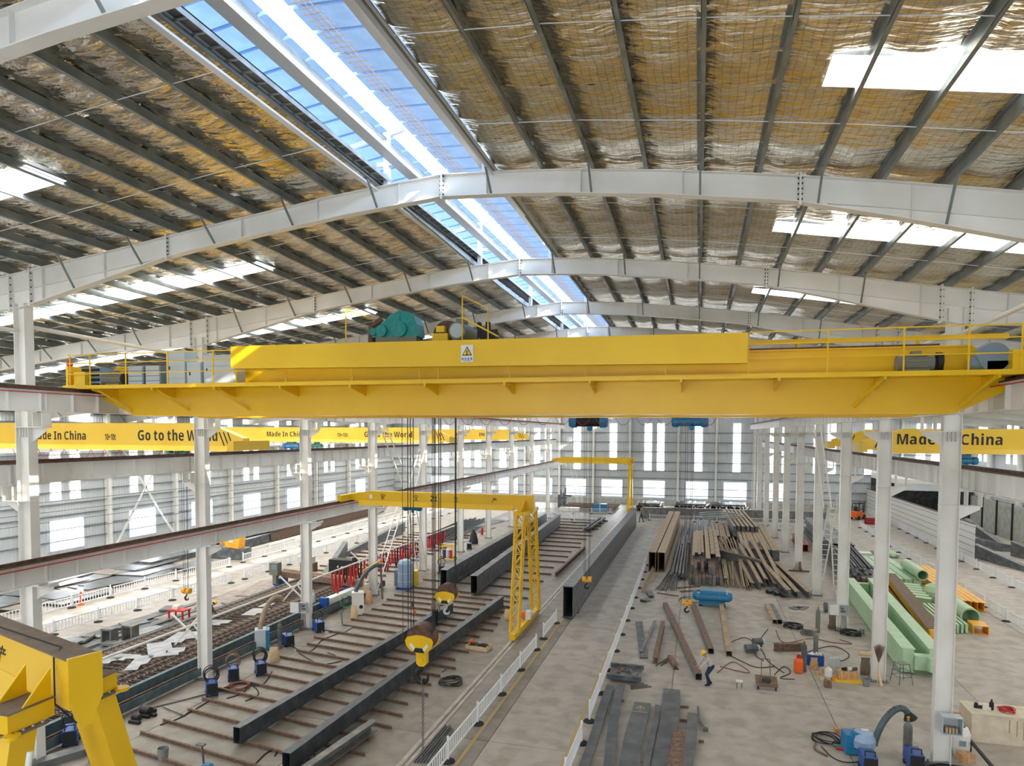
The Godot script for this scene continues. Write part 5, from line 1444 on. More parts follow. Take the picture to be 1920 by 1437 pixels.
	for q in [[1170, 1317, 1148, 1317], [1272, 1328, 1291, 1329], [1272, 1353, 1291, 1355], [1310, 1393, 1320, 1394]]:
		laid("plate_skid", "thin rusty skid bar sticking out under the flat plates", "steel bar", "skids under the flat plates", "plate", M.rust, g(q[0], q[1]), g(q[2], q[3]), 0.07, 0.1)
	laid("flat_channel", "brown channel lying between the broad plate and the narrow one", "steel beam", "", "channel", M.rust, g(1265, 1437) + Vector3(0, 0, 2.0), g(1274, 1382), 0.5, 0.22)
	var pb := MB.new(); pb.tube([g(1309, 1326, 0.1), g(1313, 1354, 0.12), g(1323, 1368, 0.06)], 0.045, 6); pb.box(g(1323, 1368, 0.08), Vector3(0.2, 0.12, 0.16))
	solo("pry_bar", pb, M.dark_steel, g(1313, 1354), "bent black lever bar lying beside the flat plates", "tool")
	# far heaps by the gable wall
	for h in [[-8.9, -5.3, 104.5, "tilted frame in the far heap beside the half gantry leg", "far heap by the half gantry leg"], [-3.4, 1.4, 105.5, "dark section in the far middle heap at the gable wall", "far middle heap"], [1.8, 7.0, 106.0, "dark section in the far rack at the gable wall", "far rack"]]:
		for i in 22:
			var x: float = lerpf(h[0], h[1], (i % 11 + 0.5) / 11.0); var yy := 0.0 if i < 11 else 0.45
			laid("far_stock", h[3], "steel section", h[4], ["i", "box", "channel"][i % 3], [M.dark_steel, M.grey_steel, M.tan_steel][(i * 7) % 3], W(x, yy, h[2] - 2.0 + rng.randf()), W(x + rng.randf_range(-0.3, 0.8), yy + rng.randf_range(0.0, 0.35), h[2] + 3.0), 0.3, 0.42, 0.0)
		for i in 5:
			laid("far_stock", "long bar lying over " + h[3].split(" in ")[1], "steel bar", h[4] + " top bars", "i", M.grey_steel, W(h[0] + 0.2, 0.88 + 0.0 * i, h[2] - 1.0 + 0.8 * i), W(h[1] - 0.2, 0.88 + 0.0 * i, h[2] - 0.6 + 0.8 * i), 0.25, 0.25)
	laid("cross_beam", "long grey plate girder lying across the hall before the far heaps", "steel girder", "", "girder", M.grey_steel, W(-7.4, 0, 94.4), W(16.2, 0, 95.6), 0.6, 1.5)
	for i in 9: laid("far_rail", "rusty rail in the far rack, %s counted towards the gable wall" % nth(i), "rail", "rails of the far rack", "i", M.rust, W(-20.0, 0.25, 99.5 + i * 0.9), W(-11.8, 0.25, 99.8 + i * 0.9), 0.2, 0.25)
	# stock behind the road-side columns
	for y in 3: tier(7, 11.6, 13.6, 66.6, 86.0, 0.62 * y, 0.58, "i", M.dark_steel, null, "dark beam in %s layer behind the road-side columns" % nth(y), "long stack behind the columns", 1.2, 0.6)
	for y in 2: tier(8, 10.9, 13.3, 55.2, 66.0, 0.55 * y, 0.5, "plate", M.grey_steel if y == 0 else M.rust, M.dark_steel, "brown ended box in %s layer behind the road-side columns" % nth(y), "brown ended boxes", 0.6, 0.5)
	rod_fan(14, W(11.0, 1.1, 57.0), W(13.2, 1.1, 57.0), W(11.4, 1.3, 66.0), W(13.6, 1.4, 66.0), "bent dark strip on top of the brown ended boxes", "strips over the boxes", M.dark_steel, 0.16, 0.4)
	for i in 26:
		var o := MB.new(); var ce := W(rng.randf_range(11.3, 12.9), 1.1 + rng.randf() * 0.22, rng.randf_range(55.3, 57.2))
		o.box(Vector3.ZERO, Vector3(rng.randf_range(0.15, 0.4), rng.randf_range(0.06, 0.16), rng.randf_range(0.15, 0.35)), Basis(Vector3(rng.randf(), 1, rng.randf()).normalized(), rng.randf() * 3.0))
		var s := solo("gusset_offcut", o, M.dark_steel, Vector3.ZERO, "blue-grey gusset plate heaped on the brown ended boxes", "steel piece", "gussets heaped on the boxes"); s.position = ce
	for i in 3: laid("red_beam", "dark red beam lying beyond the road-side columns", "steel beam", "red beams", "i", M.red_paint, W(9.9 + 0.35 * i, 0, 72.0), W(10.2 + 0.35 * i, 0, 80.0), 0.3, 0.7)

func bent_plate(lab: String, a: Vector3, b: Vector3, w: float, t: float, seed_: int) -> void:
	# flat bar that waves slightly along its length
	var o := thing("flat_plate", lab, "steel plate", a)
	var mb := MB.new()
	var f := (b - a); var r := f.normalized().cross(Vector3.UP).normalized()
	var n := 14
	for i in n:
		var p := []
		for q in [float(i) / n, float(i + 1) / n]:
			var c: Vector3 = f * q + r * 0.08 * sin(q * 5.0 + seed_) + Vector3(0, 0.05 * sin(q * 7.0 + seed_ * 2.0), 0)
			p.append([c - r * w / 2.0, c + r * w / 2.0])
		var u := Vector3(0, t, 0)
		mb.hexa([p[0][0], p[0][1], p[1][1], p[1][0], p[0][0] + u, p[0][1] + u, p[1][1] + u, p[1][0] + u])
	part(o, "plate", mb.done(), M.dark_plate)
	if seed_ == 2:
		var ch := MB.new(); var e := f * 0.93 + Vector3(0, t + 0.06, 0)
		ch.bar(e, e - f.normalized() * 0.5, 0.03, 0.006); ch.bar(e, e - f.normalized() * 0.25 + r * 0.18, 0.03, 0.006); ch.bar(e, e - f.normalized() * 0.25 - r * 0.18, 0.03, 0.006); ch.bar(e - f.normalized() * 0.62 - r * 0.3, e - f.normalized() * 0.6 + r * 0.3, 0.03, 0.006)
		part(o, "chalk_mark", ch.done(), M.chalk)
	if seed_ == 4:
		var ch := MB.new(); ch.ring(f * 0.96 + Vector3(0, t + 0.055, 0), Vector3.UP, 0.17, 0.008, 18, 4); part(o, "chalk_mark", ch.done(), M.chalk)

# ---------------------------------------------------------------- plate bay
func build_plate_bay() -> void:
	# stacked sheets between barrier and side wall
	for i in 110:
		var z := 26.5 + 34.0 * (i / 110.0) + rng.randf_range(-1.0, 1.0); var x := rng.randf_range(-50.5, -41.3)
		if z > 49.0 and x > -46.5: continue
		var w := rng.randf_range(1.6, 3.2); var l := rng.randf_range(2.0, 5.5)
		var o := MB.new(); o.box(Vector3.ZERO, Vector3(w, 0.05, l))
		var s := solo("steel_sheet", o, [M.sheet_light, M.sheet_mid, M.dark_plate][i % 3], Vector3.ZERO, "loose %s steel sheet in the wide spread between barrier and side wall" % ["pale", "brownish", "dark"][i % 3], "steel sheet", "sheets by the side wall")
		s.position = W(x, 0.03 + 0.055 * (i % 6), z); s.rotation = Vector3(rng.randf_range(-0.015, 0.015), rng.randf_range(-0.15, 0.15), rng.randf_range(-0.015, 0.015))
	for i in 1:
		laid("sheet_pack", "thick stack of dark sheets lying along the side wall", "steel sheets", "sheet stacks along the side wall", "plate", M.dark_steel, W(-46.0 - 0.9 * (i % 2), 0, 47.0 + 8.0 * i), W(-46.0 - 0.9 * (i % 2), 0, 53.5 + 8.0 * i), 2.4, 0.5 + 0.2 * (i % 3))
	# brown ribbed stack of sections further along
	for i in 7: laid("brown_section", "brown ribbed section in the long wall stack, %s from the side wall" % nth(i), "steel section", "brown ribbed stack", "i", M.rust, W(-47.8 + 0.7 * i, 0.1, 62.0), W(-48.6 + 0.7 * i, 0.1, 90.0), 0.6, 1.1 + 0.1 * (i % 2))
	for i in 16: laid("spacer", "spacer bar across the brown ribbed stack, %s towards the gable wall" % nth(i), "steel bar", "spacers on the brown ribbed stack", "plate", M.dark_steel, W(-47.9, 1.22, 62.6 + i * 1.7), W(-43.4, 1.22, 62.6 + i * 1.7), 0.12, 0.1)
	for i in 3: laid("pale_beam", "pale bright beam on the floor beside the brown ribbed stack", "steel beam", "pale beams", "plate", M.plastic_white, W(-41.6 + 0.35 * i, 0, 54.5 + 4 * i), W(-42.0 + 0.3 * i, 0, 72.0 + 8 * i), 0.3, 0.35)
	for i in 8: laid("dark_section", "dark section behind the yellow plate machine, %s from the side wall" % nth(i), "steel section", "sections behind the yellow machine", "i", M.dark_steel, W(-49.0 + 0.8 * i, 0, 55.5 + 0.4 * (i % 3)), W(-49.4 + 0.8 * i, 0, 64.0), 0.5, 0.7 + 0.2 * (i % 2))
	# rods and sheets on the lane side of the cutting table
	for i in 12:
		laid("edge_strip", "curved dark strip between barrier and cutting table", "steel strip", "strips by the barrier", "plate", M.dark_plate, W(-33.9 + 0.36 * i, 0.02 + 0.03 * (i % 4), 23.0 + 1.1 * (i % 4)), W(-33.2 + 0.32 * i, 0.02 + 0.03 * (i % 4), 36.0 + 1.2 * (i % 5)), 0.26, 0.05)
	for i in 18:
		var o := MB.new(); o.box(Vector3.ZERO, Vector3(rng.randf_range(0.5, 1.4), 0.12, rng.randf_range(0.6, 1.8)))
		var s := solo("sheet_offcut", o, [M.dark_plate, M.grey_steel, M.sheet_light][i % 3], Vector3.ZERO, "cut sheet piece lying between barrier and cutting table", "steel sheet", "cut pieces by the barrier")
		s.position = W(rng.randf_range(-33.4, -29.6), 0.1 + 0.13 * (i % 2), rng.randf_range(25.5, 41.0)); s.rotation.y = rng.randf_range(-0.5, 0.5)
	for i in 3:
		var o := MB.new(); o.box(Vector3(0, 0.03, 0), Vector3(2.4, 0.06, 5.0)); o.box(Vector3(0.2, 0.09, 0.3), Vector3(2.2, 0.05, 4.4))
		var s := solo("steel_sheet", o, M.sheet_mid, Vector3.ZERO, "broad sheet pair by the barrier before the cutting gantry", "steel sheet", "broad sheets before the cutting gantry"); s.position = W(-31.6 + 0.5 * i, 0.07 * i, 36.5 + 3.0 * i); s.rotation.y = 0.12 * i
	for q in [[-29.6, 33.2], [-30.2, 32.4]]:
		var o := MB.new(); o.box(Vector3(0, 0.45, 0), Vector3(0.1, 0.9, 0.5)); o.box(Vector3(0.3, 0.85, 0), Vector3(0.7, 0.1, 0.45)); o.box(Vector3(0.6, 0.4, 0), Vector3(0.1, 0.8, 0.5))
		solo("steel_trestle", o, M.grey_steel, Vector3.ZERO, "grey fabricated bracket standing beside the cutting table", "steel bracket", "brackets beside the cutting table").position = W(q[0] - 1.0, 0, q[1] - 3.0)
	# slatted cutting table with its two rail beams
	var t := thing("cutting_table", "long slatted plasma cutting table beside the columns", "cutting table", W(-26.0, 0, 33.0))
	var at := W(-26.0, 0, 33.0)
	for x in [-23.35, -28.6]:
		var b := MB.new(); b.bar(W(x, 0.45, 17.0), W(x, 0.45, 44.8), 0.22, 0.5); part(t, "side_beam", b.done(at), M.table_steel)
		var r := MB.new(); r.bar(W(x + (0.75 if x > -25 else -0.5), 0.32, 15.0), W(x + (0.75 if x > -25 else -0.5), 0.32, 46.0), 0.2, 0.36); part(t, "track_beam", r.done(at), M.table_steel if x > -25 else M.tan_steel)
		var rr := MB.new(); rr.bar(W(x + (0.75 if x > -25 else -0.5), 0.54, 15.0), W(x + (0.75 if x > -25 else -0.5), 0.54, 46.0), 0.06, 0.08); part(t, "track_rail", rr.done(at), M.rail)
	var bd := MB.new(); bd.box(W(-26.0, 0.2, 30.9), Vector3(5.0, 0.3, 27.6)); part(t, "slag_tray", bd.done(at), M.slag)
	var z := 17.3
	var sl := MB.new(); sl.box(Vector3.ZERO, Vector3(5.1, 0.4, 0.02))
	var slm := sl.done()
	var zi := 0
	while z < 44.6:
		var s := part(t, "slat", slm, M.rust if zi % 3 == 0 else M.slat_steel, W(-26.0, 0.52, z) - at); s.rotation.z = 0.004 * sin(zi * 1.9)
		z += 0.16; zi += 1
	var LP := [[344, 1195, 1.6, 2.4, 0.3], [300, 1218, 1.3, 3.2, 0.8], [262, 1243, 0.9, 2.6, 0.5], [232, 1233, 1.5, 1.1, 0.1], [205, 1238, 1.0, 1.3, 0.4], [410, 1168, 1.4, 1.3, 0.2], [480, 1148, 1.3, 2.0, 0.2], [330, 1222, 0.9, 1.5, 0.6], [500, 1135, 0.8, 1.2, 0.1]]
	for q in LP:
		var o := MB.new()
		q[2] *= 0.85; q[3] *= 0.8
		o.prism([[-q[2] / 2, -q[3] / 2], [q[2] / 2, -q[3] / 2], [q[2] / 2, q[3] * 0.1], [q[2] * 0.2, q[3] * 0.2], [q[2] * 0.25, q[3] / 2], [-q[2] / 2, q[3] / 2]], Vector3.ZERO, Vector3.RIGHT, Vector3.BACK, 0.03)
		var s := solo("cut_plate", o, M.sheet_light, Vector3.ZERO, "pale cut plate on the cutting table slats, %s from the cutting gantry" % nth([500, 480, 410, 344, 330, 300, 262, 232, 205].find(q[0])), "steel plate", "plates on the cutting table"); s.position = g(q[0], q[1], 0.74); s.rotation.y = q[4]
	# cutting gantry
	var c := g(545, 1118)
	var m := thing("cutting_machine", "plasma cutting gantry with a black control cabinet across the table", "cutting machine", c)
	var bm := MB.new(); bm.bar(W(-29.8, 1.15, 43.5), W(-22.3, 1.15, 42.0), 0.5, 0.4); part(m, "gantry_beam", bm.done(c), M.rust)
	var bm2 := MB.new(); bm2.bar(W(-29.8, 1.38, 44.0), W(-23.0, 1.38, 42.6), 0.3, 0.1); part(m, "beam_cover", bm2.done(c), M.tan_steel)
	var cb := MB.new(); cb.box(W(-25.0, 1.75, 44.2), Vector3(1.9, 1.2, 0.8)); part(m, "control_cabinet", cb.done(c), M.black)
	var wd := MB.new(); wd.prism([[-0.1, 0], [0.1, 0], [0, 0.18]], W(-25.2, 1.8, 43.78), Vector3.RIGHT, Vector3.UP, 0.01); wd.box(W(-24.75, 1.86, 43.78), Vector3(0.45, 0.07, 0.01)); part(m, "cabinet_mark", wd.done(c), M.plastic_white)
	var pt := MB.new(); pt.box(W(-23.6, 1.5, 43.3), Vector3(0.2, 2.4, 0.25)); part(m, "post", pt.done(c), M.black)
	for q in [[-23.4, 42.2], [-30.0, 43.8]]:
		var ft := MB.new(); ft.box(W(q[0], 0.55, q[1]), Vector3(0.5, 0.5, 1.2)); part(m, "drive_foot", ft.done(c), M.blue)
	var op := MB.new(); op.box(W(-29.6, 1.7, 42.6), Vector3(0.7, 0.9, 0.5)); op.box(W(-29.6, 1.0, 42.6), Vector3(0.3, 0.8, 0.3)); part(m, "operator_panel", op.done(c), M.motor)
	var sc := MB.new(); sc.box(W(-29.5, 1.85, 42.33), Vector3(0.42, 0.32, 0.03)); part(m, "display", sc.done(c), M.cabinet_blue)
	var tb := MB.new(); tb.box(W(-27.6, 1.7, 43.8), Vector3(1.1, 0.7, 0.6)); part(m, "transformer", tb.done(c), M.rust)
	var cp := MB.new(); cp.box(W(-28.2, 2.1, 44.4), Vector3(1.2, 0.5, 0.6)); part(m, "cover_box", cp.done(c), M.plastic_white)
	var bx := MB.new(); bx.bar(W(-23.0, 0.62, 38.6), W(-22.7, 0.62, 43.4), 0.5, 0.6)
	solo("cable_trough", bx, M.plastic_white, g(610, 1115), "long off-white trough box on the edge of the cutting table", "trough")
	var bw := MB.new(); bw.box(W(-23.05, 0.65, 38.3), Vector3(0.55, 0.75, 0.25)); solo("end_unit", bw, M.blue, g(585, 1120), "blue end unit of the off-white trough", "machine part")
	# pipes between columns with the red hose festoon
	var pa := W(-22.9, 2.55, 17.0); var pb := W(-22.9, 2.55, 62.0)
	var pp := MB.new(); pp.cyl(pa, pb, 0.06, 0.06, 8)
	solo("support_pipe", pp, M.white_steel, pa, "long cream pipe carried along the columns with red hoses hung on it", "pipe")
	for i in FRAMES.size():
		if FRAMES[i] < 20.0 or FRAMES[i] > 60.0: continue
		var br := MB.new(); br.bar(W(-22.9, 2.55, FRAMES[i]), W(-22.4, 2.0, FRAMES[i]), 0.06, 0.06); br.bar(W(-23.9, 3.1, FRAMES[i] - 0.3), W(-22.6, 1.9, FRAMES[i] - 0.1), 0.07, 0.07); br.bar(W(-23.7, 1.6, FRAMES[i] - 0.3), W(-22.6, 2.9, FRAMES[i] - 0.1), 0.07, 0.07)
		solo("pipe_bracket", br, M.white_steel, W(-22.9, 2.55, FRAMES[i]), "white crossed bracket holding the cream pipe at a column", "bracket", "brackets of the cream pipe")
	for i in 42:
		var z0 := 39.0 + i * 0.5
		if z0 > 59.0: break
		var lp := MB.new()
		var drop := 1.25 + 0.25 * sin(i * 1.7)
		var pts := []
		for k in 9:
			var a := PI * k / 8.0
			pts.append(W(-22.88, 2.5 - drop * sqrt(sin(a)), z0 + 0.42 * k / 8.0))
		lp.tube(pts, 0.05, 6)
		solo("hanging_hose", lp, M.red if i % 4 != 3 else M.rubber, W(-22.88, 2.5, z0), ("loop of red hose on the cream pipe, %s from the cutting gantry" if i % 4 != 3 else "loop of black hose on the cream pipe, %s from the cutting gantry") % nth(i), "hose", "red hose loops" if i % 4 != 3 else "black hose loops")
	# tapered dark girders and rails beyond the table
	for q in [[-27.9, 46.0, -32.0, 57.0, 1.2, "nearer"], [-31.6, 55.2, -32.9, 72.0, 1.1, "farther"]]:
		var a := W(q[0], 0.15, q[1]); var b := W(q[2], 0.15, q[3])
		var o := MB.new(); var f := b - a; var s := f.normalized().cross(Vector3.UP).normalized() * 0.22
		o.hexa([a - s, a + s, b + s, b - s, a - s + Vector3(0, 0.25, 0), a + s + Vector3(0, 0.25, 0), b + s + Vector3(0, q[4], 0), b - s + Vector3(0, q[4], 0)])
		solo("tapered_girder", o, M.dark_steel, a, "dark tapered girder, the %s of two behind the cutting table" % q[5], "steel girder")
	for i in 14: laid("bench_rail", "brown rail behind the cutting table, %s counted towards the gable wall" % nth(i), "rail", "rails behind the cutting table", "i", M.rust, W(-31.5, 0, 50.0 + 1.7 * i), W(-24.2, 0, 49.6 + 1.7 * i), 0.1, 0.14)
	for i in 9: laid("rail_sheet", "pale sheet resting on rails by the far columns", "steel sheet", "sheets by the far columns", "plate", M.sheet_light if i % 2 == 0 else M.dark_plate, W(-26.5 + 0.7 * (i % 3), 0.01, 58.0 + 3.4 * i), W(-26.0 + 0.7 * (i % 3), 0.01, 62.0 + 3.4 * i), 1.7, 0.06)
	for i in 10: laid("slim_section", "slim dark section stacked behind the columns, %s counted towards them" % nth(i), "steel section", "slim sections behind the columns", "angle", M.dark_steel, W(-28.0 + 0.3 * i, 0.35, 66.0 + (i % 3)), W(-28.5 + 0.3 * i, 0.45, 80.0 + (i % 4)), 0.2, 0.24)
	# yellow plate machine
	c = g(430, 1046)
	m = thing("plate_machine", "yellow and black plate machine behind the barrier gap", "machine", c)
	var ba := MB.new(); ba.box(Vector3(0, 0.5, 0), Vector3(3.6, 0.9, 1.6)); part(m, "base", ba.done(), M.dark_steel)
	for q in [[-1.9, 1.6, 0.9, 0.8], [0.9, 1.75, 1.5, 1.35]]:
		var h := MB.new(); h.box(Vector3(q[0], q[1], 0.3), Vector3(q[2], q[3], 0.9), Basis(Vector3.BACK, -0.12)); part(m, "yellow_hood", h.done(), M.amber)
	for x in [-0.7, -0.35]:
		var p := MB.new(); p.box(Vector3(x, 1.5, 0.2), Vector3(0.16, 1.2, 0.2)); part(m, "post", p.done(), M.amber)
	var bl := MB.new(); bl.box(Vector3(-1.8, 0.45, 0.9), Vector3(0.7, 0.5, 0.5)); part(m, "drive_box", bl.done(), M.blue)
	var pn := MB.new(); pn.box(Vector3(0.8, 1.8, 0.77), Vector3(0.4, 0.5, 0.02), Basis(Vector3.BACK, -0.12)); part(m, "label_plate", pn.done(), M.plastic_white)
	# notice stand on the lane, red trestle cart
	c = g(152, 1135)
	m = thing("notice_stand", "orange stand with a white notice board by the barrier", "sign stand", c)
	var po := MB.new(); po.cyl(Vector3.ZERO, Vector3(0, 0.95, 0), 0.07, 0.05, 10); po.lathe(Vector3.ZERO, Vector3.UP, [[0.22, 0], [0.2, 0.06], [0.07, 0.12]], 12); part(m, "post", po.done(), M.orange)
	var bo := MB.new(); bo.box(Vector3(0, 1.12, 0), Vector3(0.55, 0.42, 0.05), Basis(Vector3.RIGHT, -0.4)); part(m, "board", bo.done(), M.plastic_white)
	var bs := MB.new(); bs.box(Vector3(0, 1.29, -0.05), Vector3(0.5, 0.08, 0.05), Basis(Vector3.RIGHT, -0.4)); part(m, "board_header", bs.done(), M.hoist_blue)
	c = g(336, 1162)
	m = thing("trestle_cart", "small red steel cart beside the white column", "cart", c)
	var cf := MB.new(); cf.box(Vector3(0, 0.62, 0), Vector3(1.2, 0.08, 0.7))
	for sx in [-0.5, 0.5]:
		for sz in [-0.28, 0.28]: cf.box(Vector3(sx, 0.3, sz), Vector3(0.08, 0.6, 0.08))
	part(m, "frame", cf.done(), M.red)
	var cs := MB.new(); cs.box(Vector3(-0.2, 0.75, 0), Vector3(0.4, 0.2, 0.3)); part(m, "tool_box", cs.done(), M.plastic_white)

# ---------------------------------------------------------------- road bay
func build_road_bay() -> void:
	# low white sheet wall and the shed behind it
	var w := struct("wall_partition", W(24.3, 0, 73.0), "low white ribbed sheet wall beside the road", "wall")
	var at := W(24.3, 0, 73.0)
	var y := 0.0
	while y < 3.5:
		var mb := MB.new(); mb.bar(W(24.3, y + 0.115, 70.0), W(24.3, y + 0.115, 111.0), 0.05, 0.21); part(w, "sheet_board", mb.done(at), M.plastic_white); y += 0.235
	var cp := MB.new(); cp.bar(W(24.3, 3.6, 70.0), W(24.3, 3.6, 111.0), 0.14, 0.08); part(w, "cap_angle", cp.done(at), M.rust)
	for k in 5:
		var cb := MB.new(); cb.cyl(W(24.2, 0.9 + 0.6 * k, 64.0), W(24.2, 1.0 + 0.55 * k, 111.0), 0.016, 0.016, 5); part(w, "guard_cable", cb.done(at), M.rubber)
	var sh := thing("sheet_metal_shed", "pale sheet-metal shed with a dark open front and tan roof", "shed", W(29.0, 0, 108.0))
	at = W(29.0, 0, 108.0)
	var rf := MB.new(); rf.hexa([W(24.7, 5.3, 98.0), W(34.0, 5.3, 98.0), W(34.0, 5.3, 110.6), W(24.7, 5.3, 110.6), W(24.7, 5.9, 98.0), W(34.0, 5.5, 98.0), W(34.0, 5.7, 110.6), W(24.7, 6.2, 110.6)]); part(sh, "roof", rf.done(at), M.plastic_white)
	var bk := MB.new(); bk.box(W(29.3, 2.6, 110.5), Vector3(9.2, 5.2, 0.1)); part(sh, "rear_sheet", bk.done(at), M.dark_steel)
	var sd := MB.new(); sd.box(W(33.8, 2.6, 104.5), Vector3(0.1, 5.2, 13.0)); part(sh, "side_sheet", sd.done(at), M.grey_steel)
	var fc := MB.new(); fc.box(W(29.35, 4.85, 98.1), Vector3(9.3, 0.9, 0.12)); part(sh, "front_fascia", fc.done(at), M.panel_grey)
	# grey panel partition with dark posts
	var pn := thing("panel_partition", "tall grey sheet partition with dark posts behind the tapered girders", "partition", W(33.6, 0, 88.0))
	at = W(33.6, 0, 88.0)
	for i in 7:
		var p := MB.new(); p.box(W(33.6, 2.0, 72.0 + 4.1 * i), Vector3(0.05, 3.9, 3.9)); part(pn, "panel", p.done(at), M.panel_dull)
		var q := MB.new(); q.box(W(33.5, 2.05, 74.05 + 4.1 * i), Vector3(0.16, 4.1, 0.16)); part(pn, "post", q.done(at), M.black)
	# dark tapered girders on the floor
	var TG := [[31.0, 92.0, 30.6, 80.5, 1.7], [29.0, 90.0, 28.8, 80.0, 1.3], [27.2, 78.6, 32.5, 77.8, 1.2], [25.6, 73.6, 27.5, 66.0, 1.3], [29.5, 75.6, 31.5, 69.0, 1.4], [32.0, 74.0, 32.6, 66.0, 1.3]]
	for i in TG.size():
		var q: Array = TG[i]
		var a := W(q[0], 0, q[1]); var b := W(q[2], 0, q[3]); var s := (b - a).normalized().cross(Vector3.UP).normalized() * 0.25
		var o := MB.new(); o.hexa([a - s, a + s, b + s, b - s, a - s + Vector3(0, q[4], 0), a + s + Vector3(0, q[4], 0), b + s + Vector3(0, 0.3, 0), b - s + Vector3(0, 0.3, 0)])
		solo("tapered_girder", o, M.dark_steel, a, "dark tapered girder before the grey sheet partition, %s counted from the shed" % nth(i), "steel girder", "tapered girders by the partition")
	# mint green crane parts
	var gl := [[10.05, 36.6, 10.75, 53.6, "outer"], [11.3, 36.9, 12.3, 54.0, "inner"]]
	for q in gl:
		var a := W(q[0], 0.05, q[1]); var b := W(q[2], 0.05, q[3])
		var o := thing("mint_girder", "mint green box girder, %s of the pair tied by end beams" % q[4], "steel girder", a)
		var f := b - a; var s := f.normalized().cross(Vector3.UP).normalized() * 0.24
		var mb := MB.new(); mb.hexa([-s, s, f + s, f - s, -s + Vector3(0, 1.15, 0), s + Vector3(0, 1.15, 0), f + s + Vector3(0, 1.15, 0), f - s + Vector3(0, 1.15, 0)]); part(o, "box", mb.done(), M.mint)
		var tp := MB.new(); tp.bar(Vector3(0, 1.17, 0), f + Vector3(0, 1.17, 0), 0.6, 0.04); part(o, "top_flange", tp.done(), M.mint)
		var bt := MB.new(); bt.bar(Vector3(0, 0.02, 0), f + Vector3(0, 0.02, 0), 0.62, 0.04); part(o, "bottom_flange", bt.done(), M.mint)
	for q in [[10.7, 36.7, 1.0], [11.5, 53.4, 1.1]]:
		var mb := MB.new(); mb.box(W(q[0], 0.6, q[1]), Vector3(q[2] - 0.2, 0.7, 0.5)); solo("mint_end_beam", mb, M.mint, W(q[0], 0.2, q[1]), "short mint end beam between the paired green girders", "steel beam", "end beams of the green pair")
	var eb := MB.new(); eb.box(W(11.15, 0.62, 36.3), Vector3(0.62, 0.62, 0.5)); solo("mint_bracket", eb, M.mint, W(11.15, 0.3, 36.3), "square mint bracket at the end of the green pair", "steel bracket")
	var og := W(12.4, 0.1, 40.6); var of := W(13.95, 0.1, 56.0)
	var o := thing("amber_girder", "amber girder with a brown dusty top beside the green pair", "steel girder", og)
	var f := of - og
	var mb := MB.new(); mb.bar(Vector3(0, 0.6, 0), f + Vector3(0, 0.6, 0), 0.62, 1.1); part(o, "box", mb.done(), M.amber)
	var tp := MB.new(); tp.bar(Vector3(0, 1.17, 0), f + Vector3(0, 1.17, 0), 0.78, 0.04); part(o, "dusty_top", tp.done(), M.dust)
	var ln := MB.new(); ln.bar(Vector3(-0.33, 0.62, 0), f + Vector3(-0.33, 0.62, 0), 0.02, 0.12); part(o, "black_stripe", ln.done(), M.black)
	var ep := MB.new(); ep.box(Vector3(0.05, 0.6, 0.1), Vector3(0.72, 1.1, 0.2)); part(o, "end_box", ep.done(), M.amber)
	var ho := MB.new(); ho.cyl(Vector3(0.15, 0.75, 0.19), Vector3(0.15, 0.75, 0.215), 0.13, 0.13, 12); part(o, "opening", ho.done(), M.black)
	for i in 6: laid("mint_beam", "mint flange beam in the flat bundle, %s counted towards the gable wall" % nth(i), "steel beam", "flat mint bundle", "i", M.mint, W(14.3 + 0.05 * i, 0.05, 51.0 + 0.85 * i), W(15.15 + 0.1 * i, 0.05, 50.6 + 0.85 * i), 0.6, 0.7)
	for i in 8: laid("mint_strip_beam", "narrow mint beam in the angled bundle, %s from the amber girder" % nth(i), "steel beam", "angled mint bundle", "plate", M.mint, W(13.55 + 0.26 * i, 0.05, 44.3 + 0.1 * i), W(13.75 + 0.26 * i, 0.05, 50.0), 0.12, 0.5)
	for i in 4: laid("mint_plate_girder", "broad mint girder lying beside the brown ended boxes, %s from them" % nth(i), "steel girder", "broad mint girders", "plate", M.mint, W(14.2 + 0.6 * i, 0.05, 56.6), W(14.4 + 0.6 * i, 0.05, 66.5), 0.52, 0.75)
	laid("mint_pipe", "mint green pipe with a dark open end behind the flat bundle", "pipe", "", "pipe", M.mint, W(16.25, 0.8, 56.3), W(16.35, 0.8, 61.0), 0.8, 0.8)
	laid("mint_pipe", "short thick mint pipe with a dark opening beside the road", "pipe", "", "pipe", M.mint, W(16.2, 0.0, 46.9), W(16.25, 0.0, 50.2), 1.1, 1.1)
	var ball := MB.new(); ball.lathe(W(15.9, 0.7, 52.8), Vector3.UP, [[0, -0.65], [0.4, -0.52], [0.62, -0.2], [0.65, 0.1], [0.5, 0.45], [0.2, 0.62], [0, 0.65]], 16); solo("mint_drum", ball, M.mint, W(15.9, 0.05, 52.8), "rounded mint drum between pipe and flat bundle", "drum")
	for i in 5: laid("amber_beam", "long amber beam in the flat row, %s towards the road fence" % nth(i), "steel beam", "row of amber beams", "i", M.amber, W(16.95 + 0.34 * i, 0.03, 51.2 - 0.1 * i), W(17.35 + 0.34 * i, 0.03, 64.0), 0.3, 0.6)
	laid("amber_block", "short amber beam end beside the thick mint pipe", "steel beam", "", "box", M.amber, W(16.1, 0, 45.0), W(16.25, 0, 46.3), 0.8, 0.5)
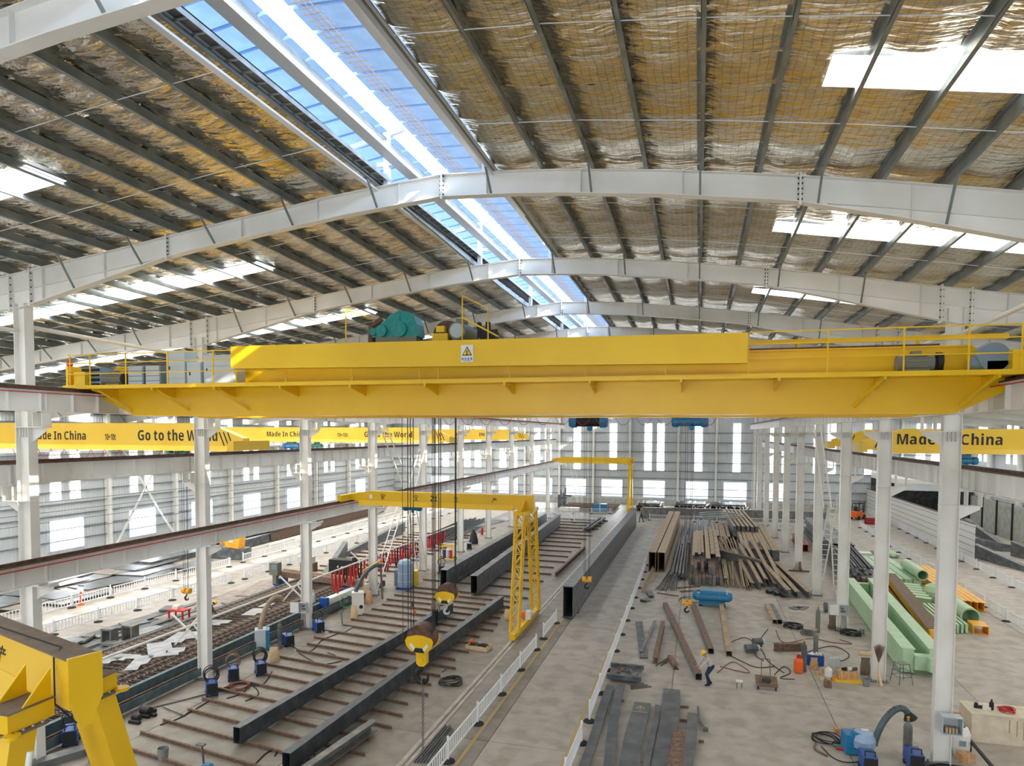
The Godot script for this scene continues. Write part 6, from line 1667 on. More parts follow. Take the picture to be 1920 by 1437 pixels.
	for i in 7:
		var rr := 0.28 + 0.08 * (i % 3)
		var b := MB.new(); b.lathe(Vector3(0, rr * 0.8, 0), Vector3.UP, [[0, -rr * 0.8], [rr, -rr * 0.4], [rr * 1.05, 0.1], [rr * 0.6, rr * 0.7], [0, rr * 0.85]], 10)
		solo("wrapped_bundle", b, M.mint, Vector3.ZERO, "mint wrapped lump in the small heap by the road fence", "bundle", "mint lumps by the road fence").position = W(16.6 + 0.55 * (i % 4), 0.0, 70.5 + 0.7 * (i / 4) + 0.2 * i)
	var wb := MB.new(); wb.box(W(14.8, 0.35, 69.0), Vector3(1.6, 0.7, 1.2)); solo("white_crate", wb, M.plastic_white, W(14.8, 0, 69.0), "white crate beside the heap of mint lumps", "crate")
	for i in 3: laid("red_section", "dark red steel section on the floor near the forklift", "steel beam", "red sections near the forklift", "box", M.red_paint, W(21.0 + 0.1 * i, 0.4 * (i % 2), 96.3 + 0.6 * i), W(23.3 + 0.1 * i, 0.4 * (i % 2), 96.5 + 0.6 * i), 0.5, 0.4)
	forklift()

func forklift() -> void:
	var c := g(1608, 974)
	var o := thing("forklift", "orange forklift truck parked at the far end of the road", "forklift", c, "", 0.9)
	var b := MB.new(); b.prism([[-1.1, 0.3], [0.9, 0.3], [0.9, 0.9], [0.2, 0.95], [0.1, 1.15], [-1.0, 1.15], [-1.2, 0.9]], Vector3.ZERO, Vector3.RIGHT, Vector3.UP, 1.1); part(o, "body", b.done(), M.orange)
	var ct := MB.new(); ct.box(Vector3(-1.05, 0.75, 0), Vector3(0.4, 0.7, 1.05)); part(o, "counterweight", ct.done(), M.orange)
	for q in [[-0.75, 0.28], [0.65, 0.34]]:
		for s in [-0.5, 0.5]:
			var w := MB.new(); w.cyl(Vector3(q[0], q[1], s - 0.12), Vector3(q[0], q[1], s + 0.12), q[1], q[1], 16); part(o, "wheel", w.done(), M.rubber)
	var gd := MB.new()
	for s in [-0.48, 0.48]:
		gd.bar(Vector3(-0.7, 1.1, s), Vector3(-0.55, 2.15, s), 0.07, 0.07); gd.bar(Vector3(0.5, 0.95, s), Vector3(0.35, 2.15, s), 0.07, 0.07); gd.bar(Vector3(-0.55, 2.15, s), Vector3(0.35, 2.15, s), 0.07, 0.07)
	for k in 4: gd.bar(Vector3(-0.5 + 0.27 * k, 2.15, -0.48), Vector3(-0.5 + 0.27 * k, 2.15, 0.48), 0.05, 0.05)
	part(o, "overhead_guard", gd.done(), M.black)
	var se := MB.new(); se.box(Vector3(-0.35, 1.22, 0), Vector3(0.5, 0.14, 0.5)); se.box(Vector3(-0.58, 1.5, 0), Vector3(0.12, 0.5, 0.5)); part(o, "seat", se.done(), M.black)
	var ms := MB.new()
	for s in [-0.35, 0.35]: ms.box(Vector3(1.0, 1.2, s), Vector3(0.1, 2.1, 0.1))
	for y in [0.4, 1.3, 2.15]: ms.box(Vector3(1.0, y, 0), Vector3(0.08, 0.08, 0.7))
	part(o, "mast", ms.done(), M.black)
	for s in [-0.25, 0.25]:
		var fk := MB.new(); fk.box(Vector3(1.55, 0.12, s), Vector3(1.0, 0.05, 0.12)); fk.box(Vector3(1.07, 0.4, s), Vector3(0.05, 0.6, 0.12)); part(o, "fork", fk.done(), M.black)

# ---------------------------------------------------------------- small things on the floor
func make_welder(lab: String, at: Vector3, turn: float, coil: Material, n_coil: int, group := "") -> void:
	var o := thing("welding_machine", lab, "welding machine", at, group, turn)
	var b := MB.new(); b.box(Vector3(0, 0.36, 0), Vector3(0.46, 0.5, 0.78)); part(o, "housing", b.done(), M.blue)
	var fp := MB.new(); fp.box(Vector3(0, 0.36, 0.4), Vector3(0.42, 0.44, 0.02)); part(o, "front_panel", fp.done(), M.black)
	var lt := MB.new()
	for k in 4: lt.box(Vector3(0.236, 0.42, 0.16 - 0.11 * k), Vector3(0.006, 0.07, 0.07))
	part(o, "white_lettering", lt.done(), M.plastic_white)
	var hd := MB.new(); hd.tube([Vector3(-0.16, 0.6, 0.3), Vector3(-0.16, 0.78, 0.25), Vector3(0.16, 0.78, 0.25), Vector3(0.16, 0.6, 0.3)], 0.02, 6); part(o, "handle", hd.done(), M.black)
	for s in [-1, 1]:
		for z in [-0.28, 0.28]:
			var w := MB.new(); w.cyl(Vector3(s * 0.18, 0.08, z), Vector3(s * 0.25, 0.08, z), 0.08, 0.08, 10); part(o, "wheel", w.done(), M.rubber)
	if n_coil > 0:
		var c := MB.new()
		for k in n_coil: c.ring(Vector3(0.03 * sin(k * 2.1), 0.84 + 0.03 * cos(k * 1.3), -0.1 + 0.05 * k - 0.03 * n_coil), Vector3(0.3 * sin(k), 0.1 * cos(k * 2.0), 1.0), 0.32 - 0.02 * (k % 3), 0.022, 16, 5)
		part(o, "coiled_cable", c.done(), coil)
func cylinder_bottle(lab: String, at: Vector3, r: float, h: float, m: Material, group := "") -> void:
	var o := thing("gas_cylinder", lab, "gas cylinder", at, group)
	var b := MB.new(); b.lathe(Vector3.ZERO, Vector3.UP, [[0, 0], [r, 0], [r, h * 0.8], [r * 0.85, h * 0.87], [r * 0.35, h * 0.93], [r * 0.3, h]], 16); part(o, "bottle", b.done(), m)
	var v := MB.new(); v.cyl(Vector3(0, h, 0), Vector3(0, h + 0.12, 0), 0.03, 0.03, 8); v.cyl(Vector3(-0.06, h + 0.08, 0), Vector3(0.06, h + 0.08, 0), 0.018, 0.018, 6); part(o, "valve", v.done(), M.amber)
func carton(lab: String, at: Vector3, s: Vector3, turn: float, m: Material, group := "") -> void:
	var o := thing("carton", lab, "box", at, group, turn)
	var b := MB.new(); b.box(Vector3(0, s.y / 2.0, 0), s); part(o, "box", b.done(), m)
	var t := MB.new(); t.box(Vector3(0, s.y / 2.0, s.z / 2.0 + 0.003), Vector3(s.x * 0.08, s.y, 0.004)); t.box(Vector3(0, s.y + 0.003, 0), Vector3(s.x * 0.08, 0.004, s.z)); part(o, "tape", t.done(), M.wood)
func sack(lab: String, at: Vector3, w: float, h: float, turn: float, m: Material) -> void:
	var o := thing("sack", lab, "sack", at, "", turn)
	var b := MB.new()
	var pr := [[1.0, 0.0, 0.5], [1.08, 0.25, 0.55], [1.0, 0.6, 0.45], [0.85, 0.85, 0.25], [0.9, 1.0, 0.06]]
	for i in pr.size() - 1:
		var p: Array = pr[i]; var q: Array = pr[i + 1]
		var ring := func(e: Array) -> Array:
			var r := []
			for k in 8: r.append(Vector3(cos(TAU * k / 8.0) * w / 2.0 * e[0], e[1] * h, sin(TAU * k / 8.0) * w / 2.0 * e[2]))
			return r
		var A: Array = ring.call(p); var B: Array = ring.call(q)
		for k in 8: b.quad(A[k], A[(k + 1) % 8], B[(k + 1) % 8], B[k], A[k] + Vector3(0, 0.01, 0))
	part(o, "bag", b.done(), m)
func cable_run(lab: String, pix: Array, r: float, m: Material, group := "") -> void:
	# a hose or cable lying on the floor through the given pixels
	var pts := []
	for q in pix: pts.append(g(q[0], q[1], r + 0.002))
	var cv := Curve3D.new()
	for i in pts.size():
		var tn: Vector3 = (pts[mini(i + 1, pts.size() - 1)] - pts[maxi(i - 1, 0)]) * 0.18
		cv.add_point(pts[i], -tn, tn)
	var out := []
	var l := cv.get_baked_length()
	var n := int(clampf(l / 0.15, 4, 70))
	for i in n + 1: out.append(cv.sample_baked(l * i / n))
	var mb := MB.new(); mb.tube(out, r, 5)
	solo("floor_cable", mb, m, pts[0], lab, "cable", group)
func coil(lab: String, at: Vector3, R: float, n: int, m: Material, group := "") -> void:
	var mb := MB.new()
	for k in n: mb.ring(Vector3(0.06 * sin(k * 2.3), 0.03 + 0.02 * k, 0.06 * cos(k * 1.7)), Vector3(0.15 * sin(k), 1, 0.15 * cos(k * 1.9)), R * (1.0 - 0.08 * (k % 4)), 0.022, 18, 5)
	solo("cable_coil", mb, m, Vector3.ZERO, lab, "cable", group).position = at
func bucket(lab: String, at: Vector3, r: float, h: float, m: Material) -> void:
	var o := thing("bucket", lab, "bucket", at)
	var b := MB.new(); b.lathe(Vector3.ZERO, Vector3.UP, [[0, 0.01], [r * 0.8, 0.0], [r, h], [r * 1.05, h], [r * 0.95, h - 0.01], [r * 0.76, 0.03], [0, 0.03]], 16); part(o, "pail", b.done(), m)
	var hd := MB.new(); hd.ring(Vector3(0, h, 0), Vector3(0.8, 0.5, 0), r, 0.008, 14, 4, 0, PI); part(o, "bail", hd.done(), M.grey_steel)
func ladder(lab: String, a: Vector3, b: Vector3, w: float, side: Vector3, m: Material, group := "") -> void:
	var o := thing("ladder", lab, "ladder", a, group)
	for s in [-0.5, 0.5]:
		var r := MB.new(); r.bar(side * w * s, b - a + side * w * s * 0.8, 0.05, 0.09, side); part(o, "rail", r.done(), m)
	var n := int(a.distance_to(b) / 0.42)
	for i in range(1, n):
		var f := float(i) / n
		var r := MB.new(); r.bar((b - a) * f - side * w * 0.48 * (1.0 - 0.2 * f), (b - a) * f + side * w * 0.48 * (1.0 - 0.2 * f), 0.035, 0.035); part(o, "rung", r.done(), m)
func hose_arc(o: Node3D, pts: Array, r: float, m: Material) -> void:
	# ribbed flexible duct
	var cv := Curve3D.new()
	for i in pts.size():
		var tn: Vector3 = (pts[mini(i + 1, pts.size() - 1)] - pts[maxi(i - 1, 0)]) * 0.2
		cv.add_point(pts[i], -tn, tn)
	var l := cv.get_baked_length()
	var n := int(l / 0.05)
	var mb := MB.new()
	for i in n:
		var a := cv.sample_baked(l * i / n); var b := cv.sample_baked(l * (i + 0.5) / n); var c := cv.sample_baked(l * (i + 1.0) / n)
		mb.cyl(a, b, r, r * 1.12, 10, false); mb.cyl(b, c, r * 1.12, r, 10, false)
	part(o, "flexible_duct", mb.done(), m)

func build_small_things() -> void:
	# welding sets along the columns
	make_welder("blue welding set with tangled black cable at the foot of a white column", g(397, 1302), 0.75, M.rubber, 8)
	make_welder("blue welding set crowned by a round tan cable coil", g(438, 1274), 0.7, mat(c8(126, 100, 84), 0.7), 7)
	make_welder("blue welding set under a heap of black cable beside the paper sack", g(489, 1264), 0.75, M.rubber, 9)
	make_welder("blue welding set next to a dark gas cylinder by the control box column", g(540, 1210), 0.9, M.rubber, 0)
	make_welder("blue welding set half hidden behind the column with the control box", g(597, 1184), 0.9, M.rubber, 2)
	make_welder("blue welding set with loose cables under the broad yellow legs", g(134, 1394), 0.7, M.rubber, 3)
	make_welder("blue welding set with a paper sheet below the grey ducted extractor", g(1627, 1445), 0.0, M.rubber, 0)
	make_welder("blue welding set with a red knob beside the column shelf", g(1713, 1440), 0.0, M.rubber, 0)
	make_welder("blue wheeled power unit beside the tall dark girder end", g(828, 1074), 0.4, M.rubber, 2)
	make_welder("blue box unit at the far columns with a bright blue top", g(880, 1030), 0.3, M.rubber, 0)
	for q in [["dark gas cylinder beside the blue welding set by the columns", 525, 1216, 0.13, 1.45, M.dark_steel], ["dark gas cylinder under the broad yellow legs", 146, 1380, 0.14, 1.5, M.dark_steel], ["grey gas cylinder in the cable tangle by the column", 1533, 1186, 0.13, 1.5, M.motor], ["blue-grey gas cylinder beside the orange bottle", 1507, 1259, 0.13, 1.5, M.dark_plate], ["second grey gas cylinder behind the blue crate", 1529, 1229, 0.12, 1.3, M.grey_steel], ["brown capped gas cylinder beside the column shelf", 1701, 1418, 0.15, 1.35, M.grey_steel], ["red fire extinguisher at a far column foot", 904, 1003, 0.14, 0.9, M.red], ["pale gas cylinder by the off-white trough", 588, 1150, 0.13, 1.4, M.cabinet]]:
		cylinder_bottle(q[0], g(q[1], q[2]), q[3], q[4], q[5])
	var ob := thing("propane_bottle", "orange propane bottle standing beside a tall gas cylinder", "gas bottle", g(1497, 1262))
	var pb := MB.new(); pb.lathe(Vector3.ZERO, Vector3.UP, [[0, 0], [0.2, 0.02], [0.22, 0.1], [0.22, 0.58], [0.18, 0.7], [0.07, 0.76]], 18); part(ob, "bottle", pb.done(), M.orange)
	var pc := MB.new(); pc.lathe(Vector3(0, 0.74, 0), Vector3.UP, [[0.11, 0], [0.11, 0.13], [0.09, 0.13], [0.09, 0]], 12); part(ob, "collar", pc.done(), M.red)
	extractors()
	# goods beside the road-side column
	for i in 3: carton("brown carton in the row of three loaded with tools", g(1577 + 12 * i, 1275), Vector3(0.34, 0.45, 0.4), 0.0, M.carton, "row of three cartons")
	var yp := MB.new(); yp.box(Vector3(0, 0.03, 0), Vector3(1.15, 0.06, 0.5)); solo("yellow_pallet", yp, M.helmet, Vector3.ZERO, "thin yellow board under the front of the three cartons", "board").position = g(1590, 1278)
	for q in [[1583, 0.5, M.black, 0.25], [1592, 0.55, M.plastic_white, 0.2], [1601, 0.52, M.dark_steel, 0.18]]:
		var tm := MB.new(); tm.box(Vector3(0, 0.06, 0), Vector3(0.25, 0.1, 0.16), Basis(Vector3.UP, q[3] * 3.0)); tm.cyl(Vector3(-0.12, 0.1, 0.05), Vector3(0.14, 0.12, -0.05), 0.03, 0.03, 8)
		solo("hand_tool", tm, q[2], Vector3.ZERO, "hand tool lying on the row of three cartons", "tool", "tools on the cartons").position = g(q[0], 1275) + Vector3(0, 0.46, 0)
	sack("brown sack slumped against the blue crate", g(1526, 1256), 0.38, 0.6, 0.2, M.carton)
	sack("tall brown sack beside the stacked sacks at the column", g(1622, 1266), 0.45, 0.85, 0.1, M.dust)
	for i in 2: sack("pale sack lying on top of the tall brown one, %s" % ["road side", "carton side"][i], g(1618 + 8 * i, 1262) + Vector3(0, 0.85, 0), 0.45, 0.22, 0.5 * i, M.wood)
	var cr := thing("blue_crate", "open blue crate with crumpled paper beside the gas cylinders", "crate", g(1527, 1246))
	var cm := MB.new(); cm.box(Vector3(0, 0.04, 0), Vector3(0.8, 0.04, 0.5))
	for s in [-1, 1]: cm.box(Vector3(s * 0.39, 0.28, 0), Vector3(0.03, 0.5, 0.5)); cm.box(Vector3(0, 0.28, s * 0.24), Vector3(0.8, 0.5, 0.03))
	part(cr, "tub", cm.done(), M.blue)
	var cpp := MB.new()
	for k in 6: cpp.box(Vector3(-0.25 + 0.1 * k, 0.5 + 0.04 * (k % 2), 0.05 * (k % 3)), Vector3(0.16, 0.1, 0.14), Basis(Vector3(1, 0.4, 0.2).normalized(), k))
	part(cr, "crumpled_paper", cpp.done(), M.plastic_white)
	carton("grey panel box standing between crate and cartons", g(1563, 1262), Vector3(0.5, 0.75, 0.22), 0.5, M.cabinet)
	var jg := thing("jerry_can", "off-white jerry can standing on the small pots", "canister", g(1553, 1276) + Vector3(0, 0.2, 0))
	var jm := MB.new(); jm.lathe(Vector3.ZERO, Vector3.UP, [[0, 0], [0.16, 0], [0.17, 0.3], [0.12, 0.38], [0.05, 0.4], [0.05, 0.45], [0, 0.45]], 14); part(jg, "can", jm.done(), M.plastic_white)
	for q in [[1541, 1275], [1553, 1276], [1535, 1268], [1546, 1262], [1564, 1277]]: bucket(["small wooden toned pot beside the tin box", "small pot under the off-white jerry can", "small pot at the foot of the brown sack", "small pot behind the off-white jerry can", "small amber pot beside the three cartons"][[1541, 1553, 1535, 1546, 1564].find(q[0])], g(q[0], q[1]), 0.12, 0.2, M.wood if q[0] < 1560 else M.amber)
	var ts := MB.new(); ts.box(Vector3(0, 0.15, 0), Vector3(0.3, 0.3, 0.25)); solo("tin_box", ts, M.rust, Vector3.ZERO, "small brown tin box standing alone before the pots", "tin").position = g(1552, 1289)
	bucket("grey pail with rags at the column foot", g(1624, 1287), 0.16, 0.35, M.galv)
	var bk := MB.new(); bk.lathe(Vector3.ZERO, Vector3.UP, [[0, 0], [0.14, 0], [0.13, 0.34], [0.0, 0.34]], 14); solo("tin_drum", bk, M.galv, Vector3.ZERO, "silver tin standing by the cables of the column with the control box", "tin").position = g(1616, 1190)
	# twig broom, offcut boards, stool
	var br := thing("twig_broom", "twig broom leaning upside down on the column beside the stool", "broom", g(1645, 1287))
	var bh := MB.new(); bh.cyl(Vector3.ZERO, Vector3(0.05, 1.1, -0.12), 0.02, 0.02, 6); part(br, "handle", bh.done(), M.wood)
	var bt := MB.new()
	for k in 46:
		var a := k * 2.4; var rr := 0.26 * sqrt(k / 46.0)
		bt.cyl(Vector3(0.05, 1.05, -0.12), Vector3(0.06 + rr * cos(a), 1.95 - 0.5 * rr, -0.12 + rr * 0.5 * sin(a)), 0.014, 0.006, 4, false)
	part(br, "twigs", bt.done(), M.rust)
	laid("wood_offcut", "short wooden board leaning on the column foot by the broom", "board", "", "plate", M.wood, g(1652, 1287), g(1652, 1287) + Vector3(-0.1, 0.6, -0.15), 0.14, 0.04)
	var st := thing("welding_stool", "tall square stool of thin dark rods", "stool", g(1690, 1281), "", 0.35)
	var sp := MB.new(); sp.box(Vector3(0, 0.95, 0), Vector3(0.5, 0.04, 0.5)); part(st, "seat", sp.done(), M.grey_steel)
	for sx in [-1, 1]:
		for sz in [-1, 1]:
			var lg := MB.new(); lg.bar(Vector3(sx * 0.22, 0.94, sz * 0.22), Vector3(sx * 0.34, 0, sz * 0.34), 0.03, 0.03); part(st, "leg", lg.done(), M.dark_steel)
	var sr := MB.new()
	for y in [0.35, 0.6]:
		var e: float = 0.22 + 0.12 * (1.0 - y / 0.94)
		for s in [-1, 1]: sr.bar(Vector3(-e, y, s * e), Vector3(e, y, s * e), 0.02, 0.02); sr.bar(Vector3(s * e, y, -e), Vector3(s * e, y, e), 0.02, 0.02)
	part(st, "stretcher", sr.done(), M.dark_steel)
	# hand cart
	var hc := thing("hand_cart", "flat rusty hand cart with an upright handle on the open floor", "cart", g(1437, 1290))
	var hp := MB.new(); hp.box(Vector3(0, 0.3, 0), Vector3(0.95, 0.04, 0.75), Basis(Vector3.RIGHT, 0.35)); part(hc, "deck", hp.done(), M.rust)
	var hh := MB.new(); hh.tube([Vector3(-0.2, 0.42, -0.35), Vector3(-0.18, 1.15, -0.6), Vector3(0.18, 1.15, -0.6), Vector3(0.2, 0.42, -0.35)], 0.018, 6); part(hc, "handle", hh.done(), M.rust)
	for s in [-0.38, 0.38]:
		var w := MB.new(); w.cyl(Vector3(s - 0.03, 0.09, 0.3), Vector3(s + 0.03, 0.09, 0.3), 0.09, 0.09, 12); part(hc, "wheel", w.done(), M.rubber)
		var w2 := MB.new(); w2.cyl(Vector3(s - 0.03, 0.09, -0.3), Vector3(s + 0.03, 0.09, -0.3), 0.09, 0.09, 12); w2.box(Vector3(s, 0.26, -0.3), Vector3(0.04, 0.26, 0.04)); part(hc, "wheel", w2.done(), M.rubber)
	var rg := MB.new(); rg.lathe(Vector3.ZERO, Vector3.UP, [[0, 0], [0.2, 0.0], [0.18, 0.1], [0.0, 0.13]], 10); solo("rag", rg, M.dark_shirt, Vector3.ZERO, "dark rag bundled on the flat hand cart", "rag").position = g(1437, 1290) + Vector3(0, 0.34, 0.02)
	var ss := thing("step_stool", "tiny white stool on the open floor before the cart", "stool", g(1386, 1290))
	var s1 := MB.new(); s1.box(Vector3(0, 0.3, 0), Vector3(0.3, 0.05, 0.26)); part(ss, "seat", s1.done(), M.plastic_white)
	for sx in [-0.11, 0.11]:
		for sz in [-0.09, 0.09]: var lg := MB.new(); lg.box(Vector3(sx, 0.14, sz), Vector3(0.03, 0.28, 0.03)); part(ss, "leg", lg.done(), M.dust)
	# blue hoist standing on blocks
	var ho := thing("grounded_hoist", "bright blue hoist unit resting on the floor before the steel heap", "hoist", g(1335, 1136))
	var h1 := MB.new(); h1.box(Vector3(0.05, 0.75, 0), Vector3(1.7, 0.34, 0.9)); h1.prism([[-0.45, 0], [0.45, 0], [0.36, 0.14], [-0.36, 0.14]], Vector3(0.05, 0.92, 0), Vector3.BACK, Vector3.UP, 1.7); part(ho, "top_cover", h1.done(), M.hoist_blue)
	var h2 := MB.new(); h2.cyl(Vector3(-1.1, 0.62, 0.3), Vector3(1.1, 0.62, 0.3), 0.24, 0.24, 16); part(ho, "drum", h2.done(), M.hoist_blue)
	for s in [-1, 1]:
		var h3 := MB.new(); h3.lathe(Vector3(s * 1.0, 0.68, 0.05), Vector3(s, 0, 0), [[0.3, 0], [0.3, 0.2], [0.2, 0.3], [0, 0.3]], 16); part(ho, "motor_end", h3.done(), M.hoist_blue)
		var ft := MB.new(); ft.box(Vector3(s * 0.75, 0.06, 0), Vector3(0.25, 0.12, 0.6)); part(ho, "block", ft.done(), M.black)
	var h4 := MB.new(); h4.box(Vector3(0, 0.22, 0.2), Vector3(1.7, 0.22, 0.5)); part(ho, "skid", h4.done(), M.hoist_blue)
	for s in [-0.75, 0.75]: var h5 := MB.new(); h5.box(Vector3(s, 0.42, 0.1), Vector3(0.1, 0.5, 0.1)); part(ho, "stanchion", h5.done(), M.hoist_blue)
	coil("thin dark cable looped on the floor beside the blue hoist", g(1292, 1127), 0.7, 2, M.rubber)
	# pumps, discs, scrap on the open floor
	for q in [[1408, 1224, 0.32], [1420, 1212, 0.24]]:
		var pm := thing("pump_motor", "dark blue pump motor lying among hoses", "motor", g(q[0], q[1]), "pump motors among hoses", 0.4)
		var p1 := MB.new(); p1.cyl(Vector3(-q[2], 0.25, 0), Vector3(q[2], 0.25, 0), 0.2, 0.2, 14); p1.box(Vector3(0, 0.06, 0), Vector3(q[2] * 1.6, 0.12, 0.36)); part(pm, "motor", p1.done(), M.dark_steel)
		var p2 := MB.new(); p2.cyl(Vector3(q[2], 0.25, 0), Vector3(q[2] + 0.12, 0.25, 0), 0.16, 0.16, 14); part(pm, "fan_cover", p2.done(), M.cabinet)
	var ds := MB.new(); ds.cyl(Vector3(-0.1, 0.32, 0), Vector3(0.1, 0.32, 0), 0.32, 0.32, 18); solo("steel_disc", ds, M.dark_steel, Vector3.ZERO, "dark wheel standing upright near the control box column", "wheel").position = g(1548, 1148)
	var dw := MB.new(); dw.cyl(Vector3(-0.06, 0.42, 0), Vector3(0.06, 0.42, 0), 0.42, 0.42, 20); dw.box(Vector3(-0.1, 0.06, 0.1), Vector3(1.6, 0.12, 0.3)); solo("rusty_pulley", dw, M.rust, Vector3.ZERO, "rusty wheel on a bar behind the leaning beams", "wheel").position = g(1500, 1072)
	for i in 4: laid("flat_offcut", "flat dark offcut on the floor before the road-side columns", "steel plate", "flat offcuts by the columns", "plate", M.grey_steel, g(1483 + 6 * i, 1142 + (i % 2) * 2), g(1494 + 6 * i, 1139), 0.35, 0.05)
	coil("round coil of dark and red cable on the open floor", g(1487, 1177), 0.55, 9, M.rubber)
	coil("untidy heap of grey cable by the gas cylinders", g(1515, 1190), 0.4, 8, M.grey_steel)
	coil("heap of dark cable at the foot of the control box column", g(1594, 1190), 0.55, 9, M.rubber)
	coil("rolled tan rope bale beside the control box column", g(1563, 1180), 0.3, 9, M.dust)
	for i in 3:
		var bw := MB.new(); bw.cyl(Vector3(0, 0.24 * i, 0), Vector3(0, 0.24 * i + 0.22, 0), 0.3, 0.3, 14); solo("wire_spool", bw, M.dust, Vector3.ZERO, "spool of wire stacked beside the control box column", "spool", "stacked wire spools").position = g(1564, 1172)
	var rc: Material = M.hose_red
	for q in [[[1455, 1182], [1470, 1205], [1520, 1198], [1560, 1205], [1598, 1208], [1575, 1200]], [[1372, 1204], [1395, 1196], [1412, 1204], [1430, 1222], [1440, 1240], [1470, 1262]], [[1345, 1262], [1372, 1242], [1395, 1252], [1405, 1262], [1380, 1258], [1350, 1250]], [[1366, 1228], [1394, 1242], [1420, 1252], [1452, 1250]], [[1440, 1180], [1425, 1200], [1415, 1225], [1432, 1240]], [[1452, 1266], [1470, 1250], [1482, 1262], [1462, 1272], [1490, 1274]], [[1508, 1225], [1560, 1212], [1592, 1228], [1578, 1240], [1566, 1236]]]:
		cable_run("thin hose curling across the open floor by the gas bottles", q, 0.022, rc if q[0][0] % 2 == 1 else M.rubber, "hoses on the open floor")
	for q in [[[425, 1310], [455, 1300], [470, 1285], [485, 1302], [460, 1315]], [[420, 1290], [450, 1282], [490, 1285], [510, 1260]], [[545, 1212], [580, 1222], [605, 1200], [640, 1185], [620, 1178]], [[580, 1400], [590, 1420], [560, 1437]], [[560, 1225], [600, 1245], [640, 1240]], [[300, 1360], [340, 1345], [400, 1310]], [[110, 1430], [160, 1412], [200, 1390], [230, 1385]], [[640, 1150], [648, 1185], [690, 1195]], [[475, 1437], [500, 1412], [520, 1405], [515, 1418]]]:
		cable_run("dark cable trailing over the work floor by the welding sets", q, 0.024, M.rubber, "cables by the welding sets")
	coil("tan hose heap behind the welding set with the round coil", g(448, 1290), 0.5, 6, M.hose_red)
	coil("black chain heap beside the large hook", g(845, 1281), 0.55, 7, M.black)
	# wooden tray with scrap, paper sacks, bits beside the dark girders
	var wt := thing("scrap_tray", "shallow wooden tray full of dark scrap beside the aisle rail", "tray", g(898, 1217), "", -0.15)
	var w1 := MB.new(); w1.box(Vector3(0, 0.03, 0), Vector3(1.25, 0.05, 0.75))
	for s in [-1, 1]: w1.box(Vector3(s * 0.62, 0.13, 0), Vector3(0.03, 0.2, 0.75)); w1.box(Vector3(0, 0.13, s * 0.37), Vector3(1.25, 0.2, 0.03))
	part(wt, "tray", w1.done(), M.wood)
	var w2 := MB.new()
	for k in 26: w2.bar(Vector3(rng.randf_range(-0.5, 0.5), 0.2, rng.randf_range(-0.28, 0.28)), Vector3(rng.randf_range(-0.55, 0.55), 0.27, rng.randf_range(-0.3, 0.3)), 0.05, 0.04)
	var sm := part(wt, "scrap", w2.done(), M.black); sm.set_meta("kind", "stuff")
	var oc := MB.new(); oc.lathe(Vector3.ZERO, Vector3.UP, [[0, 0], [0.12, 0.02], [0.14, 0.2], [0.05, 0.3], [0, 0.3]], 12); solo("orange_can", oc, M.orange, Vector3.ZERO, "orange can standing on the wooden scrap tray", "can").position = g(884, 1212) + Vector3(0, 0.1, 0)
	var oc2 := MB.new(); oc2.lathe(Vector3.ZERO, Vector3.UP, [[0, 0], [0.1, 0.02], [0.11, 0.16], [0.04, 0.24], [0, 0.24]], 12); solo("orange_can", oc2, M.orange, Vector3.ZERO, "orange can on the dark girder beside the worker", "can").position = g(777, 1152, 0.75)
	sack("paper sack beside the blue welding set under black cable", g(514, 1241), 0.5, 0.75, 0.4, M.wood)
	sack("paper sack at the foot of the white extractor cabinet", g(664, 1162), 0.45, 0.85, 0.2, M.wood)
	sack("paper sack leaning on the column with the yellow boom", g(692, 1132), 0.55, 0.9, -0.2, M.carton)
	sack("small printed sack beside the lattice leg", g(953, 1162), 0.5, 0.65, 0.1, M.wood)
	bucket("silver pail standing between the rails under the broad yellow legs", g(306, 1424), 0.2, 0.42, M.galv)
	# drill stand at the lower edge
	var dr := thing("drill_stand", "small blue drill stand with a tilted head between the rails", "drill stand", g(388, 1452))
	var d1 := MB.new(); d1.lathe(Vector3.ZERO, Vector3.UP, [[0, 0], [0.24, 0], [0.22, 0.28], [0.12, 0.36], [0, 0.36]], 14); part(dr, "base", d1.done(), M.hoist_blue)
	var d2 := MB.new(); d2.bar(Vector3(-0.12, 0.3, 0), Vector3(-0.18, 0.95, 0), 0.05, 0.05); d2.box(Vector3(-0.22, 1.0, 0), Vector3(0.3, 0.05, 0.16)); part(dr, "arm", d2.done(), M.dark_steel)
	# bits around the broad yellow legs
	for q in [[276, 1341, 0.2], [258, 1352, 0.16], [175, 1362, 0.15], [288, 1338, 0.12]]:
		var bm := MB.new(); bm.cyl(Vector3(-q[2], q[2], 0), Vector3(q[2], q[2], 0.05), q[2], q[2] * 0.8, 12); bm.box(Vector3(0.1, 0.06, 0.25), Vector3(0.5, 0.12, 0.14)); solo("clamp", bm, M.black, Vector3.ZERO, "dark clamp lying on the floor beyond the broad yellow legs", "tool", "clamps beyond the yellow legs").position = g(q[0], q[1])
	for q in [[303, 1328, 345, 1345], [285, 1330, 395, 1302], [345, 1345, 362, 1332], [630, 1230, 615, 1225], [900, 1180, 905, 1174], [830, 1262, 838, 1256]]:
		laid("loose_bar", "dark bar lying loose on the work floor", "steel bar", "loose bars on the work floor", "angle", M.grey_steel, g(q[0], q[1]), g(q[2], q[3]), 0.08, 0.06)
	var fd := MB.new(); fd.box(Vector3(0, 0.03, 0), Vector3(1.6, 0.06, 1.0)); solo("floor_sheet", fd, M.grey_steel, Vector3.ZERO, "grey sheet lying on the floor near the green fan", "steel sheet").position = g(632, 1180)
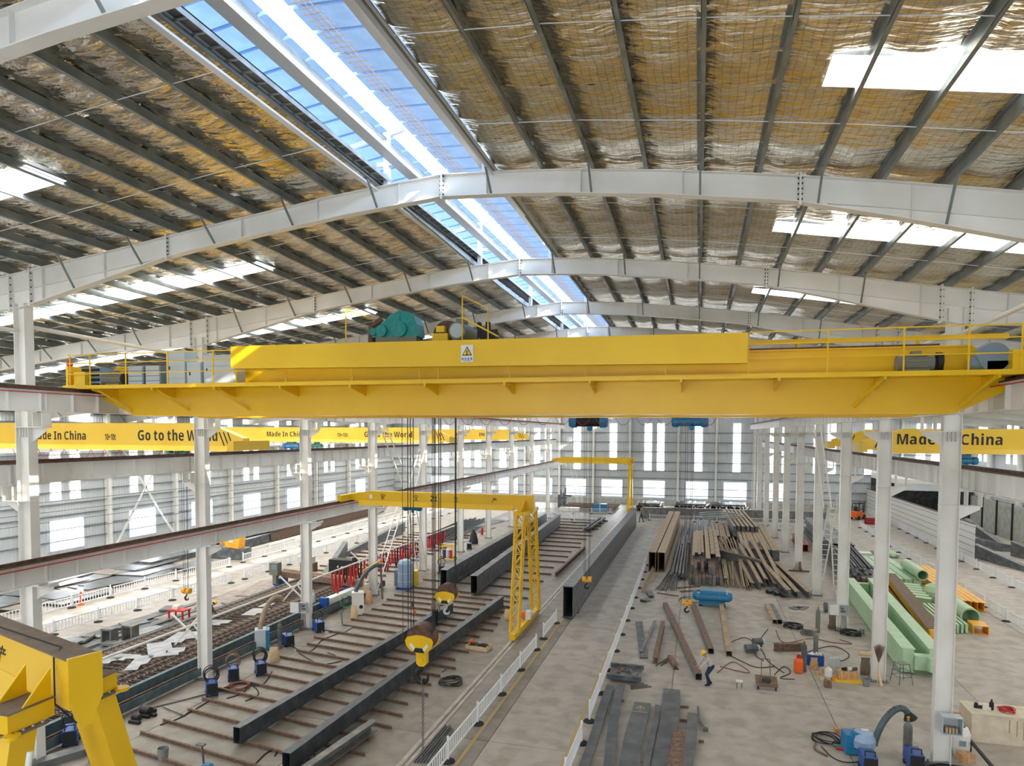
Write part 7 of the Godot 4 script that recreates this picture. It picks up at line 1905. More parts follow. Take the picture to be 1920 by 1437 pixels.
	laid("dark_channel", "wide dark channel on the floor under the broad yellow legs", "steel beam", "", "plate", M.dark_steel, g(60, 1437) + Vector3(0, 0, 0.6), g(215, 1396), 0.5, 0.25)
	# far-side equipment near the columns
	var fa := thing("drum_fan", "green drum fan on a wire stand beside the extractor", "fan", g(650, 1152))
	var f1 := MB.new(); f1.lathe(Vector3(0, 0.85, 0), Vector3(0.6, 0.15, 1.0), [[0.4, -0.22], [0.42, -0.18], [0.42, 0.18], [0.4, 0.22], [0.38, 0.22], [0.38, -0.22], [0.4, -0.22]], 20); part(fa, "drum", f1.done(), M.green)
	var f2 := MB.new(); f2.cyl(Vector3(-0.06, 0.83, -0.1), Vector3(0.06, 0.87, 0.1), 0.1, 0.1, 12)
	for k in 5: f2.box(Vector3(0, 0.85, 0) + Vector3(cos(k * TAU / 5), sin(k * TAU / 5), -0.5 * cos(k * TAU / 5)).normalized() * 0.2, Vector3(0.12, 0.26, 0.02), Basis(Vector3(0.5, 0, 0.87).normalized(), k * TAU / 5 + PI / 2))
	part(fa, "blade", f2.done(), M.dark_steel)
	for s in [[-0.4, -0.3], [0.4, -0.3], [-0.4, 0.3], [0.4, 0.3]]: var lg := MB.new(); lg.bar(Vector3(s[0] * 0.7, 0.75, s[1] * 0.5), Vector3(s[0] * 1.2, 0, s[1] * 1.2), 0.025, 0.025); part(fa, "leg", lg.done(), M.dark_steel)
	var at := g(760, 1104)
	var ta := thing("air_receiver", "upright air tank wrapped in clear blue film on a pallet", "tank", at)
	var t1 := MB.new(); t1.lathe(Vector3(0, 0.15, 0), Vector3.UP, [[0, 0], [0.52, 0.0], [0.55, 0.2], [0.55, 1.75], [0.42, 1.98], [0.15, 2.08], [0, 2.1]], 22); part(ta, "tank", t1.done(), M.film)
	var t2 := MB.new(); t2.box(Vector3(0, 0.08, 0), Vector3(1.1, 0.16, 1.0)); part(ta, "pallet", t2.done(), M.blue)
	for y in [0.6, 1.2]: var t3 := MB.new(); t3.ring(Vector3(0, y, 0), Vector3.UP, 0.56, 0.012, 22, 4); part(ta, "strap", t3.done(), M.plastic_white)
	carton("yellow compressor cabinet beside the wrapped air tank", g(776, 1098), Vector3(0.6, 1.15, 0.7), 0.2, M.helmet)
	carton("grey cabinet standing behind the wrapped air tank", g(748, 1098), Vector3(0.6, 1.2, 0.5), 0.2, M.cabinet_blue)
	at = g(838, 1052)
	var yf := thing("pump_cart", "yellow tubular cart with blue and red bottles by the column", "cart", at)
	var y1 := MB.new()
	for z in [-0.4, 0.4]: y1.tube([Vector3(-0.6, 0.2, z), Vector3(-0.6, 1.3, z), Vector3(0.7, 1.5, z), Vector3(0.7, 0.2, z), Vector3(-0.6, 0.2, z)], 0.045, 6)
	for p in [Vector3(-0.6, 1.3, 0), Vector3(0.7, 1.5, 0), Vector3(0.7, 0.2, 0), Vector3(-0.6, 0.2, 0)]: y1.bar(p - Vector3(0, 0, 0.4), p + Vector3(0, 0, 0.4), 0.06, 0.06)
	part(yf, "frame", y1.done(), M.helmet)
	for s in [-0.6, 0.6]: var yw := MB.new(); yw.cyl(Vector3(s, 0.18, -0.5), Vector3(s, 0.18, -0.4), 0.18, 0.18, 12); part(yf, "wheel", yw.done(), M.rubber)
	for q in [[-0.25, M.blue], [0.1, M.plastic_white], [0.42, M.red]]: var yb := MB.new(); yb.cyl(Vector3(q[0], 0.25, 0), Vector3(q[0], 1.0, 0), 0.15, 0.15, 12); part(yf, "bottle", yb.done(), q[1])
	var dk := MB.new(); dk.lathe(Vector3.ZERO, Vector3.UP, [[0, 0], [0.5, 0.05], [0.45, 0.5], [0.3, 1.1], [0.1, 1.5], [0, 1.5]], 10); solo("covered_machine", dk, M.black, Vector3.ZERO, "machine under a black cover by the far columns", "machine").position = g(888, 1020)
	for q in [[1050, 952], [1058, 948]]:
		var bm := MB.new(); bm.box(Vector3(0, 1.0, 0), Vector3(0.6, 2.0, 0.6)); bm.box(Vector3(0.2, 2.4, 0), Vector3(0.25, 0.9, 0.3)); bm.box(Vector3(0.6, 1.6, 0.2), Vector3(1.2, 0.3, 0.4)); solo("drilling_machine", bm, M.dark_steel, Vector3.ZERO, "dark drilling machine at the far end of the work floor", "machine", "far drilling machines").position = g(q[0], q[1])
	carton("blue box with white tarp at the far rail rack", g(1125, 960), Vector3(2.0, 1.2, 1.2), 0.1, M.hoist_blue)
	carton("white bundle on the floor before the far rail rack", g(1068, 958), Vector3(3.0, 0.5, 1.0), 0.0, M.plastic_white)
	column_fittings()
	bench_corner()

func extractors() -> void:
	# three fume extractors with flexible arms
	var at := g(671, 1152)
	var o := thing("fume_extractor", "white extractor cabinet with a grey-blue duct under a yellow boom", "fume extractor", at, "", 0.5)
	var b := MB.new(); b.box(Vector3(0, 0.75, 0), Vector3(0.75, 1.4, 0.7)); part(o, "cabinet", b.done(), M.plastic_white)
	var v := MB.new(); v.cyl(Vector3(0.2, 0.55, 0.35), Vector3(0.2, 0.55, 0.37), 0.12, 0.12, 14); part(o, "outlet", v.done(), M.black)
	hose_arc(o, [Vector3(-0.1, 1.45, 0), Vector3(0.0, 1.8, -0.1), Vector3(0.5, 2.5, -0.5), Vector3(1.1, 2.9, -0.9), Vector3(1.55, 2.85, -1.2)], 0.12, M.table_steel)
	var bm := MB.new(); bm.bar(Vector3(0.4, 1.2, -0.8), Vector3(0.35, 2.6, -0.8), 0.09, 0.09); bm.bar(Vector3(0.35, 2.6, -0.8), Vector3(1.5, 3.15, -1.3), 0.09, 0.12); part(o, "boom", bm.done(), M.amber)
	var dp := MB.new(); dp.bar(Vector3(1.5, 2.9, -1.2), Vector3(1.6, 0.6, -1.2), 0.14, 0.14); part(o, "drop_pipe", dp.done(), M.dust)
	at = g(492, 1217)
	o = thing("fume_extractor", "white and blue extractor cabinet with a tan bent duct", "fume extractor", at, "", 0.6)
	b = MB.new(); b.box(Vector3(-0.1, 0.55, 0), Vector3(0.55, 1.1, 0.7)); part(o, "cabinet", b.done(), M.cabinet)
	v = MB.new(); v.box(Vector3(0.27, 0.55, 0), Vector3(0.2, 1.05, 0.66)); part(o, "blue_side", v.done(), M.hoist_blue)
	hose_arc(o, [Vector3(-0.1, 1.1, 0), Vector3(0.0, 1.6, -0.1), Vector3(0.25, 2.2, -0.35), Vector3(0.6, 2.55, -0.7), Vector3(0.95, 2.5, -0.9), Vector3(1.05, 2.35, -0.95)], 0.12, M.tan_steel)
	at = g(1612, 1412)
	o = thing("fume_extractor", "blue extractor wrapped in clear film with a grey ribbed arm and hood", "fume extractor", at, "", 0.15)
	b = MB.new(); b.box(Vector3(-0.1, 0.4, 0), Vector3(0.95, 0.7, 0.6)); b.cyl(Vector3(-0.1, 0.55, 0.1), Vector3(-0.1, 0.85, 0.1), 0.3, 0.25, 14); part(o, "cabinet", b.done(), M.hoist_blue)
	v = MB.new(); v.lathe(Vector3(0.05, 0.42, 0.1), Vector3.UP, [[0.42, -0.1], [0.44, 0.15], [0.36, 0.4], [0.15, 0.5], [0, 0.5]], 9); part(o, "film_wrap", v.done(), M.film)
	var pp := MB.new(); pp.box(Vector3(0.1, 0.93, 0.15), Vector3(0.25, 0.01, 0.16)); part(o, "paper", pp.done(), M.plastic_white)
	hose_arc(o, [Vector3(0.45, 0.35, 0.1), Vector3(0.55, 0.7, 0.05), Vector3(0.85, 1.25, -0.05), Vector3(1.25, 1.62, -0.15), Vector3(1.55, 1.65, -0.2), Vector3(1.7, 1.5, -0.2)], 0.11, M.table_steel)
	var hd := MB.new(); hd.lathe(Vector3(1.7, 1.52, -0.2), Vector3(0.45, -1, 0), [[0.1, 0], [0.13, 0.06], [0.24, 0.26], [0.22, 0.26], [0.1, 0.06]], 16); part(o, "hood", hd.done(), M.rubber)

func column_fittings() -> void:
	# open control boxes strapped to columns
	for q in [[XL - 0.05, 35.1, "open white control box on the column by the cutting gantry"], [XR - 0.1, 43.6, "open white control box on the road-side column"]]:
		var at := W(q[0], 1.35, q[1] - 0.4)
		var o := thing("control_box", q[2], "control box", at)
		var b := MB.new(); b.box(Vector3(0.1, 0, -0.05), Vector3(0.5, 0.62, 0.02))
		for s in [-1, 1]: b.box(Vector3(0.1 + s * 0.25, 0, 0.05), Vector3(0.02, 0.62, 0.2)); b.box(Vector3(0.1, s * 0.3, 0.05), Vector3(0.5, 0.02, 0.2))
		part(o, "case", b.done(), M.cabinet)
		var d := MB.new(); d.box(Vector3(-0.42, 0, 0.16), Vector3(0.52, 0.62, 0.02), Basis(Vector3.UP, 0.15)); part(o, "door", d.done(), M.plastic_white)
		var w := MB.new()
		for k in 5: w.box(Vector3(0.0 + 0.09 * (k % 3), -0.1 + 0.17 * (k / 3), 0.0), Vector3(0.07, 0.1, 0.08))
		part(o, "switchgear", w.done(), M.rust)
		var c := MB.new()
		for k in 4: c.tube([Vector3(0.02 + 0.06 * k, -0.3, 0.02), Vector3(0.0 + 0.08 * k, -0.8, 0.06), Vector3(-0.1 + 0.12 * k, -1.32, 0.15)], 0.018, 5)
		part(o, "cable", c.done(), M.dust)
	# floodlight housing on the lane column
	var fl := thing("floodlight", "unlit floodlight on the column beside the plate bay barrier", "lamp", W(XL + 0.1, 4.6, 17.6))
	var fm := MB.new(); fm.bar(Vector3(0, 0.05, -0.42), Vector3(0, 0.05, 0.02), 0.05, 0.05); fm.box(Vector3(0, 0, 0.25), Vector3(0.5, 0.34, 0.1), Basis(Vector3.RIGHT, 0.5)); fm.bar(Vector3(0, 0.05, 0.0), Vector3(0, 0.0, 0.22), 0.05, 0.05); part(fl, "housing", fm.done(), M.black)
	var fg := MB.new(); fg.box(Vector3(0, -0.03, 0.3), Vector3(0.42, 0.28, 0.03), Basis(Vector3.RIGHT, 0.5)); part(fl, "glass", fg.done(), M.cabinet)
	# braced ladders
	ladder("white raking ladder from the work floor up to the half gantry rail", g(700, 1110), W(-21.9, 7.3, 48.5), 0.75, Vector3(0.9, 0, 0.4).normalized(), M.white_steel)
	ladder("white raking ladder leaning back against the first from the column side", g(793, 1078), W(-21.9, 7.3, 49.0), 0.75, Vector3(0.9, 0, -0.4).normalized(), M.white_steel)
	ladder("white ladder rising from the half gantry rail to the main runway", W(-22.3, 7.3, 49.5), W(-22.3, 13.0, 44.5), 0.6, Vector3.RIGHT, M.white_steel)
	ladder("white ladder descending from the main runway to the half gantry rail", W(-22.3, 7.3, 50.5), W(-22.3, 13.0, 54.5), 0.6, Vector3.RIGHT, M.white_steel)
	ladder("cream ladder leaning to the road-side column from the heap side", g(1530, 1112), W(8.9, 7.0, 50.0), 0.6, Vector3.RIGHT, M.white_steel)
	ladder("cream ladder leaning to the road-side column from the road side", g(1573, 1120), W(8.9, 7.0, 50.0), 0.6, Vector3.RIGHT, M.white_steel)
	ladder("upper cream ladder climbing along the road-side column", W(8.6, 6.6, 50.3), W(8.1, 12.3, 52.2), 0.5, Vector3.RIGHT, M.white_steel)
	ladder("upper cream ladder rising to the road bay runway", W(9.2, 6.6, 50.3), W(9.6, 10.4, 46.0), 0.5, Vector3.RIGHT, M.white_steel)
	ladder("far white ladder at the gable corner of the road-side columns", W(8.2, 0, 107.5), W(8.2, 12.0, 107.5), 0.7, Vector3.RIGHT, M.white_steel)
	ladder("far white ladder at the gable corner of the plate-side columns", W(-18.4, 0, 108.6), W(-19.8, 7.0, 108.0), 0.9, Vector3.RIGHT, M.white_steel)
	# wall bracing
	for q in [[50.3, 58.6]]:
		for s in [[0.3, 12.0], [12.0, 0.3]]:
			var br := MB.new(); br.bar(W(WL + 0.6, s[0], q[0]), W(WL + 0.6, s[1], q[1]), 0.14, 0.14)
			solo("wall_brace", br, M.white_steel, W(WL + 0.6, 0.3, 54.0), "white diagonal brace crossing the long side wall", "brace", "crossed wall braces")
	for i in 4:
		var wc := MB.new(); wc.cyl(W(WL + 0.9, 3.2 + 0.85 * i, 30.0), W(WL + 0.9, 3.0 + 0.85 * i, 100.0), 0.02, 0.02, 5)
		solo("wall_wire", wc, M.rubber, W(WL + 0.9, 3.2 + 0.85 * i, 30.0), "dark power wire strung along the long side wall", "wire", "wires along the side wall")

func bench_corner() -> void:
	# shelf, drum, bags at the nearest road-side column; black rail; pale tank
	var at := g(1765, 1420)
	var o := thing("wall_shelf", "small grey metal shelf fixed to the near road-side column", "shelf", W(8.5, 1.75, 26.0))
	var b := MB.new(); b.box(Vector3(0, 0.3, 0), Vector3(0.62, 0.03, 0.4)); b.box(Vector3(0, -0.3, 0), Vector3(0.62, 0.03, 0.4))
	for s in [-1, 1]: b.box(Vector3(s * 0.3, 0, 0), Vector3(0.03, 0.6, 0.4))
	b.box(Vector3(0, 0, -0.19), Vector3(0.62, 0.6, 0.02)); part(o, "case", b.done(), M.cabinet)
	var c := MB.new()
	for k in 4: c.box(Vector3(-0.15 + 0.1 * k, -0.18, 0.02), Vector3(0.07, 0.2, 0.2))
	part(o, "stored_tins", c.done(), M.tan_steel)
	sack("green shopping bag below the grey metal shelf", g(1777, 1412), 0.5, 0.6, 0.2, M.green)
	sack("orange sack behind the green bag", g(1790, 1385) + Vector3(0, 0.0, 0), 0.5, 1.0, 0.3, M.carton_orange)
	var dr := thing("plastic_drum", "tall white plastic drum with a dark lid beside the green bag", "drum", g(1797, 1412))
	var d1 := MB.new(); d1.lathe(Vector3.ZERO, Vector3.UP, [[0, 0], [0.32, 0], [0.36, 0.3], [0.37, 0.75], [0.28, 0.98], [0.2, 1.02]], 18); part(dr, "body", d1.done(), M.plastic_white)
	var d2 := MB.new(); d2.cyl(Vector3(0, 1.02, 0), Vector3(0, 1.06, 0), 0.21, 0.21, 16); part(dr, "lid", d2.done(), M.dark_steel)
	var d3 := MB.new(); d3.box(Vector3(0.0, 0.5, 0.37), Vector3(0.22, 0.2, 0.01)); part(dr, "print", d3.done(), M.cabinet_blue)
	carton("brown box on the floor between drum and black rail", g(1810, 1428), Vector3(0.45, 0.3, 0.35), 0.3, M.carton)
	for i in 5: laid("rod_on_tray", "thin rod on the dark tray at the column foot", "steel rod", "rods on the dark tray", "round", M.grey_steel, g(1738 + 3 * i, 1434 - i, 0.2), g(1792 + 2 * i, 1428 + i, 0.2), 0.03, 0.03)
	var ty := MB.new(); ty.box(Vector3(0, 0.08, 0), Vector3(1.5, 0.16, 0.9)); solo("dark_tray", ty, M.black, Vector3.ZERO, "dark steel tray at the foot of the near road-side column", "tray").position = g(1778, 1452)
	carton("small open brown carton on the floor above the cable loops", g(1574, 1374), Vector3(0.4, 0.18, 0.25), 0.1, M.carton)
	carton("small brown carton with a black gap beside the open one", g(1589, 1385), Vector3(0.38, 0.22, 0.28), 0.1, M.carton)
	coil("loose loops of thin black cable beside the wrapped extractor", g(1548, 1388), 0.5, 5, M.rubber)
	cable_run("black cable running from the loops to the welding set", [[1540, 1400], [1560, 1420], [1585, 1430], [1618, 1428]], 0.02, M.rubber)
	cable_run("brown hose lying beside the cable loops", [[1530, 1395], [1528, 1405], [1545, 1415], [1552, 1418]], 0.04, M.rust)
	for q in [[1570, 1402, M.green], [1575, 1407, M.red], [1568, 1398, M.black]]:
		var gr := MB.new(); gr.cyl(Vector3(-0.15, 0.07, 0), Vector3(0.15, 0.07, 0.03), 0.05, 0.06, 10); gr.cyl(Vector3(0.15, 0.0, 0.03), Vector3(0.16, 0.13, 0.03), 0.07, 0.07, 10); solo("angle_grinder", gr, q[2], Vector3.ZERO, "small angle grinder on the floor by the cable loops", "power tool", "grinders by the cable loops").position = g(q[0], q[1])
	# black guard rail on posts
	var gr := thing("guard_rail", "black guard rail running past the white drum and pale tank", "guard rail", g(1815, 1400))
	var gp := g(1815, 1400)
	var a := g(1780, 1343, 0.5) ; var e := g(1868, 1447, 0.5)
	var r1 := MB.new(); r1.bar(a, e, 0.09, 0.09); part(gr, "rail", r1.done(gp), M.black)
	for f in [0.05, 0.5, 0.9]: var p := MB.new(); var q: Vector3 = a.lerp(e, f); p.bar(Vector3(q.x, 0, q.z), q, 0.06, 0.06); part(gr, "post", p.done(gp), M.black)
	# pale steel tank with rust runs
	var tk := thing("steel_tank", "pale beige steel tank with rust streaks beside the black rail", "tank", W(11.75, 0, 29.7))
	var t1 := MB.new(); t1.box(Vector3(0, 0.53, 0), Vector3(3.1, 1.06, 1.25)); part(tk, "shell", t1.done(), M.pale_tank)
	var t2 := MB.new(); t2.box(Vector3(0, 1.08, 0), Vector3(3.16, 0.04, 1.31)); part(tk, "lid", t2.done(), M.pale_tank)
	var t3 := MB.new()
	for k in 6: t3.box(Vector3(-0.3 + 0.24 * k + 0.05 * sin(k * 3.0), 0.72 - 0.06 * (k % 3), 0.628), Vector3(0.05, 0.5 + 0.1 * (k % 3), 0.004))
	part(tk, "rust_run", t3.done(), M.rust_pale)
	var top := W(11.75, 1.1, 29.7)
	for q in [[-1.2, 0.0, M.black], [-0.95, 0.1, M.plastic_white]]:
		var m := MB.new(); m.cyl(Vector3(0, 0, 0), Vector3(0, 0.2, 0), 0.08, 0.06, 10); m.box(Vector3(0.12, 0.05, 0), Vector3(0.16, 0.1, 0.12)); solo("tank_tool", m, q[2], Vector3.ZERO, "small tool standing on the pale tank", "tool", "tools on the pale tank").position = top + Vector3(q[0], 0, q[1])
	var bt := MB.new(); bt.lathe(Vector3.ZERO, Vector3.UP, [[0, 0], [0.08, 0], [0.08, 0.26], [0.03, 0.34], [0.03, 0.4], [0, 0.4]], 12); solo("bottle", bt, M.black, Vector3.ZERO, "black bottle standing on the pale tank", "bottle").position = top + Vector3(-0.7, 0, 0.05)
	coil("red hose coiled on the pale tank", top + Vector3(-0.2, 0.0, 0.05), 0.25, 5, M.red)

# ---------------------------------------------------------------- people
func blob(bones: Array, cell: float, V: PackedVector3Array, N: PackedVector3Array, C: PackedColorArray) -> void:
	# smooth union of tapered capsules, meshed as surface nets; bones: [a, b, ra, rb, colour]
	var lo := Vector3(1e9, 1e9, 1e9); var hi := -lo
	for b in bones:
		for k in 2:
			var rr: float = b[2 + k] + 0.05
			lo = lo.min(b[k] - Vector3.ONE * rr); hi = hi.max(b[k] + Vector3.ONE * rr)
	var nx := int((hi.x - lo.x) / cell) + 2; var ny := int((hi.y - lo.y) / cell) + 2; var nz := int((hi.z - lo.z) / cell) + 2
	var F := PackedFloat32Array(); F.resize(nx * ny * nz); F.fill(1.0)
	var best := PackedFloat32Array(); best.resize(nx * ny * nz); best.fill(1.0)
	var I := PackedByteArray(); I.resize(nx * ny * nz)
	var kk := cell * 1.6
	for bi in bones.size():
		var b: Array = bones[bi]
		var A: Vector3 = b[0]; var B: Vector3 = b[1]; var ra: float = b[2]; var rb: float = b[3]
		var m := maxf(ra, rb) + cell * 2.5
		var p0 := ((A.min(B) - Vector3.ONE * m - lo) / cell).floor(); var p1 := ((A.max(B) + Vector3.ONE * m - lo) / cell).ceil()
		var ab := B - A; var l2 := maxf(ab.length_squared(), 1e-9)
		for z in range(maxi(0, int(p0.z)), mini(nz - 1, int(p1.z)) + 1):
			for y in range(maxi(0, int(p0.y)), mini(ny - 1, int(p1.y)) + 1):
				for x in range(maxi(0, int(p0.x)), mini(nx - 1, int(p1.x)) + 1):
					var p := lo + Vector3(x, y, z) * cell - A
					var t := clampf(p.dot(ab) / l2, 0.0, 1.0)
					var d := (p - ab * t).length() - lerpf(ra, rb, t)
					var i := (z * ny + y) * nx + x
					if d < best[i]: best[i] = d; I[i] = bi
					var f := F[i]
					var h := maxf(kk - absf(f - d), 0.0) / kk
					F[i] = minf(f, d) - h * h * kk * 0.25
	var id := {}
	var pos := []
	var nor := []
	var col := []
	var st := [1, nx, nx * ny]
	for z in nz - 1:
		for y in ny - 1:
			for x in nx - 1:
				var i := (z * ny + y) * nx + x
				var s := F[i] < 0.0
				var mixed := false
				for o in [1, nx, nx + 1, nx * ny, nx * ny + 1, nx * ny + nx, nx * ny + nx + 1]:
					if (F[i + o] < 0.0) != s: mixed = true; break
				if not mixed: continue
				var sum := Vector3.ZERO; var cnt := 0
				for e in [[0, 0, 0, 1, 0, 0], [0, 1, 0, 1, 1, 0], [0, 0, 1, 1, 0, 1], [0, 1, 1, 1, 1, 1], [0, 0, 0, 0, 1, 0], [1, 0, 0, 1, 1, 0], [0, 0, 1, 0, 1, 1], [1, 0, 1, 1, 1, 1], [0, 0, 0, 0, 0, 1], [1, 0, 0, 1, 0, 1], [0, 1, 0, 0, 1, 1], [1, 1, 0, 1, 1, 1]]:
					var fa := F[i + e[0] + e[1] * nx + e[2] * nx * ny]; var fb := F[i + e[3] + e[4] * nx + e[5] * nx * ny]
					if (fa < 0.0) == (fb < 0.0): continue
					sum += Vector3(e[0], e[1], e[2]).lerp(Vector3(e[3], e[4], e[5]), fa / (fa - fb)); cnt += 1
				id[i] = pos.size()
				pos.append(lo + (Vector3(x, y, z) + sum / cnt) * cell)
				nor.append(Vector3(F[i + 1] - F[i] + F[i + 1 + nx] - F[i + nx], F[i + nx] - F[i] + F[i + 1 + nx] - F[i + 1], F[i + nx * ny] - F[i] + F[i + nx * ny + 1] - F[i + 1]).normalized())
				col.append(bones[I[i]][4])
	for i in id:
		for ax in 3:
			var a: int = st[ax]
			if (F[i] < 0.0) == (F[i + a] < 0.0): continue
			var u: int = st[(ax + 1) % 3]; var w: int = st[(ax + 2) % 3]
			if not (id.has(i - u) and id.has(i - w) and id.has(i - u - w)): continue
			var q := [id[i], id[i - u], id[i - u - w], id[i - w]]
			var nn: Vector3 = nor[q[0]] + nor[q[1]] + nor[q[2]] + nor[q[3]]
			for t in [[0, 1, 2], [0, 2, 3]]:
				var a0: int = q[t[0]]; var b0: int = q[t[1]]; var c0: int = q[t[2]]
				if (pos[c0] - pos[a0]).cross(pos[b0] - pos[a0]).dot(nn) < 0.0:
					var sw := b0; b0 = c0; c0 = sw
				for k in [a0, b0, c0]: V.append(pos[k]); N.append(nor[k]); C.append(col[k])

func elbow(a: Vector3, b: Vector3, l1: float, l2: float, pole: Vector3) -> Vector3:
	var d := b - a; var l := minf(d.length(), l1 + l2 - 0.005)
	var f := d.normalized()
	var x := (l1 * l1 - l2 * l2 + l * l) / (2.0 * l)
	var h := sqrt(maxf(l1 * l1 - x * x, 0.0))
	var p := (pole - f * pole.dot(f)).normalized()
	return a + f * x + p * h

func hand_bones(w: Vector3, f: Vector3, side: float, grip: float, sk: Color) -> Array:
	# palm and five fingers; f = forearm direction
	var out := []
	var up := f.cross(Vector3.RIGHT if absf(f.x) < 0.8 else Vector3.BACK).normalized()
	var acr := f.cross(up).normalized()
	out.append([w, w + f * 0.07, 0.026, 0.03, sk])
	for k in 4:
		var base := w + f * 0.075 + acr * (k - 1.5) * 0.019
		out.append([w + f * 0.03 + acr * (k - 1.5) * 0.014, base, 0.014, 0.011, sk])
		var l: float = [0.033, 0.039, 0.036, 0.028][k]
		var d := (f * cos(grip) - up * sin(grip)).normalized(); var d2 := (f * cos(grip * 2.0) - up * sin(grip * 2.0)).normalized()
		out.append([base, base + d * l, 0.0105, 0.0095, sk]); out.append([base + d * l, base + d * l + d2 * l * 0.9, 0.0095, 0.008, sk])
	var tb := w + f * 0.025 + acr * side * 0.028
	out.append([tb, tb + (f * 0.6 + acr * side * 0.7 - up * 0.3).normalized() * 0.035, 0.013, 0.011, sk]); out.append([tb + (f * 0.6 + acr * side * 0.7 - up * 0.3).normalized() * 0.035, tb + (f * 1.3 + acr * side * 0.7 - up * 0.6).normalized() * 0.066, 0.011, 0.009, sk])
	return out

func person(lab: String, at: Vector3, turn: float, lean: float, hip: float, hl: Vector3, hr: Vector3, shirt: Color, pants: Color, stride := 0.1, nod := 0.4, cell := 0.022) -> void:
	# origin between the feet, facing -z; hands are given relative to it
	var o := thing("person", lab, "person", at, "", turn)
	var sk := c8(190, 142, 112).srgb_to_linear(); var sh := shirt.srgb_to_linear(); var pn := pants.srgb_to_linear(); var bt := c8(30, 30, 32).srgb_to_linear(); var hr_c := c8(26, 22, 20).srgb_to_linear()
	var back := 0.22 * sin(lean) * 0.7
	var P := Vector3(0, hip, back)
	var up := Vector3(0, cos(lean), -sin(lean)); var fw := Vector3(0, -sin(lean), -cos(lean))
	var ch := P + up * 0.36; var nk := P + up * 0.53
	var B := [[P + Vector3(-0.075, 0, 0), P + Vector3(0.075, 0, 0), 0.115, 0.115, pn], [P + up * 0.08, ch, 0.125, 0.145, sh], [P + up * 0.02 - Vector3(0.05, 0, 0), ch - Vector3(0.06, 0, 0), 0.11, 0.12, sh], [P + up * 0.02 + Vector3(0.05, 0, 0), ch + Vector3(0.06, 0, 0), 0.11, 0.12, sh], [ch + up * 0.1 + Vector3(-0.15, 0, 0), ch + up * 0.1 + Vector3(0.15, 0, 0), 0.075, 0.075, sh], [nk - up * 0.04, nk + up * 0.07 + fw * 0.01, 0.055, 0.05, sk]]
	for s in [-1, 1]:
		var S: Vector3 = ch + up * 0.1 + Vector3(0.185 * s, 0, 0)
		var H := hl if s < 0 else hr
		var E := elbow(S, H, 0.29, 0.26, Vector3(s * 0.6, -0.5, 0.7))
		var Wr := E + (H - E).normalized() * 0.25
		B.append([S, E, 0.06, 0.048, sh]); B.append([E, Wr, 0.046, 0.034, sh]); B.append([Wr, Wr + (H - E).normalized() * 0.03, 0.03, 0.028, sk])
		var hb := P + Vector3(0.095 * s, -0.03, 0)
		var an := Vector3(0.11 * s, 0.09, stride * s)
		var kn := elbow(hb, an, 0.44, 0.43, Vector3(0.1 * s, 0, -1))
		B.append([hb, kn, 0.092, 0.064, pn]); B.append([kn, an, 0.06, 0.046, pn]); B.append([an + Vector3(0, -0.035, 0.04), an + Vector3(0.01 * s, -0.05, -0.15), 0.046, 0.038, bt]); B.append([an, an + Vector3(0, -0.03, 0), 0.05, 0.048, bt])
	var V := PackedVector3Array(); var N := PackedVector3Array(); var C := PackedColorArray()
	blob(B, cell, V, N, C)
	for s in [-1, 1]:
		var S: Vector3 = ch + up * 0.1 + Vector3(0.185 * s, 0, 0)
		var H := hl if s < 0 else hr
		var E := elbow(S, H, 0.29, 0.26, Vector3(s * 0.6, -0.5, 0.7))
		blob(hand_bones(E + (H - E).normalized() * 0.255, (H - E).normalized(), -s, 0.55, sk), 0.007, V, N, C)
	# head with nose, brow, ears and hair
	var ha := lean * 0.6 + nod * 0.4
	var hu := Vector3(0, cos(ha), -sin(ha)); var hf := Vector3(0, -sin(ha), -cos(ha))
	var hc := nk + up * 0.06 + hu * 0.12 + hf * 0.015
	var D := [[hc + hf * 0.01, hc - hf * 0.015 + hu * 0.03, 0.082, 0.086, sk], [hc + hf * 0.03 - hu * 0.05, hc + hf * 0.035 - hu * 0.075, 0.06, 0.045, sk], [nk + up * 0.03, hc - hu * 0.05, 0.052, 0.055, sk], [hc + hf * 0.09 + hu * 0.012, hc + hf * 0.104 - hu * 0.018, 0.01, 0.016, sk], [hc + hf * 0.083 + hu * 0.03 - Vector3(0.035, 0, 0), hc + hf * 0.083 + hu * 0.03 + Vector3(0.035, 0, 0), 0.014, 0.014, sk], [hc + hf * 0.078 - hu * 0.048 - Vector3(0.018, 0, 0), hc + hf * 0.078 - hu * 0.048 + Vector3(0.018, 0, 0), 0.013, 0.013, c8(160, 96, 84).srgb_to_linear()], [hc - hf * 0.03 + hu * 0.035, hc - hf * 0.045 + hu * 0.0, 0.088, 0.082, hr_c]]
	for s in [-1, 1]:
		D.append([hc + Vector3(s * 0.088, 0, 0) + hu * 0.012, hc + Vector3(s * 0.09, 0, 0) - hu * 0.022, 0.016, 0.012, sk]); D.append([hc + Vector3(s * 0.032, 0, 0) + hf * 0.082 + hu * 0.008, hc + Vector3(s * 0.034, 0, 0) + hf * 0.082 + hu * 0.008, 0.011, 0.011, hr_c])
	blob(D, 0.01, V, N, C)
	var ar := []; ar.resize(Mesh.ARRAY_MAX)
	ar[Mesh.ARRAY_VERTEX] = V; ar[Mesh.ARRAY_NORMAL] = N; ar[Mesh.ARRAY_COLOR] = C
	var m := ArrayMesh.new(); m.add_surface_from_arrays(Mesh.PRIMITIVE_TRIANGLES, ar)
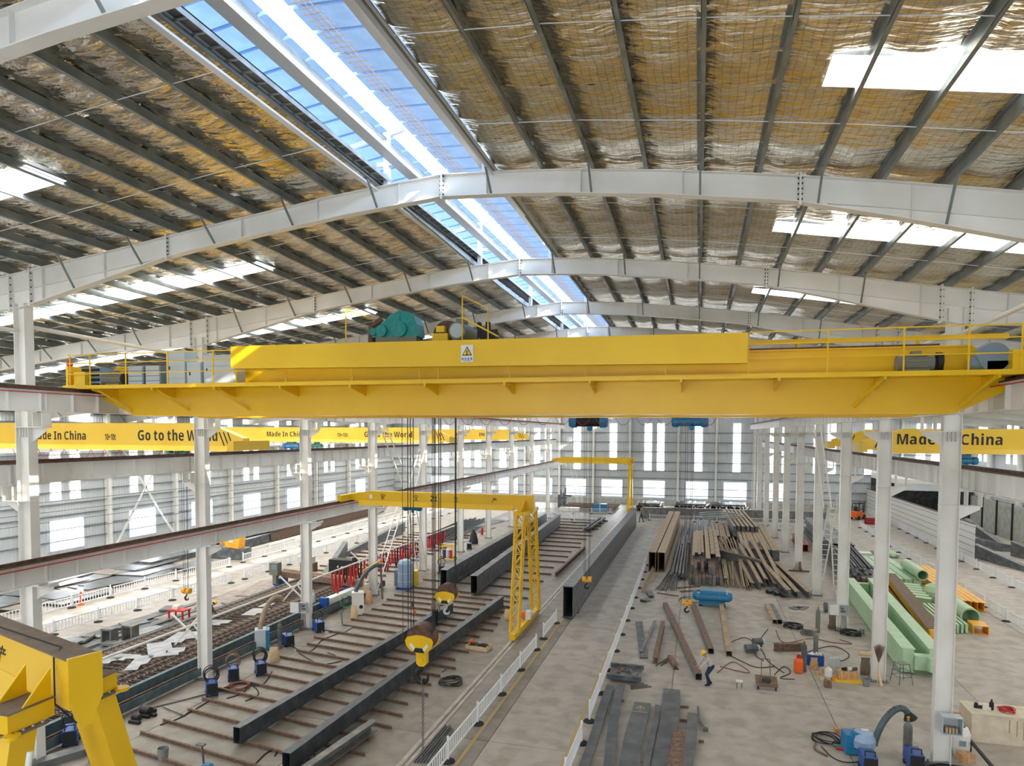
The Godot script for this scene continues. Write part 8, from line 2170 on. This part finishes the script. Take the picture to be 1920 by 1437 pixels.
	part(o, "body", m, M.person)
	var h := MB.new(); h.lathe(hc + hu * 0.03, hu, [[0.118, 0.0], [0.116, 0.04], [0.1, 0.085], [0.06, 0.115], [0, 0.125]], 18); h.lathe(hc + hu * 0.03, hu, [[0.113, 0.0], [0.15, -0.006], [0.15, 0.006], [0.113, 0.012]], 18)
	h.bar(hc + hu * 0.145 - hf * 0.09, hc + hu * 0.15 + hf * 0.08, 0.03, 0.02, hu)
	part(o, "hard_hat", h.done(), M.helmet)

func build_people() -> void:
	person("person in grey shirt and dark jeans bending to a square tube", g(1330, 1285), PI / 2 + 0.35, 0.55, 0.9, Vector3(-0.16, 0.72, -0.72), Vector3(0.2, 0.7, -0.66), c8(196, 190, 188), c8(34, 52, 78), 0.09, 0.5, 0.02)
	person("person in tan shirt standing with back turned beside a dark girder", g(816, 1174), 0.3, 0.15, 0.94, Vector3(-0.24, 0.85, -0.32), Vector3(0.26, 0.85, -0.3), c8(176, 156, 142), c8(34, 42, 58), 0.08, 0.3)
	person("person with yellow helmet crouching over the cutting table", g(386, 1160, 0.74), -0.6, 1.15, 0.5, Vector3(-0.2, 0.12, -0.62), Vector3(0.2, 0.12, -0.62), c8(74, 70, 80), c8(40, 42, 50), 0.06, 0.2, 0.025)
	person("person in blue standing behind the hanging red hoses", g(757, 1052), 0.4, 0.1, 0.93, Vector3(-0.28, 0.85, -0.15), Vector3(0.28, 0.85, -0.15), c8(46, 78, 150), c8(40, 60, 110), 0.08, 0.3, 0.03)
	person("distant person with yellow helmet walking by the long cross beam", g(1203, 979), 1.2, 0.05, 0.93, Vector3(-0.28, 0.8, -0.1), Vector3(0.28, 0.8, -0.1), c8(120, 120, 126), c8(60, 62, 66), 0.2, 0.1, 0.03)
	person("distant dark clothed person standing behind the far barrier gap", g(1210, 962), 2.0, 0.05, 0.93, Vector3(-0.28, 0.8, -0.1), Vector3(0.28, 0.8, -0.1), c8(60, 64, 70), c8(44, 48, 56), 0.1, 0.1, 0.03)
